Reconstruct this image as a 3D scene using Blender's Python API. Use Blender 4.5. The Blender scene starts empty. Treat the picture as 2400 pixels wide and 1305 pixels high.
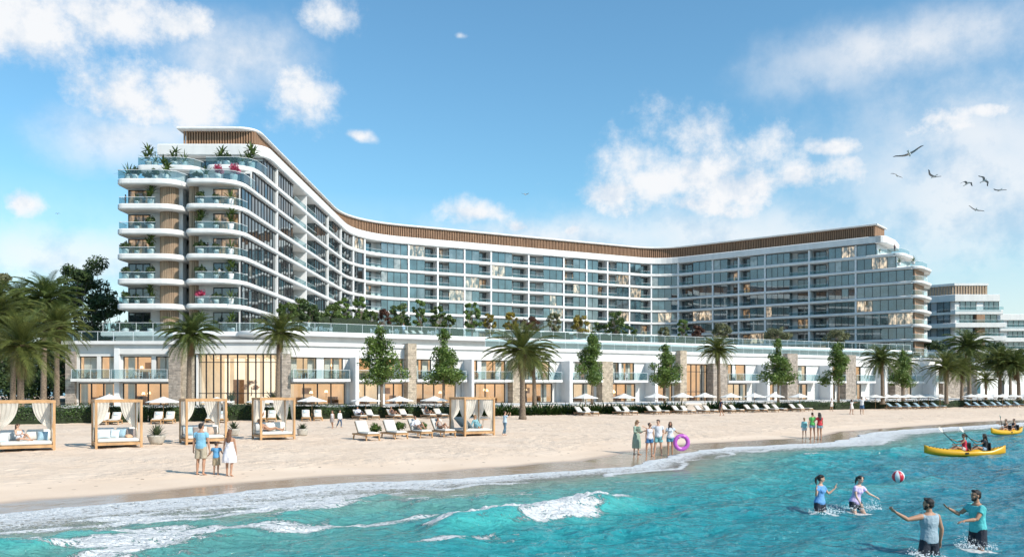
import bpy, bmesh, math, random
import numpy as np
from mathutils import Vector, Matrix
R = math.radians
rnd = random.Random(7)
nrs = np.random.RandomState(11)
sc = bpy.context.scene
COL = sc.collection
# ------------------------------------------------------------------ camera, sky, sun, exposure
H, F, HZ = 3.3, 2000.0, 905.0          # eye height, focal length and horizon row measured in the 2400 px wide photograph
cd = bpy.data.cameras.new('camera'); cam = bpy.data.objects.new('camera', cd); COL.objects.link(cam)
cam.location = (0, 0, H); cam.rotation_euler = (R(90), 0, 0)
cd.sensor_width = 36; cd.lens = 30.0; cd.shift_y = (HZ-652.5)/2400; cd.clip_end = 20000; cd.clip_start = .1
sc.camera = cam
sc.view_settings.view_transform = 'Standard'; sc.view_settings.look = 'None'
sc.view_settings.exposure = 0.3; sc.view_settings.gamma = 1.0; sc.view_settings.use_curve_mapping = False
SUN_DIR = Vector((.61, -.46, .62)).normalized()
sl = bpy.data.lights.new('sun', 'SUN'); sl.energy = 4.2; sl.angle = R(.5); sl.color = (1, .94, .85)
so = bpy.data.objects.new('sun', sl); COL.objects.link(so)
so.rotation_euler = SUN_DIR.to_track_quat('Z', 'Y').to_euler(); so.location = (60, -20, 80)

W = bpy.data.worlds.new('World'); sc.world = W; W.use_nodes = True
def world_sky():
    nt = W.node_tree; nt.nodes.clear(); N = nt.nodes.new; L = nt.links.new
    def math_(op, a, b=None, c=None, clamp=False):
        n = N('ShaderNodeMath'); n.operation = op; n.use_clamp = clamp
        for i, x in enumerate((a, b, c)):
            if x is None: continue
            if isinstance(x, (int, float)): n.inputs[i].default_value = x
            else: L(x, n.inputs[i])
        return n.outputs[0]
    def vmath(op, a, b):
        n = N('ShaderNodeVectorMath'); n.operation = op
        for i, x in enumerate((a, b)):
            if isinstance(x, (tuple, list)): n.inputs[i].default_value = x
            else: L(x, n.inputs[i])
        return n
    sky = N('ShaderNodeTexSky'); sky.sky_type = 'NISHITA'; sky.sun_disc = False
    sky.sun_elevation = math.asin(SUN_DIR.z); sky.sun_rotation = math.atan2(SUN_DIR.x, SUN_DIR.y)
    sky.air_density = 1.2; sky.dust_density = 0.6; sky.ozone_density = 2.2
    bg = N('ShaderNodeBackground'); bg.inputs[1].default_value = .125
    tint = N('ShaderNodeMix'); tint.data_type = 'RGBA'; tint.blend_type = 'MULTIPLY'; tint.inputs[0].default_value = 1
    tint.inputs[7].default_value = (.70, 1.05, 1.13, 1)
    L(sky.outputs[0], tint.inputs[6]); L(tint.outputs[2], bg.inputs[0])
    tc = N('ShaderNodeTexCoord'); sep = N('ShaderNodeSeparateXYZ'); L(tc.outputs['Generated'], sep.inputs[0])
    az = math_('ARCTAN2', sep.outputs[0], sep.outputs[1]); el = math_('ARCSINE', sep.outputs[2])
    cb = N('ShaderNodeCombineXYZ'); L(az, cb.inputs[0]); L(el, cb.inputs[1])
    def noise(scale, det, rough, vec, w=0.0):
        n = N('ShaderNodeTexNoise'); n.inputs['Scale'].default_value = scale; n.inputs['Detail'].default_value = det
        n.inputs['Roughness'].default_value = rough; L(vec, n.inputs['Vector']); return n
    nz = noise(12, 10, .66, cb.outputs[0])
    warp = noise(7, 4, .55, cb.outputs[0])
    wv = vmath('SUBTRACT', warp.outputs['Color'], (.5, .5, .5)); ws = vmath('MULTIPLY', wv.outputs[0], (.10, .07, 0))
    pos = vmath('ADD', cb.outputs[0], ws.outputs[0]).outputs[0]
    def blobs(lst, vec):
        out = None
        for px, py, rx, ry in lst:
            a = math.atan((px-1200)/F); e = math.atan((HZ-py)/math.hypot(F, px-1200))
            k = math.cos(a)
            s = vmath('SUBTRACT', vec, (a, e, 0)); m = vmath('MULTIPLY', s.outputs[0], (F/rx/k**2, F/ry/k, 0))
            ln = N('ShaderNodeVectorMath'); ln.operation = 'LENGTH'; L(m.outputs[0], ln.inputs[0])
            d = math_('SUBTRACT', 1.0, ln.outputs['Value'])
            if out is None: out = d
            else:
                out = math_('SMOOTH_MAX', out, d, .25)
        return out
    puffy = [(40, 40, 260, 110), (270, 30, 200, 80), (420, 40, 110, 60), (300, 215, 190, 120), (450, 210, 150, 110), (700, 215, 120, 95),
             (780, 30, 90, 60), (850, 305, 42, 20), (1080, 84, 20, 12), (50, 465, 90, 45),
             (1620, 300, 130, 100), (1640, 400, 260, 130), (1520, 440, 190, 85), (1740, 430, 220, 95), (1890, 420, 120, 60), (1430, 450, 80, 45), (1640, 480, 240, 60),
             (1120, 500, 110, 46), (1220, 530, 80, 30), (1340, 543, 46, 22), (2200, 300, 150, 70), (2330, 262, 70, 30), (1950, 350, 60, 28)]
    veil = [(2300, 440, 640, 400), (2300, 330, 330, 150), (1700, 560, 700, 160), (300, 320, 330, 110), (150, 600, 500, 140), (2100, 130, 500, 120), (560, 120, 280, 130), (1300, 560, 500, 90)]
    n05 = math_('SUBTRACT', nz.outputs['Fac'], .5)
    dens = math_('ADD', blobs(puffy, pos), math_('MULTIPLY', n05, 2.7))
    mr = N('ShaderNodeMapRange'); mr.interpolation_type = 'SMOOTHSTEP'; L(dens, mr.inputs[0])
    mr.inputs[1].default_value = -.08; mr.inputs[2].default_value = .85; mr.inputs[4].default_value = .97
    vd = math_('ADD', blobs(veil, pos), math_('MULTIPLY', n05, .7))
    mv = N('ShaderNodeMapRange'); mv.interpolation_type = 'SMOOTHSTEP'; L(vd, mv.inputs[0])
    mv.inputs[1].default_value = 0; mv.inputs[2].default_value = 1.0; mv.inputs[4].default_value = .8
    # low clouds thicken towards the horizon
    hz = N('ShaderNodeMapRange'); L(el, hz.inputs[0]); hz.inputs[1].default_value = .22; hz.inputs[2].default_value = .0; hz.inputs[3].default_value = 0; hz.inputs[4].default_value = .8
    cover = math_('MAXIMUM', math_('MAXIMUM', mr.outputs[0], mv.outputs[0]), hz.outputs[0])
    # relief inside the clouds: density difference towards the sun side
    p2 = vmath('ADD', cb.outputs[0], (.014, .016, 0)).outputs[0]
    nz2 = noise(13, 6, .6, p2)
    sh = math_('ADD', math_('MULTIPLY', math_('SUBTRACT', nz.outputs['Fac'], nz2.outputs['Fac']), 2.6), .62, clamp=True)
    cr = N('ShaderNodeValToRGB'); L(sh, cr.inputs[0])
    cr.color_ramp.elements[0].color = (.62, .74, .88, 1); cr.color_ramp.elements[1].color = (.97, .98, 1.0, 1)
    cr.color_ramp.elements[0].position = .1; cr.color_ramp.elements[1].position = .75
    bc = N('ShaderNodeBackground'); L(cr.outputs[0], bc.inputs[0]); bc.inputs[1].default_value = .80
    mx = N('ShaderNodeMixShader'); L(cover, mx.inputs[0]); L(bg.outputs[0], mx.inputs[1]); L(bc.outputs[0], mx.inputs[2])
    out = N('ShaderNodeOutputWorld'); L(mx.outputs[0], out.inputs[0])
    W.cycles.sampling_method = 'MANUAL'; W.cycles.sample_map_resolution = 512
world_sky()
sc.cycles.max_bounces = 6; sc.cycles.diffuse_bounces = 2; sc.cycles.glossy_bounces = 3; sc.cycles.transparent_max_bounces = 14
sc.cycles.transmission_bounces = 3; sc.cycles.caustics_reflective = False; sc.cycles.caustics_refractive = False
sc.cycles.sample_clamp_indirect = 4; sc.cycles.use_denoising = True

# ------------------------------------------------------------------ materials
def mat(name, col, rough=.6, var=.08, scale=3.0, bump=0.0, bscale=None, metal=0.0, spec=.5, stretch=(1, 1, 1), coat=0, emit=None, es=0, det=4, sss=0, sat2=None):
    m = bpy.data.materials.new(name); m.use_nodes = True; nt = m.node_tree; b = nt.nodes['Principled BSDF']
    N = nt.nodes.new; L = nt.links.new
    tc = N('ShaderNodeTexCoord'); mp = N('ShaderNodeMapping'); mp.inputs['Scale'].default_value = stretch; L(tc.outputs['Object'], mp.inputs[0])
    nz = N('ShaderNodeTexNoise'); nz.inputs['Scale'].default_value = scale; nz.inputs['Detail'].default_value = det; L(mp.outputs[0], nz.inputs['Vector'])
    r = N('ShaderNodeValToRGB'); L(nz.outputs['Fac'], r.inputs[0])
    c2 = sat2 or tuple(min(1, c*(1+var)) for c in col); c1 = tuple(c*(1-var) for c in col)
    r.color_ramp.elements[0].color = (*c1, 1); r.color_ramp.elements[1].color = (*c2, 1)
    r.color_ramp.elements[0].position = .3; r.color_ramp.elements[1].position = .7
    L(r.outputs[0], b.inputs['Base Color'])
    b.inputs['Roughness'].default_value = rough; b.inputs['Metallic'].default_value = metal; b.inputs['Specular IOR Level'].default_value = spec
    b.inputs['Coat Weight'].default_value = coat
    if emit: b.inputs['Emission Color'].default_value = (*emit, 1); b.inputs['Emission Strength'].default_value = es
    if bump:
        n2 = N('ShaderNodeTexNoise'); n2.inputs['Scale'].default_value = bscale or scale*4; n2.inputs['Detail'].default_value = 5; L(mp.outputs[0], n2.inputs['Vector'])
        bp = N('ShaderNodeBump'); bp.inputs['Strength'].default_value = bump; bp.inputs['Distance'].default_value = .05
        L(n2.outputs['Fac'], bp.inputs['Height']); L(bp.outputs[0], b.inputs['Normal'])
    return m
def leafmat(name, c1, c2, trans=.25, rough=.5):
    m = bpy.data.materials.new(name); m.use_nodes = True; nt = m.node_tree; b = nt.nodes['Principled BSDF']; N = nt.nodes.new; L = nt.links.new
    g = N('ShaderNodeNewGeometry'); r = N('ShaderNodeValToRGB'); L(g.outputs['Random Per Island'], r.inputs[0])
    r.color_ramp.elements[0].color = (*c1, 1); r.color_ramp.elements[1].color = (*c2, 1)
    tc = N('ShaderNodeTexCoord'); nz = N('ShaderNodeTexNoise'); nz.inputs['Scale'].default_value = .9; nz.inputs['Detail'].default_value = 2; L(tc.outputs['Object'], nz.inputs['Vector'])
    mr = N('ShaderNodeMapRange'); L(nz.outputs['Fac'], mr.inputs[0]); mr.inputs[1].default_value = .3; mr.inputs[2].default_value = .7; mr.inputs[3].default_value = .7; mr.inputs[4].default_value = 1.3
    mx = N('ShaderNodeVectorMath'); mx.operation = 'SCALE'; L(r.outputs[0], mx.inputs[0]); L(mr.outputs[0], mx.inputs['Scale'])
    L(mx.outputs[0], b.inputs['Base Color']); b.inputs['Roughness'].default_value = rough; b.inputs['Specular IOR Level'].default_value = .35
    t = N('ShaderNodeBsdfTranslucent'); L(mx.outputs[0], t.inputs[0])
    ms = N('ShaderNodeMixShader'); ms.inputs[0].default_value = trans; L(b.outputs[0], ms.inputs[1]); L(t.outputs[0], ms.inputs[2])
    L(ms.outputs[0], nt.nodes['Material Output'].inputs[0])
    return m
def glassmat(name, tint, gloss=.2, opac=0.0, ocol=(.1, .2, .22)):
    """thin sheet glass: see-through tint + mirror part (+ opaque share)"""
    m = bpy.data.materials.new(name); m.use_nodes = True; nt = m.node_tree; nt.nodes.remove(nt.nodes['Principled BSDF']); N = nt.nodes.new; L = nt.links.new
    t = N('ShaderNodeBsdfTransparent'); t.inputs[0].default_value = (*tint, 1)
    g = N('ShaderNodeBsdfGlossy'); g.inputs['Roughness'].default_value = .03; g.inputs[0].default_value = (.92, .97, .97, 1)
    lw = N('ShaderNodeLayerWeight'); lw.inputs[0].default_value = .35
    a = N('ShaderNodeMath'); a.operation = 'ADD'; a.use_clamp = True; L(lw.outputs['Fresnel'], a.inputs[0]); a.inputs[1].default_value = gloss-.06
    ge = N('ShaderNodeNewGeometry'); iv = N('ShaderNodeMath'); iv.operation = 'SUBTRACT'; iv.inputs[0].default_value = 1; L(ge.outputs['Backfacing'], iv.inputs[1])   # the mirror part sits on the outer face of the sheet only
    a2 = N('ShaderNodeMath'); a2.operation = 'MULTIPLY'; L(a.outputs[0], a2.inputs[0]); L(iv.outputs[0], a2.inputs[1]); a = a2
    ms = N('ShaderNodeMixShader'); L(a.outputs[0], ms.inputs[0]); L(g.outputs[0], ms.inputs[2])
    if opac:
        d = N('ShaderNodeBsdfDiffuse'); d.inputs[0].default_value = (*ocol, 1)
        m2 = N('ShaderNodeMixShader'); m2.inputs[0].default_value = opac; L(t.outputs[0], m2.inputs[1]); L(d.outputs[0], m2.inputs[2]); L(m2.outputs[0], ms.inputs[1])
    else: L(t.outputs[0], ms.inputs[1])
    L(ms.outputs[0], nt.nodes['Material Output'].inputs[0])
    return m
def panemat(name, col, gloss=.3, lit=None, ls=0.0):
    """opaque dark facade pane: room gloom behind a reflecting sheet; lit ones show a warm room"""
    m = bpy.data.materials.new(name); m.use_nodes = True; nt = m.node_tree; nt.nodes.remove(nt.nodes['Principled BSDF']); N = nt.nodes.new; L = nt.links.new
    d = N('ShaderNodeBsdfDiffuse')
    tc = N('ShaderNodeTexCoord'); nz = N('ShaderNodeTexNoise'); nz.inputs['Scale'].default_value = .55; nz.inputs['Detail'].default_value = 3; L(tc.outputs['Object'], nz.inputs['Vector'])
    r = N('ShaderNodeValToRGB'); L(nz.outputs['Fac'], r.inputs[0]); r.color_ramp.elements[0].position = .35; r.color_ramp.elements[1].position = .68
    r.color_ramp.elements[0].color = (*[c*.45 for c in col], 1); r.color_ramp.elements[1].color = (*[c*1.5 for c in col], 1); L(r.outputs[0], d.inputs[0])
    base = d.outputs[0]
    if lit:
        e = N('ShaderNodeEmission'); n2 = N('ShaderNodeTexNoise'); mp2 = N('ShaderNodeMapping'); mp2.inputs['Scale'].default_value = (1.5, 1.5, .75); L(tc.outputs['Object'], mp2.inputs[0]); n2.inputs['Scale'].default_value = 1.0; n2.inputs['Detail'].default_value = 5; L(mp2.outputs[0], n2.inputs['Vector'])
        r2 = N('ShaderNodeValToRGB'); L(n2.outputs['Fac'], r2.inputs[0]); r2.color_ramp.elements[0].position = .44; r2.color_ramp.elements[1].position = .68
        r2.color_ramp.elements[0].color = (*[c*.07 for c in lit], 1); r2.color_ramp.elements[1].color = (*lit, 1)
        L(r2.outputs[0], e.inputs[0]); e.inputs[1].default_value = ls
        ad = N('ShaderNodeAddShader'); L(d.outputs[0], ad.inputs[0]); L(e.outputs[0], ad.inputs[1]); base = ad.outputs[0]
    g = N('ShaderNodeBsdfGlossy'); g.inputs['Roughness'].default_value = .02; g.inputs[0].default_value = (.86, .94, .96, 1)
    lw = N('ShaderNodeLayerWeight'); lw.inputs[0].default_value = .3
    a = N('ShaderNodeMath'); a.operation = 'ADD'; a.use_clamp = True; L(lw.outputs['Fresnel'], a.inputs[0]); a.inputs[1].default_value = gloss
    ms = N('ShaderNodeMixShader'); L(a.outputs[0], ms.inputs[0]); L(base, ms.inputs[1]); L(g.outputs[0], ms.inputs[2])
    L(ms.outputs[0], nt.nodes['Material Output'].inputs[0])
    return m
def stonemat(name, c1, c2, mortar, sx=1.0, sz=1.0):
    m = bpy.data.materials.new(name); m.use_nodes = True; nt = m.node_tree; b = nt.nodes['Principled BSDF']; N = nt.nodes.new; L = nt.links.new
    tc = N('ShaderNodeTexCoord'); s = N('ShaderNodeSeparateXYZ'); L(tc.outputs['Object'], s.inputs[0])
    a = N('ShaderNodeMath'); a.operation = 'MULTIPLY'; L(s.outputs[1], a.inputs[0]); a.inputs[1].default_value = .6
    a2 = N('ShaderNodeMath'); L(s.outputs[0], a2.inputs[0]); L(a.outputs[0], a2.inputs[1])
    c = N('ShaderNodeCombineXYZ'); L(a2.outputs[0], c.inputs[0]); L(s.outputs[2], c.inputs[1])
    br = N('ShaderNodeTexBrick'); L(c.outputs[0], br.inputs['Vector']); br.inputs['Scale'].default_value = 1.0
    br.inputs['Brick Width'].default_value = .62*sx; br.inputs['Row Height'].default_value = .24*sz; br.inputs['Mortar Size'].default_value = .018
    br.inputs['Color1'].default_value = (*c1, 1); br.inputs['Color2'].default_value = (*c2, 1); br.inputs['Mortar'].default_value = (*mortar, 1); br.inputs['Bias'].default_value = -.1
    br.offset = .37; br.squash = .7; br.squash_frequency = 3
    nz = N('ShaderNodeTexNoise'); nz.inputs['Scale'].default_value = 2.2; nz.inputs['Detail'].default_value = 6; L(tc.outputs['Object'], nz.inputs['Vector'])
    mx = N('ShaderNodeMix'); mx.data_type = 'RGBA'; mx.blend_type = 'OVERLAY'; mx.inputs[0].default_value = .7; L(br.outputs[0], mx.inputs[6]); L(nz.outputs['Fac'], mx.inputs[7])
    L(mx.outputs[2], b.inputs['Base Color']); b.inputs['Roughness'].default_value = .85
    bp = N('ShaderNodeBump'); bp.inputs['Strength'].default_value = .8; bp.inputs['Distance'].default_value = .06
    L(br.outputs['Fac'], bp.inputs['Height']); bp.invert = True; L(bp.outputs[0], b.inputs['Normal'])
    return m
M = {}
M['white'] = mat('white_render', (.72, .70, .67), .7, .06, .9, .08, 6, stretch=(1, 1, .22))
M['fin'] = mat('white_pier', (.76, .75, .735), .7, .04, .6, .08, 6)
M['ceil'] = mat('soffit', (.72, .70, .66), .8, .03, .7)
M['wood'] = mat('cedar_slats', (.33, .19, .11), .6, .30, 2.0, .2, 9, stretch=(2, 2, .15))
M['woodbase'] = mat('cedar_backing', (.13, .075, .042), .8, .2, 2.0)
M['wood_pale'] = mat('pale_timber_slats', (.40, .285, .19), .65, .22, 2.0, .2, 9, stretch=(2, 2, .15))
M['teak'] = mat('teak', (.47, .27, .125), .55, .25, 3.0, .15, 14, stretch=(1, 1, .3))
M['teak_dark'] = mat('weathered_teak', (.33, .20, .115), .6, .25, 3.0, .15, 14)
M['frame'] = mat('dark_window_frame', (.018, .018, .02), .45, .1)
M['door'] = panemat('balcony_door_glass', (.03, .042, .048), .12)
M['door_lit'] = panemat('balcony_door_lit', (.06, .045, .03), .07, (1, .62, .32), .55)
M['p0'] = panemat('pane_teal', (.045, .085, .10), .16)
M['p1'] = panemat('pane_deep_teal', (.024, .056, .07), .16)
M['p2'] = panemat('pane_grey', (.085, .105, .115), .17)
M['p3'] = panemat('pane_curtain', (.26, .26, .245), .14)
M['pb0'] = panemat('pane_bronze', (.030, .026, .024), .15); M['pb1'] = panemat('pane_dark_bronze', (.016, .017, .018), .20)
M['pl'] = panemat('pane_lit', (.05, .075, .08), .15, (1, .74, .48), 1.05)
M['rail'] = glassmat('railing_glass', (.76, .86, .88), .085, .05, (.20, .30, .32))
M['clear'] = glassmat('shop_glass', (.94, .96, .96), .10)
M['warmwall'] = mat('warm_glowing_wall', (.62, .45, .29), .8, .25, .5, emit=(1, .62, .34), es=.42)  # the wall itself glows, standing in for lamplight in the room
M['warmwall2'] = mat('pale_glowing_wall', (.60, .52, .42), .8, .2, .6, emit=(1, .74, .48), es=.45)  # self-glowing walls and ceilings, lamplight put into the material
M['lobbywall'] = mat('glowing_lobby_wall', (.66, .58, .47), .8, .22, .7, emit=(1, .82, .62), es=.95)  # wall emits on its own to make the lobby look lit
M['dimwall'] = mat('dim_glowing_wall', (.34, .29, .24), .8, .35, .5, emit=(1, .66, .4), es=.13)  # faint glow of its own in place of weak room light
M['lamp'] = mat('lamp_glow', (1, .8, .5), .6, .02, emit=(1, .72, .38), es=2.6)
M['curtain'] = mat('sheer_curtain', (.70, .66, .58), .85, .12, 2.0, .3, 5, stretch=(3, 3, .05))
M['gauze'] = leafmat('gauze', (.76, .70, .61), (.80, .74, .65), .45, .9)
M['roomfloor'] = mat('room_floor', (.30, .22, .15), .5, .2)
M['stone'] = stonemat('warm_stone', (.54, .44, .325), (.38, .31, .235), (.34, .28, .22), .8, 1.0)
M['stone2'] = stonemat('grey_stone', (.46, .38, .31), (.31, .265, .225), (.22, .19, .165), 1.15, .8)
M['cushion'] = mat('cream_canvas', (.68, .635, .565), .9, .04, 4, .15, 60)
M['cushion_b'] = mat('blue_grey_canvas', (.27, .37, .42), .9, .08, 4, .15, 60)
M['greyc'] = mat('light_grey_canvas', (.52, .52, .51), .9, .06, 4, .15, 60)
M['umb'] = mat('umbrella_canvas', (.74, .70, .64), .85, .03, 3, .05, 40)
M['metal'] = mat('white_metal', (.72, .73, .73), .4, .04)
M['darkmetal'] = mat('dark_metal', (.09, .10, .11), .45, .1)
M['pot'] = mat('stone_pot', (.47, .43, .37), .85, .18, 5, .25, 25)
M['potw'] = mat('white_pot', (.72, .71, .69), .6, .05, 5)
M['bark'] = mat('grey_bark', (.20, .155, .115), .9, .35, 3, .6, 12, stretch=(3, 3, .6))
M['palmbark'] = mat('palm_bark', (.19, .14, .098), .9, .45, 7, .9, 9, stretch=(1, 1, 2.2))
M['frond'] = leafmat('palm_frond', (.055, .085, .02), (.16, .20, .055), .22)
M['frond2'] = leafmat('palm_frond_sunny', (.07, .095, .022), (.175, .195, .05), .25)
M['dry'] = leafmat('dry_frond', (.12, .075, .038), (.27, .175, .09), .1, .8)
M['leaf'] = leafmat('tree_leaf', (.060, .115, .022), (.19, .27, .065), .32)
M['leafdark'] = leafmat('dark_leaf', (.026, .05, .016), (.085, .125, .038), .2)
M['leafhedge'] = leafmat('hedge_leaf', (.022, .05, .012), (.075, .125, .03), .2, .4)
M['leafdeck'] = leafmat('terrace_leaf', (.045, .085, .02), (.16, .21, .055), .25)
M['leafolive'] = leafmat('olive_leaf', (.10, .115, .055), (.23, .225, .11), .25)
M['leafyellow'] = leafmat('yellowing_leaf', (.18, .14, .025), (.36, .28, .05), .25)
M['leafred'] = leafmat('dark_red_leaf', (.07, .03, .022), (.16, .075, .045), .25)
M['leafpink'] = leafmat('bougainvillea', (.45, .035, .10), (.70, .12, .22), .3)
M['agave'] = leafmat('agave_leaf', (.05, .075, .04), (.14, .17, .085), .12)
M['soil'] = mat('dark_soil', (.05, .04, .03), .95, .3)
M['hedgecore'] = mat('hedge_twigs', (.018, .028, .010), .95, .5, 4)
M['pavers'] = mat('pale_paving', (.60, .58, .55), .8, .06, 1.0)

# ------------------------------------------------------------------ helpers
def gp(px, py, z=.2):
    Y = F*(H-z)/(py-HZ); return Vector(((px-1200)/F*Y, Y, z))
def dp(px, Y, z=0.0): return Vector(((px-1200)/F*Y, Y, z))
def zp(py, Y): return H+(HZ-py)*Y/F
def rotz(v, a): c, s = math.cos(a), math.sin(a); return Vector((v[0]*c-v[1]*s, v[0]*s+v[1]*c, v[2]))
class MB:
    def __init__(s): s.v, s.f, s.m = [], [], []
    def add(s, vs, fs, mi=0):
        o = len(s.v); s.v += [tuple(x) for x in vs]; s.f += [tuple(i+o for i in f) for f in fs]; s.m += [mi]*len(fs)
    def box(s, x0, x1, y0, y1, z0, z1, mi=0, T=None):
        vs = [(x, y, z) for z in (z0, z1) for (x, y) in ((x0, y0), (x1, y0), (x1, y1), (x0, y1))]
        if T: vs = [T(*p) for p in vs]
        s.add(vs, [(3, 2, 1, 0), (4, 5, 6, 7), (0, 1, 5, 4), (1, 2, 6, 5), (2, 3, 7, 6), (3, 0, 4, 7)], mi)
    def bar(s, a, b, w, h=None, mi=0, up=(0, 0, 1)):
        a, b = Vector(a), Vector(b); d = (b-a).normalized(); h = h or w
        sd = d.cross(Vector(up)); sd = sd.normalized() if sd.length > 1e-4 else Vector((1, 0, 0)); u = d.cross(sd)
        vs = [p+sd*(i*w/2)+u*(j*h/2) for p in (a, b) for (i, j) in ((-1, -1), (1, -1), (1, 1), (-1, 1))]
        s.add(vs, [(3, 2, 1, 0), (4, 5, 6, 7), (0, 1, 5, 4), (1, 2, 6, 5), (2, 3, 7, 6), (3, 0, 4, 7)], mi)
    def prism(s, poly, z0, z1, mi=0, r=0.0):
        n = len(poly)
        if r: rings = [(offs(poly, -r), z0), (poly, z0+r), (poly, z1-r), (offs(poly, -r), z1)]
        else: rings = [(poly, z0), (poly, z1)]
        vs = [(p[0], p[1], z) for pl, z in rings for p in pl]; k = len(rings)
        fs = [tuple(range(n-1, -1, -1)), tuple((k-1)*n+i for i in range(n))]
        for j in range(k-1):
            fs += [(j*n+i, j*n+(i+1) % n, (j+1)*n+(i+1) % n, (j+1)*n+i) for i in range(n)]
        s.add(vs, fs, mi)
    def ring_loft(s, rings, mi=0, cap=True):
        n = len(rings[0]); k = len(rings); vs = [p for r_ in rings for p in r_]
        fs = [(j*n+i, j*n+(i+1) % n, (j+1)*n+(i+1) % n, (j+1)*n+i) for j in range(k-1) for i in range(n)]
        if cap: fs += [tuple(range(n-1, -1, -1)), tuple((k-1)*n+i for i in range(n))]
        s.add(vs, fs, mi)
    def tube(s, pts, rad, n=8, mi=0, ref=(.3, .9, .2)):
        pts = [Vector(p) for p in pts]; rings = []
        if not isinstance(rad, (list, tuple)): rad = [rad]*len(pts)
        for i, p in enumerate(pts):
            d = (pts[min(i+1, len(pts)-1)]-pts[max(i-1, 0)]).normalized()
            a = d.cross(Vector(ref)); a = a.normalized() if a.length > 1e-3 else d.orthogonal().normalized(); b = d.cross(a)
            rr = rad[i]; ra, rb = rr if isinstance(rr, tuple) else (rr, rr)
            rings.append([p+a*(math.cos(t)*ra)+b*(math.sin(t)*rb) for t in [2*math.pi*k/n for k in range(n)]])
        s.ring_loft(rings, mi)
    def lathe(s, prof, n=16, c=(0, 0, 0), mi=0, cap=True):
        s.ring_loft([[(c[0]+r_*math.cos(2*math.pi*k/n), c[1]+r_*math.sin(2*math.pi*k/n), c[2]+z) for k in range(n)] for r_, z in prof], mi, cap)
    def ell(s, c, r_, ax=None, n=12, k=8, mi=0):
        c = Vector(c); X, Y, Z = ax if ax else (Vector((1, 0, 0)), Vector((0, 1, 0)), Vector((0, 0, 1)))
        rings = []
        for j in range(1, k):
            t = math.pi*j/k
            rings.append([c+X*(r_[0]*math.sin(t)*math.cos(2*math.pi*i/n))+Y*(r_[1]*math.sin(t)*math.sin(2*math.pi*i/n))-Z*(r_[2]*math.cos(t)) for i in range(n)])
        o = len(s.v); s.ring_loft(rings, mi, False)
        s.v += [tuple(c-Z*r_[2]), tuple(c+Z*r_[2])]; b, t = len(s.v)-2, len(s.v)-1; q = o+(k-2)*n
        for i in range(n):
            s.f.append((b, o+(i+1) % n, o+i)); s.f.append((t, q+i, q+(i+1) % n)); s.m += [mi, mi]
    def build(s, name, mats, parent=None, smooth=False, org=None):
        me = bpy.data.meshes.new(name)
        o3 = org if org is not None else (parent.location if parent is not None and parent.get('world') else None)
        vs = s.v if o3 is None else [(a-o3[0], b-o3[1], c-o3[2]) for a, b, c in s.v]
        me.from_pydata(vs, [], s.f)
        if not isinstance(mats, (list, tuple)): mats = [mats]
        for m in mats: me.materials.append(m)
        if len(mats) > 1: me.polygons.foreach_set('material_index', s.m)
        if smooth: me.polygons.foreach_set('use_smooth', [True]*len(me.polygons))
        ob = bpy.data.objects.new(name, me); COL.objects.link(ob)
        if org is not None and parent is None: ob.location = org
        if parent is not None: ob.parent = parent
        return ob
def offs(poly, d):
    """offset a CCW polygon outwards by d"""
    n = len(poly); out = []
    for i in range(n):
        p0, p1, p2 = Vector(poly[i-1][:2]), Vector(poly[i][:2]), Vector(poly[(i+1) % n][:2])
        e1, e2 = (p1-p0), (p2-p1)
        if e1.length < 1e-6: e1 = e2
        if e2.length < 1e-6: e2 = e1
        n1 = Vector((e1.y, -e1.x)).normalized(); n2 = Vector((e2.y, -e2.x)).normalized(); b = n1+n2
        b = b.normalized() if b.length > .2 else n1
        out.append(tuple(p1+b*(d/max(.5, b.dot(n1)))))
    return out
def rounded(poly, rad, seg=7):
    n = len(poly); out = []
    for i in range(n):
        r_ = rad[i] if isinstance(rad, (list, tuple)) else rad
        p0, p1, p2 = Vector(poly[i-1]), Vector(poly[i]), Vector(poly[(i+1) % n])
        if r_ < .01: out.append(tuple(p1)); continue
        a = p1+(p0-p1).normalized()*r_; b = p1+(p2-p1).normalized()*r_
        for k in range(seg+1):
            t = k/seg; out.append(tuple(a*(1-t)**2+p1*2*t*(1-t)+b*t*t))
    return out
def tag(o, label, cat, group=None):
    o['label'] = label; o['category'] = cat
    if group: o['group'] = group
    return o
def thing(name, label, cat, loc=(0, 0, 0), rz=0.0, group=None, world=False):
    o = bpy.data.objects.new(name, None); COL.objects.link(o); o.empty_display_size = .2
    o.location = loc; o.rotation_euler = (0, 0, rz); tag(o, label, cat, group)
    if world: o['world'] = 1
    return o
def copy_tree(o, parent=None):
    c = o.copy(); COL.objects.link(c)
    if parent is not None: c.parent = parent
    for ch in list(o.children): copy_tree(ch, c)
    return c
def dup(o, loc, rz=0.0, label=None, s=None, group=None):
    c = copy_tree(o); c.location = loc; c.rotation_euler = (0, 0, rz)
    if label: c['label'] = label
    if group: c['group'] = group
    if s: c.scale = (s, s, s) if not isinstance(s, (tuple, list)) else s
    return c
def struct(o): o['kind'] = 'structure'; return o
ORD = ('first second third fourth fifth sixth seventh eighth ninth tenth eleventh twelfth thirteenth fourteenth fifteenth sixteenth seventeenth eighteenth nineteenth twentieth '
       'twenty-first twenty-second twenty-third twenty-fourth twenty-fifth twenty-sixth twenty-seventh twenty-eighth twenty-ninth thirtieth thirty-first thirty-second thirty-third '
       'thirty-fourth thirty-fifth thirty-sixth thirty-seventh thirty-eighth thirty-ninth fortieth').split()
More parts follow.
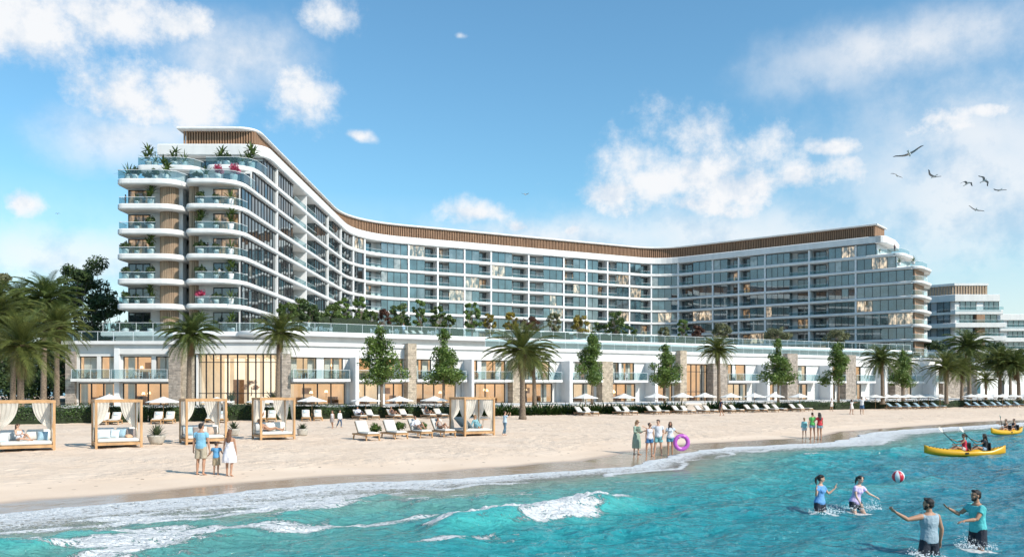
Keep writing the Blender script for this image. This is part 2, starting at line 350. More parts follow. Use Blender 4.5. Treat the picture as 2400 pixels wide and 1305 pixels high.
# ---- gradient noise for terrain and water
_perm = nrs.permutation(256); _perm = np.concatenate([_perm, _perm, _perm]); _ga = nrs.rand(256)*2*np.pi
def pnoise(x, y):
    xi = np.floor(x).astype(int); yi = np.floor(y).astype(int); xf = x-xi; yf = y-yi
    u = xf*xf*xf*(xf*(xf*6-15)+10); v = yf*yf*yf*(yf*(yf*6-15)+10)
    def g(ix, iy, fx, fy):
        a = _ga[_perm[_perm[ix & 255]+(iy & 255)]]; return np.cos(a)*fx+np.sin(a)*fy
    a = g(xi, yi, xf, yf); b = g(xi+1, yi, xf-1, yf); c = g(xi, yi+1, xf, yf-1); d = g(xi+1, yi+1, xf-1, yf-1)
    return ((a+(b-a)*u)+((c+(d-c)*u)-(a+(b-a)*u))*v)*1.5
def fbm(x, y, o=4, g=.5):
    s = 0; a = 1.0
    for i in range(o): s = s+a*pnoise(x*2**i+17.3*i, y*2**i+9.1*i); a *= g
    return s
def sstep(a, b, x):
    t = np.clip((x-a)/(b-a), 0, 1); return t*t*(3-2*t)
# ---- shoreline, hedge line
SHORE_PX = [(-500, 1236), (-250, 1222), (0, 1206), (130, 1190), (260, 1181), (400, 1172), (500, 1160), (600, 1150), (740, 1137), (850, 1131), (1000, 1127), (1150, 1116),
            (1300, 1107), (1400, 1099), (1480, 1095), (1520, 1082), (1570, 1068), (1640, 1055), (1740, 1047), (1830, 1043), (1930, 1038), (1990, 1028), (2030, 1015), (2120, 1007), (2280, 998), (2400, 990), (2700, 975), (3100, 960)]
SHORE = np.array([[p.x, p.y] for p in (gp(a, b, 0) for a, b in SHORE_PX)])
def shore_d(x, y):
    """signed distance to the waterline, positive inland"""
    best = np.full(np.shape(x), 1e9); sg = np.ones(np.shape(x))
    for (ax, ay), (bx, by) in zip(SHORE[:-1], SHORE[1:]):
        dx, dy = bx-ax, by-ay; L2 = dx*dx+dy*dy
        t = np.clip(((x-ax)*dx+(y-ay)*dy)/L2, 0, 1); d = np.hypot(x-ax-t*dx, y-ay-t*dy)
        cr = dx*(y-ay)-dy*(x-ax); u = d < best; best = np.where(u, d, best); sg = np.where(u, np.sign(cr), sg)
    return best*sg
TT = Vector((.872, .4895)).normalized(); TN = Vector((TT.y, -TT.x))          # along the beach front / out towards the sea
HEDGE0 = Vector((dp(730, 77).x, 77))
def hedge_e(x, y): return -((x-HEDGE0.x)*TN.x+(y-HEDGE0.y)*TN.y)             # metres behind the hedge line
def gz_np(x, y):
    d = shore_d(x, y); e = hedge_e(x, y)
    up = np.minimum(np.maximum(d, 0)*.042, .19)+np.clip(d-4, 0, 60)*.004
    dn = np.maximum(np.minimum(d, 0)*.09, -2.5)
    return up+dn+.45*sstep(-2, 9, e)
def gz(x, y): return float(gz_np(np.array([x]), np.array([y]))[0])
def place(px, py):
    z = .2
    for _ in range(12): p = gp(px, py, z); z = z*.4+.6*gz(p.x, p.y)
    p = gp(px, py, z); p.z = gz(p.x, p.y); return p
def hl(px, off=0.0):
    """point where a pixel column meets the line parallel to the hedge, off metres seaward; on the ground"""
    q = (px-1200)/F; o = HEDGE0+TN*off
    s = (q*o.y-o.x)/(TT.x-TT.y*q); p = o+TT*s
    return Vector((p.x, p.y, gz(p.x, p.y)))

# ------------------------------------------------------------------ ground, beach, sea
def grid_mesh(name, X, Y, Z, mats, attrs=None, smooth=True):
    ny, nx = X.shape
    me = bpy.data.meshes.new(name); nv = nx*ny
    co = np.stack([X, Y, Z], -1).reshape(-1, 3).astype(np.float32)
    i = np.arange(nv).reshape(ny, nx); q = np.stack([i[:-1, :-1], i[:-1, 1:], i[1:, 1:], i[1:, :-1]], -1).reshape(-1, 4)
    me.vertices.add(nv); me.vertices.foreach_set('co', co.ravel())
    me.loops.add(q.size); me.loops.foreach_set('vertex_index', q.ravel().astype(np.int32))
    me.polygons.add(len(q)); me.polygons.foreach_set('loop_start', np.arange(0, q.size, 4, dtype=np.int32)); me.polygons.foreach_set('loop_total', np.full(len(q), 4, dtype=np.int32))
    me.update(calc_edges=True)
    if smooth: me.polygons.foreach_set('use_smooth', np.ones(len(q), bool))
    for k, a in (attrs or {}).items():
        at = me.attributes.new(k, 'FLOAT', 'POINT'); at.data.foreach_set('value', a.ravel().astype(np.float32))
    for m in mats: me.materials.append(m)
    ob = bpy.data.objects.new(name, me); COL.objects.link(ob); return ob

def sand_material():
    m = bpy.data.materials.new('beach_sand'); m.use_nodes = True; nt = m.node_tree; b = nt.nodes['Principled BSDF']; N = nt.nodes.new; L = nt.links.new
    tc = N('ShaderNodeTexCoord'); at = N('ShaderNodeAttribute'); at.attribute_name = 'wet'; tr = N('ShaderNodeAttribute'); tr.attribute_name = 'trod'
    def noise(s, d, r=.55):
        n = N('ShaderNodeTexNoise'); n.inputs['Scale'].default_value = s; n.inputs['Detail'].default_value = d; n.inputs['Roughness'].default_value = r; L(tc.outputs['Object'], n.inputs['Vector']); return n
    a = noise(.35, 5); r = N('ShaderNodeValToRGB'); L(a.outputs['Fac'], r.inputs[0])
    r.color_ramp.elements[0].color = (.69, .52, .38, 1); r.color_ramp.elements[1].color = (.76, .59, .445, 1); r.color_ramp.elements[0].position = .35; r.color_ramp.elements[1].position = .65
    g = noise(34, 3, .7); gm = N('ShaderNodeMapRange'); L(g.outputs['Fac'], gm.inputs[0]); gm.inputs[1].default_value = .3; gm.inputs[2].default_value = .7; gm.inputs[3].default_value = .95; gm.inputs[4].default_value = 1.04
    sc_ = N('ShaderNodeVectorMath'); sc_.operation = 'SCALE'; L(r.outputs[0], sc_.inputs[0]); L(gm.outputs[0], sc_.inputs['Scale'])
    # scattered weed and shell crumbs along the tide line
    v = N('ShaderNodeTexVoronoi'); v.inputs['Scale'].default_value = 2.6; v.inputs['Randomness'].default_value = 1; L(tc.outputs['Object'], v.inputs['Vector'])
    lt = N('ShaderNodeMath'); lt.operation = 'LESS_THAN'; L(v.outputs['Distance'], lt.inputs[0]); lt.inputs[1].default_value = .17
    sp = N('ShaderNodeSeparateColor'); L(v.outputs['Color'], sp.inputs[0]); l2 = N('ShaderNodeMath'); l2.operation = 'GREATER_THAN'; L(sp.outputs[0], l2.inputs[0]); l2.inputs[1].default_value = .66
    tl = N('ShaderNodeAttribute'); tl.attribute_name = 'tide'
    m1 = N('ShaderNodeMath'); m1.operation = 'MULTIPLY'; L(lt.outputs[0], m1.inputs[0]); L(l2.outputs[0], m1.inputs[1])
    m2 = N('ShaderNodeMath'); m2.operation = 'MULTIPLY'; L(m1.outputs[0], m2.inputs[0]); L(tl.outputs['Fac'], m2.inputs[1])
    weed = N('ShaderNodeMix'); weed.data_type = 'RGBA'; L(m2.outputs[0], weed.inputs[0]); L(sc_.outputs[0], weed.inputs[6]); weed.inputs[7].default_value = (.16, .11, .07, 1)
    wm = N('ShaderNodeMix'); wm.data_type = 'RGBA'; L(at.outputs['Fac'], wm.inputs[0]); L(weed.outputs[2], wm.inputs[6]); wm.inputs[7].default_value = (.43, .295, .20, 1)
    L(wm.outputs[2], b.inputs['Base Color'])
    rr = N('ShaderNodeMapRange'); L(at.outputs['Fac'], rr.inputs[0]); rr.inputs[3].default_value = .92; rr.inputs[4].default_value = .10; L(rr.outputs[0], b.inputs['Roughness'])
    b.inputs['Specular IOR Level'].default_value = .45
    n1 = noise(2.6, 4, .6); n2 = noise(9, 3); vb = N('ShaderNodeTexVoronoi'); vb.feature = 'SMOOTH_F1'; vb.inputs['Scale'].default_value = 2.1; L(tc.outputs['Object'], vb.inputs['Vector'])
    ad = N('ShaderNodeMath'); L(n1.outputs['Fac'], ad.inputs[0]); L(vb.outputs['Distance'], ad.inputs[1])
    a2 = N('ShaderNodeMath'); a2.operation = 'MULTIPLY_ADD'; L(n2.outputs['Fac'], a2.inputs[0]); a2.inputs[1].default_value = .5; L(ad.outputs[0], a2.inputs[2])
    a3 = N('ShaderNodeMath'); a3.operation = 'MULTIPLY'; L(a2.outputs[0], a3.inputs[0]); L(tr.outputs['Fac'], a3.inputs[1])
    bp = N('ShaderNodeBump'); bp.inputs['Strength'].default_value = .62; bp.inputs['Distance'].default_value = .2; L(a3.outputs[0], bp.inputs['Height']); L(bp.outputs[0], b.inputs['Normal'])
    return m
def build_beach():
    q = np.linspace(-1.25, 1.25, 760); y = np.geomspace(13, 215, 620)
    Y, Q = np.meshgrid(y, q, indexing='ij'); X = Q*Y; d = shore_d(X, Y); e = hedge_e(X, Y)
    wob = 1.0*pnoise(X*.13, Y*.13)+.35*pnoise(X*.5+9, Y*.5)
    pool = sstep(-.4, .5, pnoise(X*.045+3.1, Y*.045+1.7))
    wet = 1-sstep(1.4, 2.3, d+wob*.45-1.3*pool*sstep(-6, 2, X))
    trod = sstep(3.8, 6.0, d+wob)*(.55+.45*sstep(-.3, .4, pnoise(X*.22, Y*.22)))
    tide = np.exp(-((d+wob*.6-4.4)/1.3)**2)
    Z = gz_np(X, Y)+trod*(.035*pnoise(X*.8, Y*.8)+.03*pnoise(X*2.3+5, Y*2.3))*(1-sstep(4, 9, e))
    struct(grid_mesh('beach_sand', X, Y, Z, [sand_material()], {'wet': wet, 'trod': trod*.9+.06, 'tide': tide}))
    g = MB(); g.prism([(-86, 112), (-62, 76), (-40, 92), (400, 330), (1600, 1000), (1600, 3000), (-250, 3000), (-86, 190)], -.2, .93)
    struct(g.build('ground', mat('garden_ground', (.10, .10, .06), .95, .4, .3)))
build_beach()

def water_material():
    m = bpy.data.materials.new('sea_water'); m.use_nodes = True; nt = m.node_tree; b = nt.nodes['Principled BSDF']; N = nt.nodes.new; L = nt.links.new
    tc = N('ShaderNodeTexCoord')
    def attr(n_): a = N('ShaderNodeAttribute'); a.attribute_name = n_; return a.outputs['Fac']
    def mth(op, a, b_=None, c=None, cl=False):
        n = N('ShaderNodeMath'); n.operation = op; n.use_clamp = cl
        for i, x in enumerate((a, b_, c)):
            if x is None: continue
            if isinstance(x, (int, float)): n.inputs[i].default_value = x
            else: L(x, n.inputs[i])
        return n.outputs[0]
    def noise(s, d, r=.55, st=(1, 1, 1), dist=0):
        mp = N('ShaderNodeMapping'); mp.inputs['Rotation'].default_value = (0, 0, R(-40)); mp.inputs['Scale'].default_value = st; L(tc.outputs['Object'], mp.inputs[0])
        n = N('ShaderNodeTexNoise'); n.inputs['Scale'].default_value = s; n.inputs['Detail'].default_value = d; n.inputs['Roughness'].default_value = r; n.inputs['Distortion'].default_value = dist; L(mp.outputs[0], n.inputs['Vector']); return n.outputs['Fac']
    depth = attr('depth'); foam = attr('foam'); swell = attr('swell')
    big = noise(.16, 4)
    dn = mth('ADD', depth, mth('MULTIPLY_ADD', big, .26, -.13))
    r = N('ShaderNodeValToRGB'); L(dn, r.inputs[0]); e = r.color_ramp.elements
    e[0].position = 0; e[0].color = (.40, .33, .245, 1); e[1].position = 1; e[1].color = (.010, .165, .235, 1)
    for p, c in ((.16, (.26, .30, .235)), (.34, (.115, .31, .27)), (.62, (.022, .275, .29))): k = e.new(p); k.color = (*c, 1)
    # light through thin crests is put into the colour: paler where waves stand high
    sw = N('ShaderNodeMix'); sw.data_type = 'RGBA'; L(mth('MULTIPLY', swell, .75), sw.inputs[0]); L(r.outputs[0], sw.inputs[6]); sw.inputs[7].default_value = (.065, .42, .395, 1)
    # foam lace
    w1 = noise(1.5, 6, .6, (1, 1.9, 1), 1.6); w2 = noise(5.2, 5, .6, (1, 1.6, 1), .8)
    ridge1 = mth('SUBTRACT', 1, mth('MULTIPLY', mth('ABSOLUTE', mth('SUBTRACT', w1, .5)), 13.0)); ridge2 = mth('SUBTRACT', 1, mth('MULTIPLY', mth('ABSOLUTE', mth('SUBTRACT', w2, .5)), 6.5))
    lace = mth('MAXIMUM', ridge1, mth('MULTIPLY', ridge2, .85))
    body = mth('MULTIPLY_ADD', w2, 1.1, -.55)
    cov = mth('ADD', mth('MULTIPLY_ADD', foam, 2.2, -1.36), mth('MULTIPLY_ADD', lace, .62, body))
    fm = N('ShaderNodeMapRange'); fm.interpolation_type = 'SMOOTHSTEP'; L(cov, fm.inputs[0]); fm.inputs[1].default_value = -.08; fm.inputs[2].default_value = .16
    col = N('ShaderNodeMix'); col.data_type = 'RGBA'; L(fm.outputs[0], col.inputs[0]); L(sw.outputs[2], col.inputs[6]); col.inputs[7].default_value = (.86, .86, .85, 1)
    L(col.outputs[2], b.inputs['Base Color'])
    ro = N('ShaderNodeMapRange'); L(fm.outputs[0], ro.inputs[0]); ro.inputs[3].default_value = .09; ro.inputs[4].default_value = .8; L(ro.outputs[0], b.inputs['Roughness'])
    b.inputs['IOR'].default_value = 1.33
    h1 = noise(1.25, 6, .56, (1, 2.4, 1), .9); h2 = noise(5.5, 4, .55, (1, 2.4, 1), .7)
    hh = mth('ADD', mth('MULTIPLY', h1, 1.0), mth('MULTIPLY', h2, .22))
    hh = mth('ADD', hh, mth('MULTIPLY', fm.outputs[0], mth('MULTIPLY_ADD', w2, .9, .12)))
    bp = N('ShaderNodeBump'); bp.inputs['Strength'].default_value = .9; bp.inputs['Distance'].default_value = .34; L(hh, bp.inputs['Height']); L(bp.outputs[0], b.inputs['Normal'])
    # the very edge of the swash thins out to the sand beneath
    t = N('ShaderNodeBsdfTransparent'); ms = N('ShaderNodeMixShader'); al = mth('MAXIMUM', attr('alpha'), fm.outputs[0])
    L(al, ms.inputs[0]); L(t.outputs[0], ms.inputs[1]); L(b.outputs[0], ms.inputs[2]); L(ms.outputs[0], nt.nodes['Material Output'].inputs[0])
    return m
# breaker in the middle of the bay: crest line from its near end to its far end
BRK = [(-2.5, 19.0), (-1.75, 19.35), (-.9, 19.9), (.1, 20.75), (1.2, 21.7), (2.3, 22.9), (3.3, 24.2), (4.6, 25.6)]
def along(poly, X, Y):
    best = np.full(X.shape, 1e9); sd = np.zeros(X.shape); tt = np.zeros(X.shape); acc = 0
    for (ax, ay), (bx, by) in zip(poly[:-1], poly[1:]):
        dx, dy = bx-ax, by-ay; l = math.hypot(dx, dy)
        t = np.clip(((X-ax)*dx+(Y-ay)*dy)/l/l, 0, 1); ex, ey = X-ax-t*dx, Y-ay-t*dy; d = np.hypot(ex, ey)
        u = d < best; best = np.where(u, d, best); sd = np.where(u, np.sign(dx*ey-dy*ex)*d, sd); tt = np.where(u, acc+t*l, tt); acc += l
    return sd, tt, acc
WADERS = [(dp(1930, 22.3).x, 22.2, .42), (dp(2016, 23).x, 23.0, .46), (dp(2176, 16.8).x, 16.75, .34), (dp(2288, 17.6).x, 17.6, .40)]
def sea_fields(X, Y):
    d = shore_d(X, Y)+.28*pnoise(X*.55, Y*.55)+.12*pnoise(X*1.7+4, Y*1.7); o = np.maximum(-d, 0)
    fade = sstep(.5, 6, o)
    ph = o+1.5*pnoise(X*.11+2, Y*.11)+.7*pnoise(X*.3, Y*.3+7)
    amp = .07+.07*pnoise(X*.16+40, Y*.16+12)
    s1 = np.sin(ph*2*np.pi/4.6); w = np.abs(amp)*1.15*(s1+.35*s1*s1)
    c = np.zeros_like(X)
    for lam, ang, a in ((3.3, -58, .050), (2.1, -40, .042), (1.45, -68, .030), (1.0, -48, .022), (.72, -30, .014), (.5, -75, .010), (1.7, 10, .014)):
        k = 2*np.pi/lam; t = R(ang); u = X*math.cos(t)+Y*math.sin(t)+.5*lam*pnoise(X*.35/lam+ang, Y*.35/lam); c = c+a*(1-2*np.abs(np.sin(u*k/2)))
    c = c*(.6+.6*sstep(-.5, .6, pnoise(X*.18, Y*.18+30)))
    n = .05*fbm(X*.8, Y*.8+50, 5, .52)
    h = (w+.9*c+n)*fade
    sd, tt, L_ = along(BRK, X, Y)
    env = sstep(.2, 1.6, tt)*(1-sstep(L_*.62, L_*.98, tt)); prof = np.where(sd > 0, np.exp(-(sd/1.15)**2), np.exp(-(sd/.42)**2))
    ragged = .5+.5*pnoise(tt*1.3, sd*1.5)
    h = h*(1-.6*env*prof)+env*prof*(.40+.08*pnoise(tt*.9, tt*0))+env*sstep(-.1, .1, sd)*np.exp(-(sd/.8)**2)*.10*fbm(X*2.6, Y*2.6, 3)
    bf = env*np.where(sd > -.12, np.exp(-(np.maximum(sd-.5, 0)/.75)**2)*(sstep(-.12-.10*ragged, .12, sd)), 0)*(.75+.5*ragged)
    bf = np.maximum(bf, .8*sstep(2.5, 3.6, tt)*(1-sstep(5.2, 6.6, tt))*np.exp(-((sd+.35)/.45)**2)*(.5+ragged*.8))
    U, V = .77*X+.64*Y, -.64*X+.77*Y
    # swash at the edge, broken lines further out
    left = 1-sstep(-8, 6, X)
    edge = np.exp(-((o-.15)/.55)**2)*.98
    zone = np.exp(-(o/(2.4+2.2*left))**2)*.66
    lines = sstep(.55, 1.0, np.sin(ph*2*np.pi/1.75+1.0+1.6*pnoise(X*.5, Y*.5+77)))*np.exp(-(o/(4.0+4.5*left))**2)*np.clip(.55+.95*pnoise(U*.25+8, V*.7), 0, 1)
    caps = sstep(.10, .22, h)*sstep(-.1, .5, pnoise(U*.3+20, V*.9))*.40
    drift = (.40*sstep(-.25, .6, pnoise(U*.16+60, V*.5+3)+.8*pnoise(U*.4+11, V*1.5))+.16*sstep(-.1, .5, pnoise(U*.8, V*3.2+9)))*(.55+.8*left)
    far = sstep(26, 48, Y)*np.exp(-(np.maximum(o-.2, 0)/4.2)**2)*.62
    foam = np.clip(np.maximum.reduce([edge, np.minimum(zone*.92+.35*lines, .80), lines*.9, caps+drift*.55, drift*(.85+.2*left), far+.3*lines, bf*1.15]), 0, 1.15)
    foam = foam*sstep(.0, .12, o)
    for wx, wy, wr in WADERS: foam = np.maximum(foam, .95*np.exp(-(np.hypot((X-wx)*.8, (Y-wy)*1.1)/wr)**2)*(.62+.75*pnoise(X*3.4+wx, Y*3.4)))
    h = h+.035*np.exp(-((o-.3)/.35)**2)+.06*lines*fade*.8
    depth = 1-np.exp(-np.maximum(o-.3, 0)/(7.0+5*left))
    depth = depth*.86+.22*sstep(2, 16, X)*sstep(3, 9, o)
    alpha = sstep(.05, 1.6, o)*.55+.45*sstep(.8, 3.0, o)
    swell = np.clip(sstep(.02, .30, h)+env*np.exp(-((sd+.35)/.4)**2)*.9, 0, 1)
    return h, dict(depth=depth, foam=foam, swell=swell, alpha=alpha), o
def build_sea():
    wm = water_material()
    q = np.linspace(-1.02, 1.0, 1150); y = np.geomspace(9.5, 135, 820)
    Y, Q = np.meshgrid(y, q, indexing='ij'); X = Q*Y
    h, at, o = sea_fields(X, Y)
    Z = np.where(o > 0, .012+h, -.25)
    inland = shore_d(X, Y) > 1.0
    Z = np.where(inland, -.6, Z)
    struct(grid_mesh('sea_water', X, Y, Z, [wm], at))
    s = MB(); s.add([(-9000, -400, -.75), (9000, -400, -.75), (9000, 9000, -.75), (-9000, 9000, -.75)], [(0, 1, 2, 3)])
    struct(s.build('open_sea', mat('open_sea', (.02, .17, .24), .25, .2, .02, .3, .6)))
build_sea()
def splash(name, label, spots, n, seed):
    """white water thrown up: many small drops and ragged sheets round a wader"""
    r_ = random.Random(seed); b = MB()
    for (x, y, rad, hh) in spots:
        for i in range(n):
            a = r_.uniform(0, 6.28); q = rad*math.sqrt(r_.random()); t = r_.random()**2.2; z = t*hh*(1.15-q/rad*.7)
            s = r_.uniform(.003, .010)*(1.25-t*.7); c = Vector((x+q*math.cos(a), y+q*math.sin(a), z+.02))
            b.ell(c, (s*r_.uniform(.8, 1.6), s, s*r_.uniform(.8, 1.6)), None, 5, 4)
        for i in range(0):             # thin jets thrown outwards
            a = r_.uniform(0, 6.28); q = rad*r_.uniform(.15, .6); l = hh*r_.uniform(.35, 1.1); d = Vector((math.cos(a)*.55, math.sin(a)*.3, 1)).normalized(); p = Vector((x+q*math.cos(a), y+q*math.sin(a), -.03))
            b.tube([p, p+d*l*.5, p+d*l+Vector((math.cos(a)*.1*l, 0, -.08*l))], [r_.uniform(.018, .04), r_.uniform(.012, .022), .003], 5)
    o = b.build(name, M['foamw'], None, True); o['kind'] = 'stuff'; o['label'] = label; o['category'] = 'splash'; return o
M['foamw'] = mat('white_water', (.82, .84, .85), .35, .03, 6)

# ------------------------------------------------------------------ the hotel tower block
ZK = [10.7+3.38*k for k in range(9)]
def facade_curve():
    P = [Vector((-37.2, 112)), Vector((-37.2, 200)), Vector((42, 242)), Vector((104, 191))]
    def arc(a, b, c, r_, n):
        u = (a-b).normalized(); w = (c-b).normalized(); return [(b+u*r_)*(1-t)**2+b*2*t*(1-t)+(b+w*r_)*t*t for t in [k/n for k in range(n+1)]]
    return [P[0]]+arc(P[0], P[1], P[2], 13, 12)+arc(P[1], P[2], P[3], 8, 8)+[P[3]]
FC = facade_curve(); CUM = [0.0]
for a_, b_ in zip(FC[:-1], FC[1:]): CUM.append(CUM[-1]+(b_-a_).length)
def fpt(s, nn=0.0):
    """point on the facade line at arc length s, nn metres out from the glass"""
    s = max(0, min(CUM[-1]-1e-4, s)); i = max(k for k in range(len(CUM)-1) if CUM[k] <= s+1e-9)
    d = (FC[i+1]-FC[i]); t = (s-CUM[i])/d.length; p = FC[i]+d*t
    def nrm(j):
        j = max(0, min(len(FC)-2, j)); e = (FC[j+1]-FC[j]).normalized(); return Vector((e.y, -e.x))
    n0 = (nrm(i-1)+nrm(i)).normalized(); n1 = (nrm(i)+nrm(i+1)).normalized(); n = (n0*(1-t)+n1*t).normalized()
    return p+n*nn
def s_at(px, lo=0.0, hi=None):
    """arc length where a pixel column of the photograph meets the facade (monotonic along the courtyard side)"""
    q = (px-1200)/F; best = None
    for k in range(4001):
        s = CUM[-1]*k/4000; p = fpt(s); e = abs(p.x/p.y-q)
        if best is None or e < best[0]: best = (e, s)
    return best[1]
def fseg(s0, s1, step=2.0):
    k = max(1, int(math.ceil((s1-s0)/step))); pts = [s0+(s1-s0)*i/k for i in range(k+1)]
    return pts
def fstrip(b, s0, s1, n0, n1, z0, z1, mi=0, step=3.0):
    """solid strip that follows the facade between two offsets"""
    ss = fseg(s0, s1, step)
    if len(ss) > 2 and not any(s0 < c < s1 for c in CUM[1:-1]): ss = [s0, s1]
    rings = []
    for s in ss:
        a, c = fpt(s, n0), fpt(s, n1); rings.append([(a.x, a.y, z0), (c.x, c.y, z0), (c.x, c.y, z1), (a.x, a.y, z1)])
    b.ring_loft(rings, mi)
SEND = {}
def end_s(k):                                    # the top floors of the right wing step back
    return s_at({7: 2052, 6: 2098}.get(k, 2140))
def start_s(k): return {6: 10.5, 7: 16.0}.get(k, 5.4)
for k_ in range(8): SEND[k_] = end_s(k_)
SEND[8] = s_at(2066)
hotel = thing('hotel_building', 'tall white curved hotel block with banded balconies and a cedar-slatted top storey', 'hotel', (-37, 115, .9), 0, None, True)
def slab_outline(k, o, front, end, left=True):
    """CCW outline of a floor slab: courtyard side offset o, back side 16 m behind"""
    s0, s1 = max(0, front-112), end
    ss = [s0]+[c for c in CUM[1:-1] if s0 < c < s1]+[s1]
    outer = [tuple(fpt(s, o)) for s in ss]; inner = [tuple(fpt(s, -15.5)) for s in ss]
    return outer, inner
def build_hotel():
    # floor bands
    for k in range(1, 9):
        front = {7: 121.0, 8: 126.5}.get(k, 115.0); o = .48 if k < 8 else .7; zt = ZK[k]+(.38 if k < 8 else 1.5); zb = ZK[k]-(.30 if k < 8 else .25)
        if k == 7: zb, zt = ZK[k]-.36, ZK[k]+.42
        outer, inner = slab_outline(k, o, front, SEND[k-1] if k < 8 else SEND[8])
        xr = outer[0][0]; b = MB()
        d = (FC[-1]-FC[-2]).normalized()
        if k == 8:
            poly = [(-52.6, front), (xr-3.6, front)]+[tuple(Vector((xr-3.6, front))*(1-t)**2+Vector((xr, front))*2*t*(1-t)+Vector((xr, front+3.6))*t*t) for t in [i/8 for i in range(1, 9)]]+outer[1:-1]
        else:
            fx = -44.3 if k != 7 else -43.6
            poly = [(-52.9, front+9), (fx-.6, front+9)]+[tuple(Vector((fx-.6, front+3))*(1-t)+Vector((fx-.6, front+3))*t) for t in (0,)]
            c0 = [Vector((fx, front+1.4)), Vector((fx, front)), Vector((fx+1.4, front))]; c1 = [Vector((xr-4.2, front)), Vector((xr, front)), Vector((xr, front+4.6))]
            for c in (c0, c1): poly += [tuple(c[0]*(1-t)**2+c[1]*2*t*(1-t)+c[2]*t*t) for t in [i/7 for i in range(8)]]
            poly += outer[1:-1]
        # far end: a rounded nose past the end wall
        e0 = Vector(outer[-1]); nose = 2.0 if k < 8 else 1.0; nn = Vector((d.y, -d.x)); w = 9.0
        a = e0+d*nose; bb = a-nn*w; poly += [tuple(e0)]
        c = [e0+d*(nose-2.2), a, a-nn*2.2]; poly += [tuple(c[0]*(1-t)**2+c[1]*2*t*(1-t)+c[2]*t*t) for t in [i/6 for i in range(7)]]
        poly += [tuple(bb)]+[p for p in inner[::-1] if p[1] > front+10]+[(-52.9, front+14)]
        b.prism(poly, zb, zt, 0, .16)
        b.build('floor_band' if k < 8 else 'roof_band', M['white'], hotel, False)
    # left bay balconies of the end face
    for k in range(1, 8):
        front = 121.3 if k == 7 else 115.3; b = MB(); x1 = -44.9 if k < 7 else -44.4
        poly = rounded([(-53.7, front), (x1, front), (x1, front+8.6), (-53.7, front+8.6)], [1.3, 3.2, 0, 0], 8)
        b.prism(poly, ZK[k]-.36, ZK[k]+.42, 0, .14); b.build('balcony_slab', M['white'], hotel)
    # wall core behind the glass line
    b = MB()
    for k in range(0, 8):
        s0, s1 = start_s(k)+1.0, SEND[k]-.4; ss = [s0]+[c for c in CUM[1:-1] if s0 < c < s1]+[s1]
        outer = [tuple(fpt(s, -2.0)) for s in ss]; inner = [tuple(fpt(s, -15)) for s in ss]
        y0 = 112+s0; b.prism([(-52.6, y0+2.4), (-44.6, y0+2.4), (-44.6, y0-.4), (outer[0][0], y0-.4)]+outer[1:]+inner[::-1][:-1]+[(-52.6, y0+13)], ZK[k]-.9, ZK[k+1]-.35)
    b.build('wall', M['white'], hotel)
    # slatted top storey
    b = MB(); s0, s1 = 18.6, SEND[8]-2.0; zt, zb = ZK[8]+4.5, ZK[8]+1.35; n = int((s1-s0)/.46)
    for i in range(n):
        s = s0+(s1-s0)*i/n; a = fpt(s, -2.05); c = fpt(s+.2, -2.05); e = fpt(s+.2, -2.35); g = fpt(s, -2.35)
        b.prism([tuple(g), tuple(e), tuple(c), tuple(a)][::-1], zb, zt)
    x1 = fpt(s0, -2.05).x
    for i in range(int((x1+50.2)/.4)):
        x = -50.2+.4*i; b.box(x, x+.2, 130.4, 130.7, zb, zt)
    d = (FC[-1]-FC[-2]).normalized(); nn = Vector((d.y, -d.x)); e0 = fpt(s1, -2.05)
    for i in range(16):
        p = e0-nn*(.46*i); b.bar((p.x, p.y, zb), (p.x, p.y, zt), .22, .22)
    b.build('wood_screen', M['wood'], hotel)
    b = MB(); ss = [s0+.3]+[c for c in CUM[1:-1] if s0 < c < s1]+[s1-.3]
    outer = [tuple(fpt(s, -2.5)) for s in ss]; inner = [tuple(fpt(s, -9)) for s in ss]
    b.prism([(-50, 131)]+outer+inner[::-1][:-1]+[(-50, 140)], ZK[8]+1.2, zt-.02); b.build('plant_room', M['woodbase'], hotel)
    b = MB(); ss = [17.0]+[c for c in CUM[1:-1] if s0 < c < s1]+[s1+.6]
    outer = [tuple(fpt(s, -1.5)) for s in ss]; inner = [tuple(fpt(s, -10)) for s in ss]; xr = outer[0][0]
    c1 = [Vector((xr-3.5, 129.3)), Vector((xr, 129.3)), Vector((xr, 133))]
    b.prism([(-50.9, 129.3)]+[tuple(c1[0]*(1-t)**2+c1[1]*2*t*(1-t)+c1[2]*t*t) for t in [i/8 for i in range(9)]]+outer[1:]+inner[::-1][:-1]+[(-50.9, 140)], zt, zt+.42, 0, .12)
    b.build('roof', M['white'], hotel)
    # bays along the courtyard side
    px = [646, 714, 766, 797, 826, 853, 957, 1025, 1088, 1150, 1238, 1320, 1374, 1423, 1474, 1526, 1590, 1671, 1732, 1794, 1897, 2006]
    kind = ['g', 'gb', 'bg', 'bg', 'bg', 'g', 'bg', 'gb', 'bg', 'gb', 'gb', 'bg', 'bg', 'gb', 'bg', 'gb', 'g', 'bg', 'gb', 'bg', 'gb', 'bg', 'g']
    S = [s_at(p) for p in px]
    for s in S:
        b = MB(); top = ZK[8]-.2
        a = [fpt(s-.2, -2.1), fpt(s+.2, -2.1), fpt(s+.2, .34), fpt(s-.2, .34)]; b.prism([tuple(p) for p in a][::-1], ZK[0]-.5, top); b.build('pier', M['fin'], hotel)
    wins = []; rails = []; doors = []
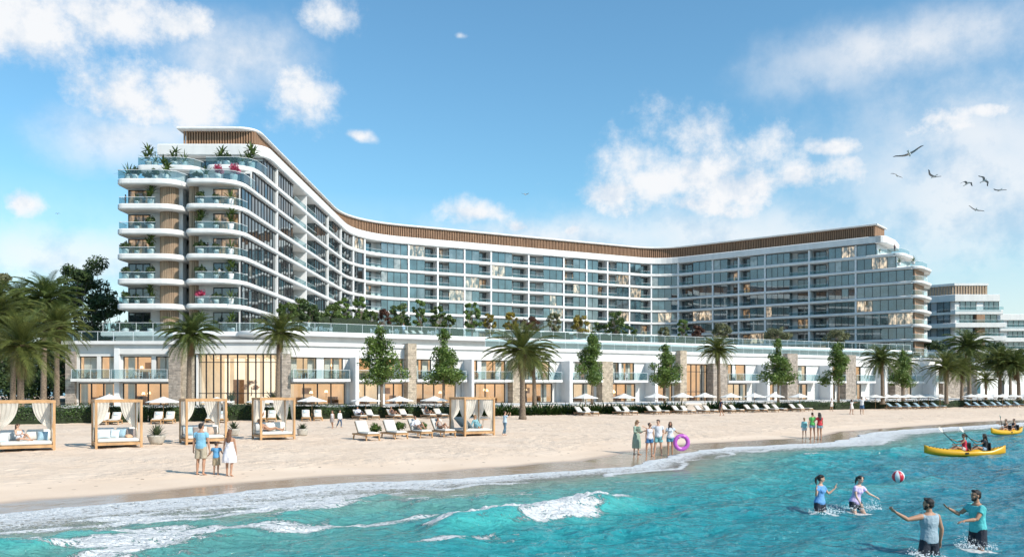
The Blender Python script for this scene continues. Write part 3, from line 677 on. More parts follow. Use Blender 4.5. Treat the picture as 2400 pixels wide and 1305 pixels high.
    for k in range(8):
        edges = [start_s(k)]+S+[SEND[k]]
        z0, z1 = ZK[k]+.39-(.39 if k == 0 else 0), ZK[k+1]-.31
        for i, kd in enumerate(kind):
            a, c = edges[i]+(.2 if i else 0), edges[i+1]-(.2 if i < len(kind)-1 else 0)
            if c-a < .6: continue
            r_ = random.Random(i*31+k)
            parts = [('g', a, c)] if kd == 'g' else ([('g', a, a+(c-a)*.56), ('b', a+(c-a)*.56, c)] if kd == 'gb' else [('b', a, a+(c-a)*.42), ('g', a+(c-a)*.42, c)])
            for t, s0, s1 in parts:
                if t == 'g':
                    b = MB(); n = max(1, round((s1-s0)/(1.5 if i < 5 else 1.75))); lit = r_.random() < (.04 if i < 5 else .12) or (i == 22 and k in (2, 3, 6)); l0 = r_.randint(0, max(0, n-2)); l1 = l0+r_.choice((1, 2, 2, 3))
                    main = r_.choice((1, 2, 1, 0)) if i < 6 else (r_.choice((2, 2, 3, 1)) if i > 17 else r_.choice((1, 1, 2, 2, 3)))
                    if i < 6: main = r_.choice((6, 7, 7, 6))
                    for j in range(n):
                        u0, u1 = s0+(s1-s0)*j/n, s0+(s1-s0)*(j+1)/n
                        mi = main if r_.random() < .74 else (r_.choice((6, 7, 1, 3)) if i < 6 else r_.choice((1, 2, 3, 4)))
                        if lit and l0 <= j < l1: mi = 5
                        if i < 5 and mi == 4 and r_.random() < .5: mi = 1
                        tilt = r_.uniform(-.012, .012)
                        p0, p1 = fpt(u0, 0-tilt), fpt(u1, tilt); q0, q1 = fpt(u0, -.12), fpt(u1, -.12)
                        b.add([(p0.x, p0.y, z0), (p1.x, p1.y, z0), (p1.x, p1.y, z1), (p0.x, p0.y, z1)], [(0, 1, 2, 3)], mi)
                        m0, m1 = fpt(u0-.045, .07), fpt(u0+.045, .07); g0, g1 = fpt(u0-.045, -.1), fpt(u0+.045, -.1)
                        b.prism([tuple(m0), tuple(m1), tuple(g1), tuple(g0)], z0, z1, 0)
                    fstrip(b, s0, s1, -.12, .09, z1-.09, z1+.03, 0); fstrip(b, s0, s1, -.12, .09, z0-.04, z0+.06, 0)
                    e_ = fpt(s0, 0); w = fpt(s1, 0); area = abs(w.x/w.y-e_.x/e_.y)*(z1-z0)/e_.y
                    wins.append((area if k else area*.3, b))
                    # glass cheek where the bay turns into a balcony
                    if kd != 'g':
                        ch = MB(); s_ = s1 if kd == 'gb' else s0; A, B_ = fpt(s_, 0), fpt(s_, -2.0); ch = b
                        ch.add([(A.x, A.y, z0), (B_.x, B_.y, z0), (B_.x, B_.y, z1), (A.x, A.y, z1)], [(0, 1, 2, 3)], 2)
                else:
                    b = MB(); fstrip(b, s0+.02, s1-.02, .28, .31, z0-.02, z0+.78, 0); fstrip(b, s0+.02, s1-.02, .26, .34, z0+.78, z0+.82, 1)
                    e_ = fpt(s0, 0); w = fpt(s1, 0); area = abs(w.x/w.y-e_.x/e_.y)*(z1-z0)/e_.y; rails.append((area if k else area*.3, b))
                    d_ = MB(); q0, q1 = (s0+.25, s0+(s1-s0)*.72) if kd == 'bg' else (s0+(s1-s0)*.3, s1-.25); mid = (q0+q1)/2; mi = 2 if r_.random() < .14 else 1
                    zz = z0-.5 if k else z0
                    for u0, u1 in ((q0, mid), (mid, q1)): fstrip(d_, u0+.05, u1-.05, -1.99, -1.94, zz, z1-.25, mi)
                    for u in (q0, mid, q1): fstrip(d_, u-.05, u+.05, -1.99, -1.9, zz, z1-.22, 0)
                    fstrip(d_, q0-.05, q1+.05, -1.99, -1.9, z1-.25, z1-.15, 0); doors.append((area if k else area*.3, d_))
    def emit(lst, name, mats):
        lst.sort(key=lambda t: -t[0])
        for _, b in lst[:96]: b.build(name, mats, hotel)
        if len(lst) > 96:
            r_ = MB()
            for _, b in lst[96:]:
                o = len(r_.v); r_.v += b.v; r_.f += [tuple(i+o for i in f) for f in b.f]; r_.m += b.m
            x = r_.build(name, mats, hotel); x['kind'] = 'stuff'
    emit(wins, 'window', [M['frame'], M['p1'], M['p0'], M['p2'], M['p3'], M['pl'], M['pb0'], M['pb1']])
    emit(doors, 'balcony_door', [M['frame'], M['door'], M['door_lit']])
    emit(rails, 'balcony_railing', [M['rail'], M['metal']])
    # end face: fronts of the two bays, slatted columns, doors and railings
    def slatcol(x, y, r_, z0, z1, n=15):
        b = MB(); b.lathe([(r_-.12, z0), (r_-.12, z1)], 20, (x, y, 0), 1)
        for j in range(n*2):
            t = math.pi*j/n; cx, cy = x+r_*math.cos(t), y+r_*math.sin(t); b.bar((cx, cy, z0), (cx, cy, z1), .14, .16)
        b.build('slatted_column', [M['wood_pale'], M['woodbase']], hotel)
    def front_door(x0, x1, y, z0, z1, lit, n=3):
        b = MB(); 
        for j in range(n):
            u0, u1 = x0+(x1-x0)*j/n, x0+(x1-x0)*(j+1)/n; b.box(u0, u1, y, y+.04, z0, z1, 2 if lit else 1); b.box(u0-.05, u0+.05, y-.06, y+.03, z0, z1, 0)
        b.box(x1-.05, x1+.05, y-.06, y+.03, z0, z1, 0); b.box(x0-.05, x1+.05, y-.07, y+.03, z1, z1+.12, 0); b.build('balcony_door', [M['frame'], M['door'], M['door_lit']], hotel)
    def glassrail(pts, z, h=1.15):
        b = MB()
        for (a, c) in zip(pts[:-1], pts[1:]):
            b.bar((*a, z+h/2), (*c, z+h/2), .03, h, 0); b.bar((*a, z+h), (*c, z+h), .06, .05, 1)
        b.build('balcony_railing', [M['rail'], M['metal']], hotel)
    for k in range(0, 6):
        z0, z1 = ZK[k]+(.40 if k else 0), ZK[k+1]-.36
        w = MB(); w.box(-53.3, -37.25, 117.6+.05, 119.4, z0-.6, z1+.1); 
        w2 = MB(); w2.box(-44.3, -37.35, 117.4, 117.64, z0-.6, z1+.1); w2.build('end_wall', M['white'], hotel)
        w.v = [(x, y+(2.2 if x < -45 else 0), z) for x, y, z in w.v]; w3 = MB(); w3.box(-53.2, -45.6, 118.2, 119.6, z0-.6, z1+.1); w3.build('end_wall', M['white'], hotel)
        slatcol(-47.35, 118.0, 1.15, z0-.5, z1+.1); slatcol(-43.75, 117.6, .62, z0-.5, z1+.1, 9)
        front_door(-41.0, -37.6, 117.3, z0-.3, z1-.35, k in (3, 4, 5)); front_door(-53.0, -50.1, 118.1, z0-.3, z1-.35, k in (3, 4, 5), 3)
        if k:
            glassrail([(-42.9, 115.45), (-39.4, 115.45), (-38.0, 116.0), (-37.2, 117.3), (-36.9, 119.0)], z0, .95)
            glassrail([(-53.3, 118.0), (-53.3, 115.75), (-48.4, 115.75)], z0, .95)
    # stepped terraces on top of the end face
    for k, fr in ((6, 115.4), (7, 121.6)):
        z0, z1 = ZK[k]+.5, ZK[k+1]-.44; y = fr+6.6 if k == 6 else fr+6.5
        w = MB(); w.box(-52.6, -37.3, y+.1, y+2, z0-.8, z1+.1); w.build('end_wall', M['white'], hotel)
        front_door(-41.2, -37.5, y, z0-.3, z1-.4, False); front_door(-46.6, -44.2, y, z0-.3, z1-.4, False, 4)
        glassrail([(-43.7, fr+.2), (-39.2, fr+.2), (-37.8, fr+.9), (-37.0, fr+2.2), (-36.75, y)], z0, 1.15)
        glassrail([(-53.4, fr+4), (-53.4, fr+.3), (-47.4, fr+.3), (-45.8, fr+1.2), (-45.1, fr+3.2)], z0, 1.15)
    # far end of the right wing: noses with railings, cedar wall
    for k in range(0, 8):
        d = (FC[-1]-FC[-2]).normalized(); nn = Vector((d.y, -d.x)); e0 = fpt(SEND[k], 0); z0, z1 = ZK[k]+.5, ZK[k+1]-.4
        b = MB(); a = e0+d*.3; c = a-nn*8; b.bar((a.x, a.y, (z0+z1)/2-.2), (c.x, c.y, (z0+z1)/2-.2), .3, z1-z0+.6); b.build('end_cladding', M['wood'] if k < 6 else M['white'], hotel)
        ext = 2.2+(SEND[k-1]-SEND[k] if k > 0 else 0)
        p = [e0+nn*.5+d*.2, e0+nn*.5+d*(ext-2.2), e0+d*(ext-1.1)-nn*.2, e0+d*(ext-.6)-nn*1.6, e0+d*(ext-.6)-nn*6]
        glassrail([tuple(x) for x in p], z0-.02, 1.0)
build_hotel()

# ------------------------------------------------------------------ the two-storey beach front building with its roof terraces
class Frame:
    """facade frame: s metres along, n metres out towards the sea"""
    def __init__(f, o, t): f.o, f.t = Vector(o), Vector(t).normalized(); f.n = Vector((f.t.y, -f.t.x))
    def P(f, s, n): return f.o+f.t*s+f.n*n
    def T(f): return lambda s, n, z: (*f.P(s, n), z)
    def s(f, px):
        q = (px-1200)/F; return (q*f.o.y-f.o.x)/(f.t.x-f.t.y*q)
PZ0, PZB, PZW, PZR, PZD = 1.0, 4.25, 6.9, 8.75, 10.4        # ground, balcony, window head, lower roof, terrace deck
FA = Frame((-55.6, 105.0), (1, 0)); FB = Frame((-27.4, 105.0), (TT.x, TT.y))
podium = thing('beachfront_building', 'long white two-storey beach front building with stone piers, balconies and glass-railed roof terraces', 'building', (-27, 106, .9), 0, None, True)
ROOMS = []
def fbox(b, fr, s0, s1, n0, n1, z0, z1, mi=0): b.box(s0, s1, -n1, -n0, z0, z1, mi, lambda s, y, z: (*fr.P(s, -y), z))
def window_unit(fr, s0, s1, z0, z1, n, seed, panes=None, doors=False, rails_=()):
    b = MB(); k = panes or max(1, round((s1-s0)/1.55))
    for j in range(k):
        u0, u1 = s0+(s1-s0)*j/k, s0+(s1-s0)*(j+1)/k; fbox(b, fr, u0+.04, u1-.04, n-.02, n, z0, z1, 1)
    for j in range(k+1):
        u = s0+(s1-s0)*j/k; w = .075 if (doors and 0 < j < k) else .05; fbox(b, fr, u-w, u+w, n-.06, n+.06, z0, z1, 0)
    fbox(b, fr, s0-.05, s1+.05, n-.06, n+.07, z1, z1+.12, 0); fbox(b, fr, s0-.05, s1+.05, n-.06, n+.07, z0-.08, z0+.06, 0)
    for rz_ in rails_: fbox(b, fr, s0, s1, n-.05, n+.05, rz_, rz_+.09, 0)
    b.build('window', [M['frame'], M['clear']], podium)
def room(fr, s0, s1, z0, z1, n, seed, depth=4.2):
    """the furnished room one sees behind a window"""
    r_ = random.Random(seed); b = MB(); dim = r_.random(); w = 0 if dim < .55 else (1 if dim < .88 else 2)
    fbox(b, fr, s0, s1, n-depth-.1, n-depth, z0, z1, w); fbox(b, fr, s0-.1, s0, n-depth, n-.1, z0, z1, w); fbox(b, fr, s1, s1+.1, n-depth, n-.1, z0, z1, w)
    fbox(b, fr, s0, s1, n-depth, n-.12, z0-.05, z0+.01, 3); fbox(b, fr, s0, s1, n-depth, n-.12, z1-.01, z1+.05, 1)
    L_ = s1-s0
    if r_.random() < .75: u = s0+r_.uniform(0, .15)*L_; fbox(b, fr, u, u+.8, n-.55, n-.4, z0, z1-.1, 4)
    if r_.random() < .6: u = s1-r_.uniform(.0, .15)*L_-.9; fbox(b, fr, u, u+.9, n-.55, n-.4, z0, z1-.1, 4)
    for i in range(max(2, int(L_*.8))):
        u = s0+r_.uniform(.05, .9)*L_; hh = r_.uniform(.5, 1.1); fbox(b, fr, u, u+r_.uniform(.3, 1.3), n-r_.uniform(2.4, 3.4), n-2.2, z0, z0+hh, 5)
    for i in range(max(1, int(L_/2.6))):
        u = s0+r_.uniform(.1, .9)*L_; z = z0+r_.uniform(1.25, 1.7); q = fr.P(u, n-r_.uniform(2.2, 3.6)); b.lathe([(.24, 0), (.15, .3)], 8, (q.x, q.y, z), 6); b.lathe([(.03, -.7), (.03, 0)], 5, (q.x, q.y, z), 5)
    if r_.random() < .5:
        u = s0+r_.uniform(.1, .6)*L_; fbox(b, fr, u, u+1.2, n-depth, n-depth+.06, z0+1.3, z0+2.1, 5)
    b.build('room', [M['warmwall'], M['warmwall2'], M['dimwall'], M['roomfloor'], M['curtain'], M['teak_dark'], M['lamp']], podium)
def balcony(fr, s0, s1, out, z=None, ends=True):
    z = z or PZB; b = MB(); fbox(b, fr, s0, s1, 0.0, out, z-.36, z-.02); b.build('balcony_slab', M['white'], podium)
    r_ = MB(); fbox(r_, fr, s0+.05, s1-.05, out-.14, out-.11, z-.018, z+1.08, 0); fbox(r_, fr, s0+.05, s1-.05, out-.16, out-.09, z+1.08, z+1.12, 1)
    k = max(1, round((s1-s0)/1.9))
    for j in range(k+1):
        u = s0+.06+(s1-s0-.12)*j/k; fbox(r_, fr, u-.02, u+.02, out-.15, out-.1, z-.018, z+1.08, 1)
    if ends:
        for u in (s0+.06, s1-.06): fbox(r_, fr, u-.015, u+.015, .05, out-.15, z-.018, z+1.08, 0)
    r_.build('balcony_railing', [M['rail'], M['metal']], podium)
def terrace_rail(pts, z, h=1.15):
    b = MB()
    for a, c in zip(pts[:-1], pts[1:]):
        a, c = Vector(a), Vector(c); k = max(1, round((c-a).length/2.2)); b.bar((*a, z+h/2), (*c, z+h/2), .03, h, 0); b.bar((*a, z+h), (*c, z+h), .07, .045, 1)
        for j in range(k+1): p = a+(c-a)*j/k; b.bar((*p, z), (*p, z+h), .045, .045, 1)
    b.build('terrace_railing', [M['rail'], M['metal']], podium)
WALL = MB()
def bay(fr, p0, p1, up, lo, seed, out=1.7, zw=PZW, balc=True, bal_px=None):
    """one bay between piers: upper windows over a balcony, lower shop-like glazing; up/lo are (px, px) pairs"""
    s0, s1 = fr.s(p0), fr.s(p1)
    for z0, z1, lst, nm in ((PZB, zw, up, 'u'), (PZ0, 3.72, lo, 'l')):
        edge = s0
        for j, (a, c) in enumerate(lst):
            a, c = fr.s(a), fr.s(c)
            if a-edge > .03: fbox(WALL, fr, edge, a-.05, -.45, 0, z0-.1, z1)
            window_unit(fr, a, c, z0+.02, z1-.12, -.22, seed+j, doors=(nm == 'l'))
            room(fr, a-.04, c+.04, z0, z1+.02, -.3, seed*7+j+(50 if nm == 'l' else 0)); edge = c+.05
        if s1-edge > .03: fbox(WALL, fr, edge, s1, -.45, 0, z0-.1, z1)
    fbox(WALL, fr, s0, s1, -.45, .0, 3.72, PZB-.1)
    if balc:
        a, c = (fr.s(bal_px[0]), fr.s(bal_px[1])) if bal_px else (s0, s1); balcony(fr, a+.04, c-.04, out)
def stone_pier(fr, p0, p1, out, z1, m='stone', back=.6):
    b = MB(); fbox(b, fr, fr.s(p0), fr.s(p1), -back, out, .6, z1); b.build('stone_pier', M[m], podium)
def fin(fr, p0, p1, out=2.5, z1=6.95):
    """white party wall standing out between two balconies; its front edge fills p0..p1"""
    s = fr.s((p0+p1)/2); q = (p1-p0)/F*fr.P(s, 0).y*.5
    b = MB(); w = max(.32, min(.6, q)); sc_ = fr.s(p1)-w; fbox(b, fr, sc_, sc_+w, 0.01, out, .6, z1); b.build('party_wall', M['fin'], podium)
def build_podium():
    # ---- straight part at the near end
    bay(FA, 180, 272, [(187, 226), (237, 270)], [(184, 270)], 1, 1.6, 7.0)
    bay(FA, 272, 405, [(289, 354), (366, 404)], [(288, 404)], 2, 1.6, 7.0)
    stone_pier(FA, 158, 180, .5, 7.6, 'stone2'); stone_pier(FA, 405, 432, 1.3, 8.1, 'stone2'); stone_pier(FA, 432, 466, .9, 8.0, 'stone')
    b = MB(); fbox(b, FA, FA.s(272), FA.s(284), 0, .55, .6, 8.0); b.build('party_wall', M['fin'], podium)
    # lobby: double-height bay window
    s0, s1 = FA.s(470), FA.s(660); zt = 7.15
    for (a, c, k) in ((470, 538, 4), (538, 585, 2), (585, 655, 4)):
        window_unit(FA, FA.s(a), FA.s(c), PZ0, zt, {470: .5, 538: .75, 585: .5}[a], 5, k, True, (2.4, 6.2))
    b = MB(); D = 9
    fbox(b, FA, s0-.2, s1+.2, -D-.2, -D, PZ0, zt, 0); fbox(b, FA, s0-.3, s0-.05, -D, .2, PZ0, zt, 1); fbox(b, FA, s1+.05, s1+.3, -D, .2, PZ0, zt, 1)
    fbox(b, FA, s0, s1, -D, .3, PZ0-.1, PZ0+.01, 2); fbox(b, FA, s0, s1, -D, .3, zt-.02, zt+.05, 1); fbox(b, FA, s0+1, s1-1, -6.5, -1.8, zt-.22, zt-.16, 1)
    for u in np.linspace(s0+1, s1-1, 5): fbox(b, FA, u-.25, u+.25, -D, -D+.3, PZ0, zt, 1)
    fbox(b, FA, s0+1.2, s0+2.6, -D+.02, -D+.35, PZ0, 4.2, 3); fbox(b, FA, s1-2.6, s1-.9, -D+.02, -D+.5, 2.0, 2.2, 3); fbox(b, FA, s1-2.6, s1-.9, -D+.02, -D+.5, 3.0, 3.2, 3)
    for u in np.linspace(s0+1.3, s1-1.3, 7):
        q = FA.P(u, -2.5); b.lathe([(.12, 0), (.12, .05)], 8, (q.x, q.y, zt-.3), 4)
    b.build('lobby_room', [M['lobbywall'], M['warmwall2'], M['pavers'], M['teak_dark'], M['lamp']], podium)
    fbox(WALL, FA, s0-.4, s0, -.4, .9, .6, zt); 
    stone_pier(FB, 657, 678, .7, 7.3, 'stone2')
    # ---- the long angled front
    bays = [(678, 812, [(682, 741), (760, 803)], [(680, 808)]), (826, 946, [(828, 868), (898, 944)], [(826, 886), (903, 944)]), (966, 1082, [(967, 1010), (1022, 1062)], [(967, 1068)]),
            (1092, 1190, [(1092, 1118), (1129, 1184)], [(1092, 1184)]), (1214, 1302, [(1216, 1240), (1262, 1288)], [(1214, 1294)]), (1320, 1398, [(1321, 1337), (1347, 1396)], [(1321, 1392)]),
            (1423, 1502, [(1424, 1450), (1457, 1486)], [(1424, 1489)]), (1518, 1580, [(1519, 1545), (1553, 1576)], [(1519, 1576)]), (1690, 1764, [(1692, 1716), (1723, 1747)], [(1692, 1750)]),
            (1778, 1830, [(1780, 1800), (1808, 1826)], [(1780, 1814)]), (1854, 1908, [(1855, 1864), (1869, 1889)], [(1855, 1892)]), (1924, 1966, [(1925, 1946), (1952, 1962)], [(1925, 1957)]),
            (1990, 2034, [(1992, 1997), (2000, 2017)], [(1992, 2018)]), (2051, 2082, [(2052, 2067), (2070, 2079)], [(2052, 2080)]), (2112, 2150, [(2114, 2124), (2128, 2138)], [(2116, 2136)]), (2166, 2200, [(2168, 2184), (2187, 2194)], [(2168, 2184)])]
    bp = [(678, 812), (826, 948), (966, 1082), (1092, 1190), (1214, 1304), (1320, 1398), (1423, 1503), (1518, 1580), (1690, 1762), (1778, 1830), (1854, 1907), (1924, 1966), (1990, 2034), (2051, 2090), (2112, 2149), (2166, 2198)]
    for i, ((p0, p1, up, lo), bb) in enumerate(zip(bays, bp)): bay(FB, p0, p1, up, lo, 20+i*3, 1.75, PZW, True, bb)
    for p0, p1 in ((810, 826), (1080, 1092), (1304, 1320), (1502, 1518), (1764, 1778), (1908, 1925), (2034, 2052), (2149, 2166)): fin(FB, p0, p1); fbox(WALL, FB, FB.s(p0)-.05, FB.s(p1)+.05, -.45, 0, .6, PZW)
    for p0, p1, m in ((946, 966, 'stone'), (1190, 1214, 'stone'), (1398, 1423, 'stone'), (1580, 1595, 'stone'), (1657, 1690, 'stone2'), (1830, 1854, 'stone2'), (1966, 1990, 'stone2'), (2082, 2112, 'stone2')):
        stone_pier(FB, p0, p1, 1.5, 8.9 if p0 in (946, 1580, 1830, 1966) else 7.0, m)
    s0, s1 = FB.s(1595), FB.s(1657); window_unit(FB, s0, s1, PZ0, 6.7, -.1, 3, 5, True, (2.4, 5.6)); room(FB, s0, s1, PZ0, 6.8, -.2, 12, 5)
    # eaves, parapet, stepped cornice, lower roof
    fbox(WALL, FA, FA.s(160), FA.s(470), -.5, .02, 7.0, PZR-.3); fbox(WALL, FA, FA.s(272), FA.s(470), .02, .5, 7.25, PZR-.3)
    fbox(WALL, FA, s_l0, s_l1, -.6, 1.2, 7.15+.13, PZR-.1) if (s_l0 := FA.s(466)) is not None and (s_l1 := FA.s(662)) else None
    S0, S1 = FB.s(655), FB.s(2205)
    fbox(WALL, FB, S0, S1, -.5, .25, PZW+.02, PZR-.45); fbox(WALL, FB, S0-.4, S1+.2, -.7, .5, PZR-.45, PZR+.02)
    fbox(WALL, FA, FA.s(158)-.3, FA.s(470), -.7, .9, PZR-.3, PZR+.1); fbox(WALL, FA, FA.s(466), FA.s(664), -.7, 1.5, PZR-.1, PZR+.2)
    WALL.build('wall', M['white'], podium)
    b = MB(); pts = [tuple(FA.P(FA.s(160), -.5)), tuple(FA.P(FA.s(660), -.5)), tuple(FB.P(S1, -.5)), tuple(FB.P(S1, -14)), (-26, 124), (-58, 126)]; b.prism(pts, PZR-.6, PZR-.06); b.build('roof', M['pavers'], podium)
    b = MB(); b.prism([tuple(FA.P(FA.s(160), -9.6)), tuple(FA.P(FA.s(650), -9.6)), tuple(FB.P(S1, -6.5)), tuple(FB.P(S1, -14)), (-26, 124), (-58, 126)], .5, PZR-.62); b.build('inner_wall', M['ceil'], podium)
    # recessed upper wall, deck fascia and the terrace deck
    D0 = FB.P(FB.s(700)-3, -6.0); D1 = FB.P(S1-1, -6.0)
    dk = [(-53.8, 112.4), (-38.5, 112.4), (-34.2, 112.9), (-31.5, 114.4)]
    join = FB.P(FB.s(690), -6.0); deck = dk+[tuple(join), tuple(D1), tuple(FB.P(S1-1, -60)), (60, 222), (-30, 205), (-36.0, 190), (-36, 118), (-53.8, 118)]
    b = MB(); b.prism(deck, PZD-.5, PZD); b.build('terrace_deck', [M['pavers']], podium)
    b = MB(); b.prism([tuple(Vector(p)) for p in offs(deck, .25)[:6]]+[tuple(Vector(p)) for p in offs(deck, -.25)[:6]][::-1], PZD-.52, PZD+.12, 0, .08); b.build('terrace_fascia', M['white'], podium)
    b = MB(); w = offs(deck, -1.1)[:6]; v = offs(deck, -1.6)[:6]; b.prism(list(w)+list(v)[::-1], PZR-.2, PZD-.4); b.build('upper_wall', M['white'], podium)
    e = offs(deck, .05); terrace_rail(e[0:2]+[e[2], e[3]]+[e[4]], PZD+.12); terrace_rail([e[4], e[5]], PZD+.12)
    # lower roof railings: near end, and the long right-hand part
    q = [tuple(FA.P(FA.s(160), -3)), tuple(FA.P(FA.s(160), .6)), tuple(FA.P(FA.s(272), .6))]; terrace_rail(q, PZR+.1)
    terrace_rail([tuple(FA.P(FA.s(272), .65)), tuple(FA.P(FA.s(410), .65))], PZR+.1)
    terrace_rail([tuple(FB.P(FB.s(1135), .3)), tuple(FB.P(S1, .3))], PZR+.02, 1.1)
    b = MB(); c = (-32.6, 112.0); b.lathe([(1.5, PZR), (1.5, PZD-.9), (3.6, PZD-.55), (3.8, PZD-.4), (3.8, PZD+.1), (3.6, PZD+.14)], 28, (c[0], c[1]+1.8, 0)); b.build('round_support', M['white'], podium, True)
    # terrace steps down to the sand in front of the second lobby
    b = MB(); s0, s1 = FB.s(1605), FB.s(1668)
    for i in range(5): fbox(b, FB, s0-1, s1+1, .5+i*.6, 13-i*2.0 if i else 14, .2+i*.16, .36+i*.16)
    b.build('stone_steps', M['pavers'], podium)
    # end stone wall and the low white wing further right
    e = MB(); fbox(e, FB, FB.s(2206), FB.s(2286), -5, .4, .5, 6.6); x = e.build('stone_wall', M['stone2'], None, False, (*FB.P(FB.s(2240), 0), .9)); tag(x, 'grey stone-clad garden wall block standing past the end of the white beach building', 'wall')
    e = thing('garden_pavilion', 'low white pavilion with a door half hidden behind the palms at the right', 'pavilion', (*FB.P(FB.s(2340), -8), .9), 0, None, True)
    b = MB(); fbox(b, FB, FB.s(2290), FB.s(2460), -12, -3, .5, 6.0); fbox(b, FB, FB.s(2288), FB.s(2462), -12.4, -2.6, 6.0, 6.5); b.build('wall', M['white'], e)
    b = MB(); fbox(b, FB, FB.s(2372), FB.s(2386), -3, -2.9, 1.0, 4.6); b.build('door', M['frame'], e); b = MB(); fbox(b, FB, FB.s(2306), FB.s(2330), -3, -2.9, 1.8, 4.4); b.build('window', M['p1'], e)
    # promenade paving between hedge and building
    b = MB(); b.prism([(-64, 104.9), (-62, 90), tuple(FB.P(-14, 12)), tuple(FB.P(S1+40, 16)), tuple(FB.P(S1+40, -3)), tuple(FB.P(0, -.4)), (-55, 105.6)], .6, .985); struct(b.build('promenade', M['pavers']))
    x = MB(); x.prism([(-57.5, 94), (-41, 94), (-41, 97.4), (-57.5, 97.4)], .9, 1.12); x.prism([(-57.1, 94.4), (-41.4, 94.4), (-41.4, 97), (-57.1, 97)], 1.1, 1.13, 1)
    tag(x.build('pool', [M['pavers'], mat('pool_water', (.10, .34, .38), .06, .1, 2, .3, 3)], None, False, (-49, 95.7, 1.0)), 'narrow turquoise pool with pale stone rim in front of the beach building', 'pool')
build_podium()

# ------------------------------------------------------------------ the neighbouring blocks at the right
def far_block(name, label, plan, z0, fl, n, glass_edge, seed, wood=True):
    r_ = random.Random(seed); c = sum((Vector(p) for p in plan), Vector((0, 0)))/len(plan); t = thing(name, label, 'apartment block', (c.x, c.y, .9), 0, None, True)
    b = MB(); b.prism(offs(plan, -1.4), 0, z0+fl*n); b.build('wall', M['white'], t)
    for k in range(n+1):
        b = MB(); sh = -.6*max(0, k-n+2); b.prism(offs(plan, .5+sh), z0+fl*k-.35, z0+fl*k+(1.05 if k < n else 1.8), 0, .12); b.build('floor_band', M['white'], t)
    for e in range(2):
        a, c2 = Vector(plan[e]), Vector(plan[e+1]); fr = Frame(a, c2-a); Ln = (c2-a).length
        for k in range(n):
            zz0, zz1 = z0+fl*k+1.05, z0+fl*(k+1)-.35
            m = max(2, int(Ln/9)) if e != glass_edge else 3
            for j in range(m):
                u0, u1 = Ln*j/m+.3, Ln*(j+1)/m-.3
                if e == glass_edge: u1 -= .22*Ln/m
                if e != glass_edge: u0 += .25*Ln/m; u1 -= .3*Ln/m*r_.random()
                w = MB(); n_ = -1.35 if e != glass_edge else -.1; q = max(2, round((u1-u0)/1.7))
                fbox(w, fr, u0, u1, n_-.05, n_, zz0-.6, zz1, r_.choice((1, 1, 2)))
                for i in range(q+1): fbox(w, fr, u0+(u1-u0)*i/q-.07, u0+(u1-u0)*i/q+.07, n_, n_+.08, zz0-.6, zz1, 0)
                w.build('window', [M['frame'], M['p0'], M['p2']], t)
            if e != glass_edge:
                g = MB(); fbox(g, fr, .2, Ln-.2, .3, .34, zz0, zz0+.9, 0); fbox(g, fr, .2, Ln-.2, .28, .36, zz0+.9, zz0+.96, 1); g.build('balcony_railing', [M['rail'], M['metal']], t)
                if k < n-1 and wood: g = MB(); fbox(g, fr, Ln*.45, Ln*.62, -1.3, -.2, zz0-.5, zz1); g.build('cedar_panel', M['wood'], t)
    if wood:
        zt = z0+fl*n+1.7; b = MB(); p = offs(plan, -3.2); 
        for a, c2 in zip(p, p[1:]+p[:1]):
            a, c2 = Vector(a), Vector(c2); k = max(1, int((c2-a).length/.8))
            for i in range(k): q = a+(c2-a)*(i+.5)/k; b.bar((*q, zt-.6), (*q, zt+3.0), .45, .3)
        b.build('wood_screen', M['wood_pale'], t); b = MB(); b.prism(offs(plan, -2.9), zt+3.0, zt+3.7); b.prism(offs(plan, -3.8), zt-1, zt+3.0); b.build('roof', M['white'], t)
far_block('apartment_building', 'white stepped apartment block with cedar penthouse beyond the hotel end', [(121.5, 268), (133, 256), (147.5, 256), (147.5, 285), (121.5, 300)], 9.4, 3.95, 5, 0, 5)
far_block('apartment_building', 'farthest white apartment block with plain flat roof, cut by the right edge', [(160.5, 300), (166, 290), (190, 290), (190, 320), (160.5, 320)], 7.6, 3.7, 5, 0, 8, False)

# ------------------------------------------------------------------ plants
def leaf_cloud(b, clumps, n, size, mi=0, seed=0, shell=.55, flat=.35):
    """many leaf-sized quads scattered through overlapping clumps (centre, radii)"""
    r_ = np.random.RandomState(seed); vol = np.array([c[1][0]*c[1][1]+c[1][0]*c[1][2] for c in clumps]); k = r_.choice(len(clumps), n, p=vol/vol.sum())
    cen = np.array([c[0] for c in clumps])[k]; rad = np.array([c[1] for c in clumps])[k]
    d = r_.normal(size=(n, 3)); d /= np.linalg.norm(d, axis=1)[:, None]; q = shell+(1-shell)*r_.rand(n, 1)**.6
    p = cen+d*rad*q
    nn = d*.9+r_.normal(size=(n, 3))*.6+np.array([0, 0, flat]); nn /= np.linalg.norm(nn, axis=1)[:, None]
    a = np.cross(nn, r_.normal(size=(n, 3))); a /= np.linalg.norm(a, axis=1)[:, None]; c = np.cross(nn, a)
    s = size*(.6+.8*r_.rand(n, 1)); w = s*(.34+.2*r_.rand(n, 1))
    V = np.stack([p-a*s*.5, p+c*w*.5, p+a*s*.5, p-c*w*.5], 1).reshape(-1, 3); o = len(b.v)
    b.v += [tuple(x) for x in V.tolist()]; b.f += [(o+4*i, o+4*i+1, o+4*i+2, o+4*i+3) for i in range(n)]; b.m += [mi]*n
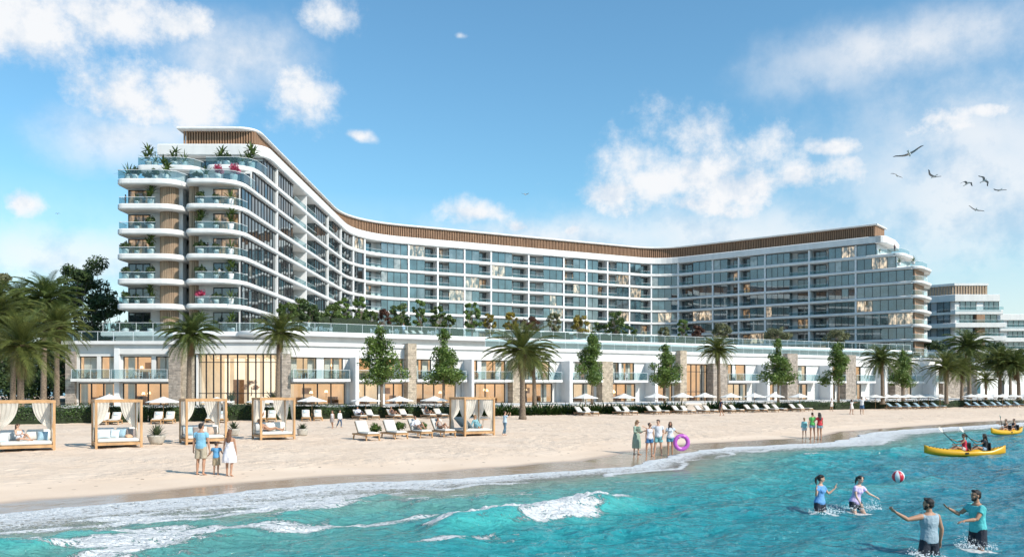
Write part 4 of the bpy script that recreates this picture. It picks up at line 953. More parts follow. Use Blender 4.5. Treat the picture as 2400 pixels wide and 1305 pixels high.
def palm_crown(L_, nf, seed, droop=1.0, nl=34, wide=.036, sway=0.0, lo=-58):
    r_ = random.Random(seed); g = MB(); dry = MB()
    for i in range(nf):
        t = (i+.5)/nf; dead = i < nf*.2; az = i*2.39996+r_.uniform(-.2, .2)
        e0 = R(lo-16+r_.uniform(-12, 8)) if dead else R(-48+132*((t-.2)/.8)**.95+r_.uniform(-8, 8)) ; e0 = min(e0, R(84))
        L0 = L_*(r_.uniform(.5, .68) if dead else r_.uniform(.86, 1.08)*(1.0 if t < .85 else .82)); n = nl if not dead else nl-10
        dirh = Vector((math.cos(az), math.sin(az), 0)); p = Vector((0, 0, .1)); e = e0; ds = L0/n; b = dry if dead else g
        side = Vector((-dirh.y, dirh.x, 0)); curl = r_.uniform(-.25, .25)
        pts = [p.copy()]; 
        for j in range(n):
            f = j/n; e -= (R(62)*droop*(.35+.9*f)*(1.0 if e0 > 0 else .75))/n*1.35; e = max(e, R(-86)); d = dirh*math.cos(e)+Vector((0, 0, math.sin(e)))+side*curl*f
            d.normalize(); q = p+d*ds; up = side.cross(d).normalized()*-1
            if up.z < 0 and e > 0: up = -up
            ll = (.16+.84*math.sin(math.pi*min(1, .12+f*.86))**.8)*L_*.215*(.7 if dead else 1)
            if f > .06:
                for sg in (-1, 1):
                    w = wide*(1.15-.4*f); v = (side*sg*(.80-.25*f)+d*(.62+.5*f)+up*(.32 if not dead else -.1)).normalized()
                    tip = q+v*ll+Vector((0, 0, -ll*r_.uniform(.05, .38))); mid = q+v*ll*.5+Vector((0, 0, ll*.02)); wd = d*w
                    b.add([p, p+wd*1.6, mid+wd*1.1, tip, mid-wd*.3], [(0, 1, 2, 4), (4, 2, 3)] if False else [(0, 1, 2, 3, 4)])
            p = q; pts.append(p.copy())
        b.tube(pts[::4]+[pts[-1]], [.028*(1-.85*k/(len(pts[::4]))) for k in range(len(pts[::4])+1)], 4)
    return g, dry
def palm_trunk(h, r0, r1, seed, lean=0.0):
    r_ = random.Random(seed); b = MB(); n = int(h/.16); pts, rad = [], []
    for i in range(n+1):
        t = i/n; pts.append((lean*h*t*t, 0, h*t)); rad.append((r0+(r1-r0)*min(1, t*1.6)+.10*math.exp(-(t*h/.35)**2)+(.020 if i % 2 else 0)+r_.uniform(0, .012))*(1 if t < .9 else 1+(t-.9)*3.0))
    b.tube(pts, rad, 11); top = Vector(pts[-1])
    for i in range(54):                           # cut leaf bases under the crown
        a = r_.uniform(0, 6.28); z = -r_.random()**1.4*.95; q = r1*(1.35+.8*(1+z)); c = top+Vector((q*.85*math.cos(a), q*.85*math.sin(a), z))
        b.bar(c-Vector((math.cos(a)*.1, math.sin(a)*.1, .12)), c+Vector((math.cos(a)*.16, math.sin(a)*.16, .17)), .10, .05)
    return b
PALM = []
for i_, (h_, L_, nf, dr) in enumerate(((6.6, 3.3, 82, .80), (7.2, 3.0, 88, .9), (6.2, 3.5, 72, .72))):
    t_ = thing('palm_tree', 'tall date palm', 'palm tree', (0, -300, 0)); tr = palm_trunk(h_, .26, .2, i_, (.02, -.03, .012)[i_]).build('trunk', M['palmbark'], t_, True)
    g_, d_ = palm_crown(L_, nf, i_+5, dr)
    top = ((.02, -.03, .012)[i_]*h_, 0, h_)
    a_ = g_.build('crown', M['frond'], t_); c_ = d_.build('dry_fronds', M['dry'], t_); a_.location = top; c_.location = top; PALM.append((t_, h_, L_))
used_palm = [False]*3
def palm(px, py_base, py_crown, wpx, label, kind, Y=None, rz=None, sunny=False, group='palms along the beach front'):
    """palm whose foot, crown centre and crown width were measured in the photograph"""
    p = place(px, py_base) if Y is None else Vector((dp(px, Y).x, Y, .95))
    h = zp(py_crown, p.y)-p.z; rad = wpx*p.y/F/2
    proto, h0, L0 = PALM[kind]; c = proto if not used_palm[kind] else copy_tree(proto); used_palm[kind] = True
    s = rad/(L0*.80); c.location = p; c.rotation_euler = (0, 0, rnd.uniform(0, 6.28) if rz is None else rz); c['label'] = label; c['group'] = group
    for ch in c.children:
        if ch.name.startswith('trunk'): ch.scale = (s**.6, s**.6, h/h0)
        else:
            ch.scale = (s, s, s); ch.location = (ch.location.x*h/h0*(s**.6), 0, h)
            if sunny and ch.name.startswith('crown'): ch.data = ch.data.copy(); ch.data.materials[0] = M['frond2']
    return c
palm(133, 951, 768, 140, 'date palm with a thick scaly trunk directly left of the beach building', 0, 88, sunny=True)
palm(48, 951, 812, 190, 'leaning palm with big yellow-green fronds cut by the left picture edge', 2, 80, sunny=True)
palm(102, 948, 706, 150, 'tall dark palm rising between the two sunlit palms at the left end', 1, 104)
palm(30, 945, 720, 150, 'tall shaded palm near the left edge in front of the dark wood', 0, 108)
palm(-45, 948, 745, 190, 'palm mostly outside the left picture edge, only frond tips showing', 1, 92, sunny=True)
palm(443, 950, 788, 124, 'palm in front of the big warm stone pier left of the glass lobby', 1, 95)
palm(651, 950, 783, 116, 'palm at the right edge of the tall glass lobby window', 0, 96)
palm(1225, 982, 822, 150, 'big full-crowned palm standing on the open sand before the hedge', 2)
palm(1253, 948, 846, 96, 'smaller palm with a brown skirt half hidden behind the big palm on the sand', 1, 101)
palm(1685, 952, 822, 84, 'palm beside the second, narrower glass lobby with the steps', 0, 112)
palm(2069, 960, 845, 84, 'palm above the row of seven close umbrellas, left of two trees', 1, 112)
palm(2117, 945, 852, 66, 'slim palm crowded behind the columnar tree near the building end', 2, 140)
palm(2218, 955, 862, 92, 'bushy palm standing in the hedge at the right end of the near umbrellas', 2, 116)
palm(2254, 940, 868, 74, 'palm with a tall trunk before the grey stone-clad wall block', 0, 140)
palm(2272, 938, 815, 100, 'highest palm of the right-hand grove, before the neighbouring apartments', 1, 160)
palm(2344, 938, 850, 92, 'palm in the middle of the right-hand grove with dark crown', 0, 150)
palm(2311, 930, 890, 52, 'small short palm in front of the low white pavilion', 2, 146)
palm(2388, 938, 858, 88, 'palm crown cut by the right picture edge above the pavilion', 1, 148)
palm(2368, 938, 850, 80, 'slender palm between the two rightmost palms of the grove', 2, 168)
for i_, t_ in enumerate(PALM):
    if not used_palm[i_]: raise RuntimeError('palm prototype unused')

def wood_tube(b, p0, p1, r0, r1, r_, bend=.15, n=5):
    p0, p1 = Vector(p0), Vector(p1); L_ = (p1-p0).length; off = Vector((r_.uniform(-1, 1), r_.uniform(-1, 1), 0))*bend*L_*.4
    pts = [p0+(p1-p0)*t+off*math.sin(math.pi*t) for t in [i/n for i in range(n+1)]]; b.tube(pts, [r0+(r1-r0)*i/n for i in range(n+1)], 7); return p1
def column_tree(seed, h=9.4, w=3.9):
    """narrow tree: bare lower stem, dense crown widest low and drawn to a ragged point"""
    r_ = random.Random(seed); tb = MB(); wood_tube(tb, (0, 0, 0), (r_.uniform(-.1, .1), 0, h*.93), .17, .03, r_, .03, 9); cl = []
    for i in range(30):
        t = r_.random()**.9; z = h*(.30+.66*t); prof = (1-t)**.62*(.55+.45*min(1, t/.12)); q = w/2*prof*r_.uniform(.35, 1.12); a = r_.uniform(0, 6.28)
        c = (q*math.cos(a), q*math.sin(a), z); cl.append((c, (w*.17*(.5+prof), w*.17*(.5+prof), w*.15*(.6+prof))))
        wood_tube(tb, (0, 0, z-h*.06), (c[0]*.9, c[1]*.9, z), .05, .012, r_, .1, 3)
    for z in np.linspace(.36, .93, 12): cl.append(((r_.uniform(-.15, .15), 0, h*z), (w*.26*(1.12-z)+.12,)*2+(w*.2,)))
    lb = MB(); leaf_cloud(lb, cl, 5600, .30, 0, seed, .25); return tb, lb
CT = []
for i_ in range(3):
    t_ = thing('columnar_tree', 'slim columnar green tree', 'tree', (0, -300, 0)); tb, lb = column_tree(i_+20); tb.build('trunk', M['bark'], t_, True); lb.build('crown', M['leaf'], t_); CT.append(t_)
CTL = [(893, 948, 757, 96, 'tallest columnar tree, in front of the second bay right of the glass lobby'), (1040, 947, 768, 84, 'columnar tree in front of the bay between the stone pier and the umbrella row end'),
       (1387, 944, 780, 76, 'columnar tree above the wide umbrella right of the big sand palm'), (1558, 941, 800, 72, 'columnar tree just left of the second glass lobby'),
       (1824, 938, 792, 72, 'columnar tree under a pale round tree on the terrace, nearer the second lobby'), (1965, 937, 800, 66, 'columnar tree under a pale round tree, nearer the building end'), (2115, 936, 815, 56, 'columnar tree nearest the right end of the beach building')]
for i_, (px, pb, pt, wp, lab) in enumerate(CTL):
    Y = 1/(1/97-2.2e-6*(px-893)); c = CT[i_] if i_ < 3 else copy_tree(CT[i_ % 3]); c.location = (dp(px, Y).x, Y, .95); h = zp(pt, Y)-.95; w = wp*Y/F
    c.scale = (w/3.7, w/3.7, h/9.4); c.rotation_euler = (0, 0, i_*1.3); c['label'] = lab; c['group'] = 'columnar trees along the promenade'

def broad_tree(seed, h, w, mat_, n, leaf, trunk=.35, nc=22, low=.25, name='tree', label='', Z=0, loc=None, group=None, clumpy=.5, stems=1):
    r_ = random.Random(seed); t = thing(name, label, 'tree', loc, r_.uniform(0, 6.28), group); tb = MB(); cl = []
    for s_ in range(stems): wood_tube(tb, (s_*.12, 0, 0), (r_.uniform(-.06, .06)*w, r_.uniform(-.06, .06)*w, h*.62), .035*h**.8*.5, .02*h**.7*.5, r_, .08, 6)
    for i in range(nc):
        u = r_.uniform(-1, 1); a = r_.uniform(0, 6.28); z = h*(low+(1-low)*(.5+.44*u)); q = w/2*math.sqrt(max(0, 1-u*u*.8))*r_.uniform(.45, .86); c = (q*math.cos(a), q*math.sin(a), z)
        s = w*r_.uniform(.10, .19)*(1 if nc < 31 else .85); cl.append((c, (s, s, s*.75))); wood_tube(tb, (0, 0, h*max(.2, low*.8)+r_.random()*h*.2), c, .018*h**.7*.6, .01, r_, .2, 4)
    tb.build('trunk', M['bark'], t, True); lb = MB(); leaf_cloud(lb, cl, n, leaf, 0, seed, clumpy); lb.build('crown', mat_, t); return t
# dark wood at the left end
for i_, (px, Y, top, wpx, mt, n, lab) in enumerate(((110, 160, 690, 170, 'leafdark', 6500, 'mid-green tall tree behind the two sunlit palms'), (-5, 165, 715, 170, 'leafdark', 6000, 'mid-green tree behind the left edge palms'), (205, 150, 800, 150, 'leafdark', 4500, 'low dense shrubby tree beside the left pool end'), (60, 128, 835, 180, 'leafdark', 4500, 'low dense bush between the left palm trunks'), (225, 142, 592, 150, 'leafdark', 9000, 'tallest dark broad-leaved tree beside the left end of the hotel'), (182, 132, 612, 120, 'leafdark', 6000, 'dark broad tree in front of the tallest one left of the hotel'), (-22, 120, 600, 86, 'leafolive', 3500, 'pale-leaved tree top at the extreme left edge of the picture'),
                                          (75, 150, 742, 190, 'leafdark', 6000, 'low dark tree mass behind the left palms'), (170, 126, 745, 170, 'leafdark', 6000, 'dark bushy tree between the palm trunks and the white building'), (20, 140, 768, 180, 'leafdark', 5500, 'dark low tree behind the leaning left palm'), (255, 133, 690, 110, 'leafdark', 4500, 'dark shrubby tree tucked against the hotel end wall'))):
    h = zp(top, Y)-.9; w = wpx*Y/F
    broad_tree(40+i_, h, w, M[mt], n, .50, .3, 30, .08 if top > 680 else .3, 'broadleaf_tree', lab, 0, (dp(px, Y).x, Y, .9), 'trees of the dark wood at the left', .35)
for i_, (px, Y, top, wpx, lab) in enumerate(((2195, 205, 788, 90, 'dark round tree nearest the hotel at the right'), (2300, 215, 790, 110, 'dark spreading tree in front of the neighbouring apartments'), (2355, 210, 800, 90, 'dark tree behind the palm grove at the right'), (2405, 205, 812, 70, 'dark tree cut by the right picture edge'), (2245, 195, 830, 90, 'low dark tree behind the bushy right-hand palms'))):
    broad_tree(60+i_, zp(top, Y)-.9, wpx*Y/F, M['leafdark'], 4500, .55, .3, 26, .1, 'broadleaf_tree', lab, 0, (dp(px, Y).x, Y, .9), 'trees behind the right-hand palms', .35)
# trees and shrubs on the roof terrace
DK = [(672, 119, 705, 50, 'leafdeck', 'big glossy-leaved tree'), (725, 122, 712, 60, 'leafdark', 'broad dark tree'), (778, 126, 715, 56, 'leafdeck', 'bushy round tree'), (868, 134, 728, 40, 'leafdeck', 'short bushy tree'), (705, 128, 698, 62, 'leafdeck', 'dark bushy tree'), (745, 134, 730, 70, 'leafdeck', 'low spreading shrub'), (803, 132, 697, 46, 'leaf', 'upright green tree'), (843, 138, 692, 42, 'leaf', 'tall thin-stemmed green tree'), (897, 150, 722, 42, 'leafred', 'reddish small tree'),
      (938, 145, 712, 60, 'leafdeck', 'broad dark green tree'), (983, 143, 700, 38, 'leaf', 'slim bright green tree'), (1027, 150, 716, 44, 'leafdeck', 'green tree over a clipped hedge'), (1052, 146, 735, 40, 'leafdeck', 'low leafy shrub'), (1107, 148, 708, 46, 'leaf', 'green tree with open crown'),
      (1147, 152, 732, 32, 'leafyellow', 'small yellowing tree'), (1198, 156, 731, 40, 'leafyellow', 'yellow-green small tree'), (1243, 150, 742, 56, 'leafred', 'dark red round shrub'), (1297, 160, 730, 40, 'leafolive', 'grey-green thin tree'), (1362, 158, 738, 48, 'leafyellow', 'golden round-topped tree in a stone planter'),
      (1442, 164, 730, 56, 'leafdeck', 'wide flat-topped tree in a stone planter'), (1408, 165, 755, 50, 'leafdeck', 'low dark shrub'), (1474, 164, 760, 40, 'leafdeck', 'rounded shrub'), (1557, 172, 766, 34, 'leafolive', 'small round tree by the dining tables'), (1600, 178, 746, 28, 'leaf', 'slim green tree with a bare stem'),
      (1636, 178, 760, 38, 'leafred', 'purple-leaved round shrub'), (1692, 165, 757, 48, 'leafolive', 'pale olive tree above the second lobby'), (1822, 166, 766, 64, 'leafolive', 'pale round olive tree, first of two big ones'), (1960, 172, 770, 62, 'leafolive', 'pale round olive tree, second of two big ones')]
for i_, (px, Y, top, wpx, mt, lab) in enumerate(DK):
    h = zp(top, Y)-PZD; w = wpx*Y/F; shrub = 'shrub' in lab
    broad_tree(90+i_, h, w, M[mt], 3000 if not shrub else 2600, .36, .3, 34, .02 if shrub else .30, 'shrub' if shrub else 'small_tree', lab+' on the roof terrace, '+('left wing' if px < 860 else 'long middle facade' if px < 1500 else 'right wing'), 0, (dp(px, Y).x, Y, PZD), 'trees and shrubs of the roof terrace', .3, 2 if not shrub else 1)
# clipped hedges
def hedge(p0, p1, h, th, n, seed, label, mt='leafhedge', name='hedge', bushy=.12, base=None):
    p0, p1 = Vector(p0), Vector(p1); d = (p1-p0); L_ = d.length; d.normalize(); s = Vector((d.y, -d.x, 0)); s.z = 0; s.normalize(); t = thing(name, label, 'hedge', (p0+p1)/2); r_ = random.Random(seed)
    core = MB(); k = max(2, int(L_/1.2)); rings = []
    for i in range(k+1):
        c = p0+d*(L_*i/k)-(p0+p1)/2; hh = h*.86*r_.uniform(.88, 1.06); w = th*.40*r_.uniform(.85, 1.1); zb = (base or 0)-.15
        rings.append([c+s*w+Vector((0, 0, zb)), c+s*w*1.05+Vector((0, 0, hh*.6)), c+s*w*.6+Vector((0, 0, hh)), c-s*w*.6+Vector((0, 0, hh)), c-s*w*1.05+Vector((0, 0, hh*.6)), c-s*w+Vector((0, 0, zb))])
    core.ring_loft(rings); core.build('stems', M['hedgecore'], t)
    cl = []
    for i in range(int(L_/.55)+1):
        c = p0+d*(L_*i/max(1, int(L_/.55)))-(p0+p1)/2; f = r_.uniform(1-bushy, 1+bushy)
        cl.append(((c.x, c.y, c.z+h*.36*f), (th*.55, th*.55, h*.42*f))); cl.append(((c.x+s.x*th*.1, c.y+s.y*th*.1, c.z+h*.66*f), (th*.5, th*.5, h*.36*f)))
    lb = MB(); leaf_cloud(lb, cl, n, .15, 0, seed, .8); lb.build('foliage', M[mt], t); return t
def hp(px, off=0): return hl(px, off)
hedge(hp(-60), hp(118), 1.5, 1.3, 5200, 1, 'clipped dark hedge behind the woman reading on the leftmost cabana')
hedge(hp(122), hp(345), 1.45, 1.3, 6500, 2, 'clipped dark hedge between the leftmost palm trunk and the stone pier')
hedge(hp(350), hp(590), 1.4, 1.3, 7000, 3, 'clipped dark hedge in front of the tall glass lobby')
hedge(hp(594), hp(815), 1.3, 1.4, 6500, 4, 'loose green hedge behind the strolling couple')
hedge(hp(820), hp(945), 1.2, 1.6, 4600, 5, 'bushy green hedge behind the reclining man under an umbrella', bushy=.2)
hedge(hp(950), hp(1070), 1.15, 1.6, 4600, 6, 'bushy green hedge left of the curtained cabana with a side table', bushy=.2)
hedge(hp(1735), hp(1945), 1.15, 1.4, 6500, 7, 'low clipped hedge behind the pairs of cream loungers at the right')
hedge(hp(1948), hp(2200), 1.15, 1.4, 7500, 8, 'low clipped hedge behind the seven close umbrellas')
hedge(hp(2204), hp(2460), 1.1, 1.4, 7000, 9, 'low clipped hedge at the far right end of the beach')
def rosette(n, L_, w, seed, up=45, spread=38, droop=.4):
    r_ = random.Random(seed); b = MB()
    for i in range(n):
        t = i/n; a = i*2.39996; e = R(up-spread+spread*2*t+r_.uniform(-6, 6)); p = Vector((math.cos(a)*.04, math.sin(a)*.04, 0)); dh = Vector((math.cos(a), math.sin(a), 0)); sd = Vector((-dh.y, dh.x, 0)); l = L_*r_.uniform(.75, 1.1); prev = None; k = 5; rings = []
        for j in range(k+1):
            f = j/k; ww = w*(math.sin(math.pi*(.22+.78*f))**.7 if f < 1 else .02); rings.append((p-sd*ww, p+sd*ww)); ee = e-droop*f*1.4; p = p+(dh*math.cos(ee)+Vector((0, 0, math.sin(ee))))*l/k
        vs = [v for r2 in rings for v in r2]; b.add(vs, [(2*j, 2*j+1, 2*j+3, 2*j+2) for j in range(k)])
    return b
# leafy planting between hedge and steps: separate arching plants
ap = []
for i_ in range(3): ap.append(rosette(34, 1.15, .055, i_+3, 48, 40, .55))
first = None; ap_o = []
for i_, b_ in enumerate(ap):
    o_ = b_.build('arching_plant', M['leafhedge'], None); tag(o_, 'arching strap-leaved plant', 'plant', 'arching plants along the beach walk'); ap_o.append(o_)
px_ = 1082; n_ = 0
while px_ < 1735:
    if not 1604 < px_ < 1650:
        for row in (0, 1):
            p_ = hl(px_+rnd.uniform(-4, 4)+row*5, .3-row*.9); o_ = ap_o[n_] if n_ < 3 else ap_o[n_ % 3].copy()
            if n_ >= 3: COL.objects.link(o_)
            o_.location = p_; s_ = rnd.uniform(.95, 1.35); o_.scale = (s_, s_, s_*rnd.uniform(.9, 1.1)); o_.rotation_euler = (0, 0, rnd.uniform(0, 6.28))
            o_['label'] = 'dark strap-leaved plant in the strip between curtained cabana and stone steps' if px_ < 1604 else 'dark strap-leaved plant in the strip right of the stone steps'; n_ += 1
    px_ += 9.5
# potted plants
def pot_mesh(r0, r1, h): 
    b = MB(); b.lathe([(r0, 0), (r0*1.18, h*.2), (r1, h*.8), (r1*1.03, h), (r1*.9, h), (r1*.88, h*.86), (.01, h*.86)], 20); return b
def potted(name, label, loc, r0, r1, h, pm, fol, fm, group=None, cat='potted plant', zf=None):
    t = thing(name, label, cat, loc, rnd.uniform(0, 6), group); pot_mesh(r0, r1, h).build('pot', pm, t, True); o = fol.build('foliage', fm, t); o.location = (0, 0, h*.84 if zf is None else zf); return t
potted('potted_agave', 'spiky agave in a wide round stone pot between the second and third cabanas', place(367, 1040), .30, .46, .48, M['pot'], rosette(60, .72, .035, 1, 52, 40, .25), M['agave'])
potted('potted_agave', 'agave in a round stone pot right of the third cabana behind the walking woman', place(548, 1020), .24, .36, .42, M['pot'], rosette(44, .60, .035, 2, 55, 36, .2), M['agave'])
potted('potted_agave', 'squat agave in a tapered stone pot right of the fourth cabana', place(709, 1020), .26, .34, .42, M['pot'], rosette(54, .50, .035, 4, 48, 42, .35), M['agave'])
def bush(n, s, seed, size=.14): b = MB(); leaf_cloud(b, [((rnd.uniform(-.5, .5)*s, rnd.uniform(-.5, .5)*s, s*rnd.uniform(.5, 1.1)), (s*.5, s*.5, s*.5)) for _ in range(7)], n, size, 0, seed, .2); return b
for i_, (px, py, lab) in enumerate(((881, 1024, 'round leafy shrub in a grey pot between the two empty front loungers'), (937, 1022, 'round leafy shrub in a grey pot behind the man on the front lounger'), (992, 1018, 'round leafy shrub in a grey pot between the sunbathing man and woman'))):
    potted('potted_shrub', lab, place(px, py), .16, .2, .3, M['pot'], bush(500, .42, i_, .16), M['leaf'], 'potted shrubs between the front loungers')
# plants on the hotel's end balconies
PP = []
def dracaena(seed):
    b = MB()
    for i in range(3):
        g = rosette(16, .75, .075, seed+i, 45, 48, .5); z = .25+.35*i; a = i*2.1; b.add([(x+.16*math.cos(a), y+.16*math.sin(a), zz+z) for x, y, zz in g.v], g.f)
        b.tube([(0, 0, 0), (.16*math.cos(a), .16*math.sin(a), z)], .025, 5)
    return b
PK = {'d': (dracaena(3), 'leafdeck'), 'b': (bush(420, .55, 9, .2), 'leafdark'), 'f': (bush(420, .6, 10, .17), 'leafpink'), 'p': (rosette(26, 1.15, .045, 12, 50, 42, .6), 'leafdeck')}
def balcony_plant(kind, x, y, z, s, label):
    f, m = PK[kind]; t = thing('potted_plant', label, 'potted plant', (x, y, z), rnd.uniform(0, 6), 'potted plants on the hotel balconies'); t.scale = (s, s, s)
    if kind not in _ppm:
        o1 = pot_mesh(.2, .27, .5).build('pot', M['potw'], t, True); o2 = f.build('foliage', M[m], t); o2.location = (0, 0, .42); _ppm[kind] = (o1, o2)
    else:
        for o in _ppm[kind]: c = o.copy(); COL.objects.link(c); c.parent = t
_ppm = {}
FLN = ['lowest', 'second', 'third', 'fourth', 'fifth', 'sixth']
for k_ in range(0, 6):
    z_ = ZK[k_]+.36
    if k_ == 0: z_ = PZD
    fl_ = FLN[k_]+' storey'
    for x_, kd_, w_ in ((-42.4, 'f' if k_ == 1 else 'b' if k_ in (3, 5, 2) else 'd', 'by the column of the right end balcony'), (-38.3, 'p' if k_ % 2 else 'd', 'at the corner of the right end balcony')):
        balcony_plant(kd_, x_, 116.2, z_, 1.6, ('pink-flowering ' if kd_ == 'f' else 'palm-like ' if kd_ == 'p' else 'leafy ')+'potted plant '+w_+', '+fl_)
    balcony_plant('b' if k_ % 2 else 'p', -40.3, 116.3, z_, 1.35, 'green potted plant in the middle of the right end balcony, '+fl_); balcony_plant('p' if k_ % 2 else 'b', -51.2, 116.5, z_, 1.2, 'green potted plant in the middle of the left end balcony, '+fl_)
    for x_, kd_, w_ in ((-49.3, 'd' if k_ % 2 else 'b', 'by the column of the left end balcony'), (-52.7, 'b' if k_ < 4 else None, 'at the corner of the left end balcony')):
        if kd_: balcony_plant(kd_, x_, 116.4, z_, 1.55, 'leafy potted plant '+w_+', '+fl_)
for x_, y_, k_, kd_, s_, lab in ((-51.5, 116.6, 6, 'b', 1.2, 'round leafy plant near the left corner of the lower roof terrace'), (-48.8, 116.7, 6, 'b', 1.1, 'round leafy plant beside the tall one on the lower left terrace'), (-41.8, 116.5, 6, 'p', 1.1, 'palm-like plant left of the left bougainvillea'), (-51.2, 122.6, 7, 'p', 1.1, 'palm-like plant near the left corner of the upper roof terrace'), (-48.6, 122.8, 7, 'd', 1.2, 'leafy plant in the middle of the left upper roof terrace'), (-41.0, 122.6, 7, 'b', 1.3, 'bushy plant left of centre on the right upper roof terrace'), (-38.9, 122.9, 7, 'p', 1.2, 'palm-like plant beside the tallest corner plant of the upper terrace'), (-52.6, 117, 6, 'p', 1.35, 'palm-like potted plant at the left corner of the lower roof terrace'), (-47.6, 117.2, 6, 'd', 1.4, 'tall leafy potted plant on the right of the lower left roof terrace'), (-50.2, 117.5, 6, 'b', .9, 'low potted plant in the middle of the lower left roof terrace'), (-40.2, 116.6, 6, 'f', 1.3, 'left pink bougainvillea on the lower roof terrace'), (-38.2, 117.2, 6, 'f', 1.45, 'right pink bougainvillea on the lower roof terrace'),
                                 (-43.2, 117, 6, 'b', .9, 'low potted plant left of the bougainvilleas'), (-52.4, 123, 7, 'd', 1.4, 'leafy potted plant at the left corner of the upper roof terrace'), (-50.0, 123.3, 7, 'b', 1.0, 'low potted plant on the left upper roof terrace'), (-47.2, 123, 7, 'p', 1.3, 'palm-like plant on the right of the left upper roof terrace'), (-42.0, 123, 7, 'd', 1.3, 'leafy potted plant left on the right upper roof terrace'), (-37.9, 124, 7, 'd', 1.6, 'tallest potted plant at the corner of the upper roof terrace'), (-40, 123.2, 7, 'b', 1, 'low potted plant in the middle of the right upper roof terrace'),
                                 (86.9, 201.6, 7, 'p', .8, 'potted palm on the small upper terrace at the far hotel end'), (90.1, 198.6, 6, 'p', 1.4, 'left potted palm on the far hotel end terrace'), (92.6, 196.8, 6, 'p', 1.4, 'right potted palm on the far hotel end terrace')):
    balcony_plant(kd_, x_, y_, ZK[k_]+.40, s_*(1.3 if x_ < 0 else 1), lab)
for x_, y_, s_, kd_, lab in ((-41.5, 113.6, 1.5, 'd', 'leafy plant behind the terrace glass under the hotel corner'), (-37.2, 113.5, 1.3, 'b', 'dark bushy plant behind the terrace glass near the round support'), (-34.4, 114.6, 1.5, 'p', 'palm-like plant behind the terrace glass at its bend')):
    balcony_plant(kd_, x_, y_, PZD, s_, lab)
# clipped box hedges on the terrace
def th(px0, px1, Y0, Y1, h, seed, lab, mt='leafdeck'):
    a, b = dp(px0, Y0, PZD), dp(px1, Y1, PZD); hedge(a, b, h, 1.6, int((b-a).length*130), seed, lab, mt, 'hedge', .2)
th(668, 770, 120, 124, 3.6, 31, 'bushy terrace hedge in front of the left wing'); th(772, 880, 124, 134, 3.6, 32, 'tall terrace planting where left wing and middle meet')
th(900, 1020, 136, 143, 3.2, 33, 'low clipped terrace hedge before the first middle bays'); th(1030, 1085, 143, 145, 2.9, 34, 'short clipped terrace hedge behind white dining chairs'); th(1235, 1330, 146, 152, 2.8, 35, 'clipped terrace hedge under the dark red shrub'); th(1395, 1480, 156, 160, 2.7, 36, 'clipped terrace hedge by the stone planters'); th(1570, 1660, 168, 174, 2.6, 37, 'low mixed terrace hedge before the facade corner')
for i_, (px, Y, lab) in enumerate(((1362, 157, 'round stone planter under the golden tree'), (1442, 163, 'round stone planter under the flat-topped tree'), (1345, 157.5, 'tall stone planter left of the golden tree'))):
    b_ = MB(); b_.lathe([(.7, 0), (.95, 1.5), (.85, 1.5), (.82, 1.35), (.01, 1.35)], 16); p_ = dp(px, Y, PZD); p_.y -= 1.5; tag(b_.build('stone_planter', M['potw'], None, True, p_*0), lab, 'planter', 'stone planters on the roof terrace').location = p_

# ------------------------------------------------------------------ beach furniture
TH = math.atan2(TT.y, TT.x)
def curtain(b, top0, top1, tie, bot, w_top, mi=0, folds=7, seed=0):
    """gauze hung along a beam, gathered to a tie on the post, then falling straight"""
    r_ = random.Random(seed); top0, top1, tie, bot = map(Vector, (top0, top1, tie, bot)); folds = 4+seed % 2; n = folds*8; rows = []
    ax = (top1-top0).normalized(); nr = Vector((-ax.y, ax.x, 0))
    for k in range(13):
        t = k/12; row = []
        for i in range(n+1):
            u = i/n; wav = math.sin(u*folds*2*math.pi+r_.uniform(-.2, .2)*0)
            if t < .62:
                f = t/.62; g = f**1.7; p = (top0+(top1-top0)*u)*(1-g)+(tie+ax*(u-.5)*.16)*g+Vector((0, 0, -.10*math.sin(math.pi*f)*abs(u-.0)*.6)); p.z = top0.z+(tie.z-top0.z)*f-.16*math.sin(math.pi*f)*(u); amp = .30*((top1-top0).length*(1-g)+.16*g)/folds*.55
            else:
                f = (t-.62)/.38; p = tie+(bot-tie)*f+ax*(u-.5)*(.16+.16*math.sin(min(1, f*1.3)*math.pi*.5)); amp = .018
            row.append(p+nr*wav*amp)
        rows.append(row)
    vs = [p for r2 in rows for p in r2]; m = n+1; b.add(vs, [(k*m+i, k*m+i+1, (k+1)*m+i+1, (k+1)*m+i) for k in range(12) for i in range(n)], mi)
def pillow_mesh(w, h, d):
    b = MB(); N = 8; top, bot = [], []
    for sgn, lst in ((1, top), (-1, bot)):
        for j in range(N+1):
            for i in range(N+1):
                u, v = i/N*2-1, j/N*2-1; e = (1-u**4)*(1-v**4); pin = 1-.06*(1-abs(u))*abs(v)-.06*(1-abs(v))*abs(u); lst.append((u*w/2*(1-.07*(1-v*v)*abs(u)), sgn*d/2*max(0, e)**.6, v*h/2*(1-.07*(1-u*u)*abs(v))))
    f = [(j*(N+1)+i, j*(N+1)+i+1, (j+1)*(N+1)+i+1, (j+1)*(N+1)+i) for j in range(N) for i in range(N)]
    b.add(top, [q[::-1] for q in f]); b.add(bot, f); return b
PILM = {}
def pillow(size, m, loc, rx, rz, label):
    k = (size, m)
    if k not in PILM: PILM[k] = pillow_mesh(*size).build('pillow', M[m], None, True); o = PILM[k]
    else: o = PILM[k].copy(); COL.objects.link(o)
    o.location = loc; o.rotation_euler = (rx, 0, rz); tag(o, label, 'pillow', 'loose pillows'); return o
M['pillow_blue'] = mat('dusty_blue_linen', (.30, .43, .50), .9, .1, 5, .2, 50); M['pillow_tan'] = mat('tan_linen', (.50, .36, .27), .9, .1, 5, .2, 50); M['pillow_brown'] = mat('taupe_linen', (.26, .21, .19), .9, .1, 5, .2, 50)
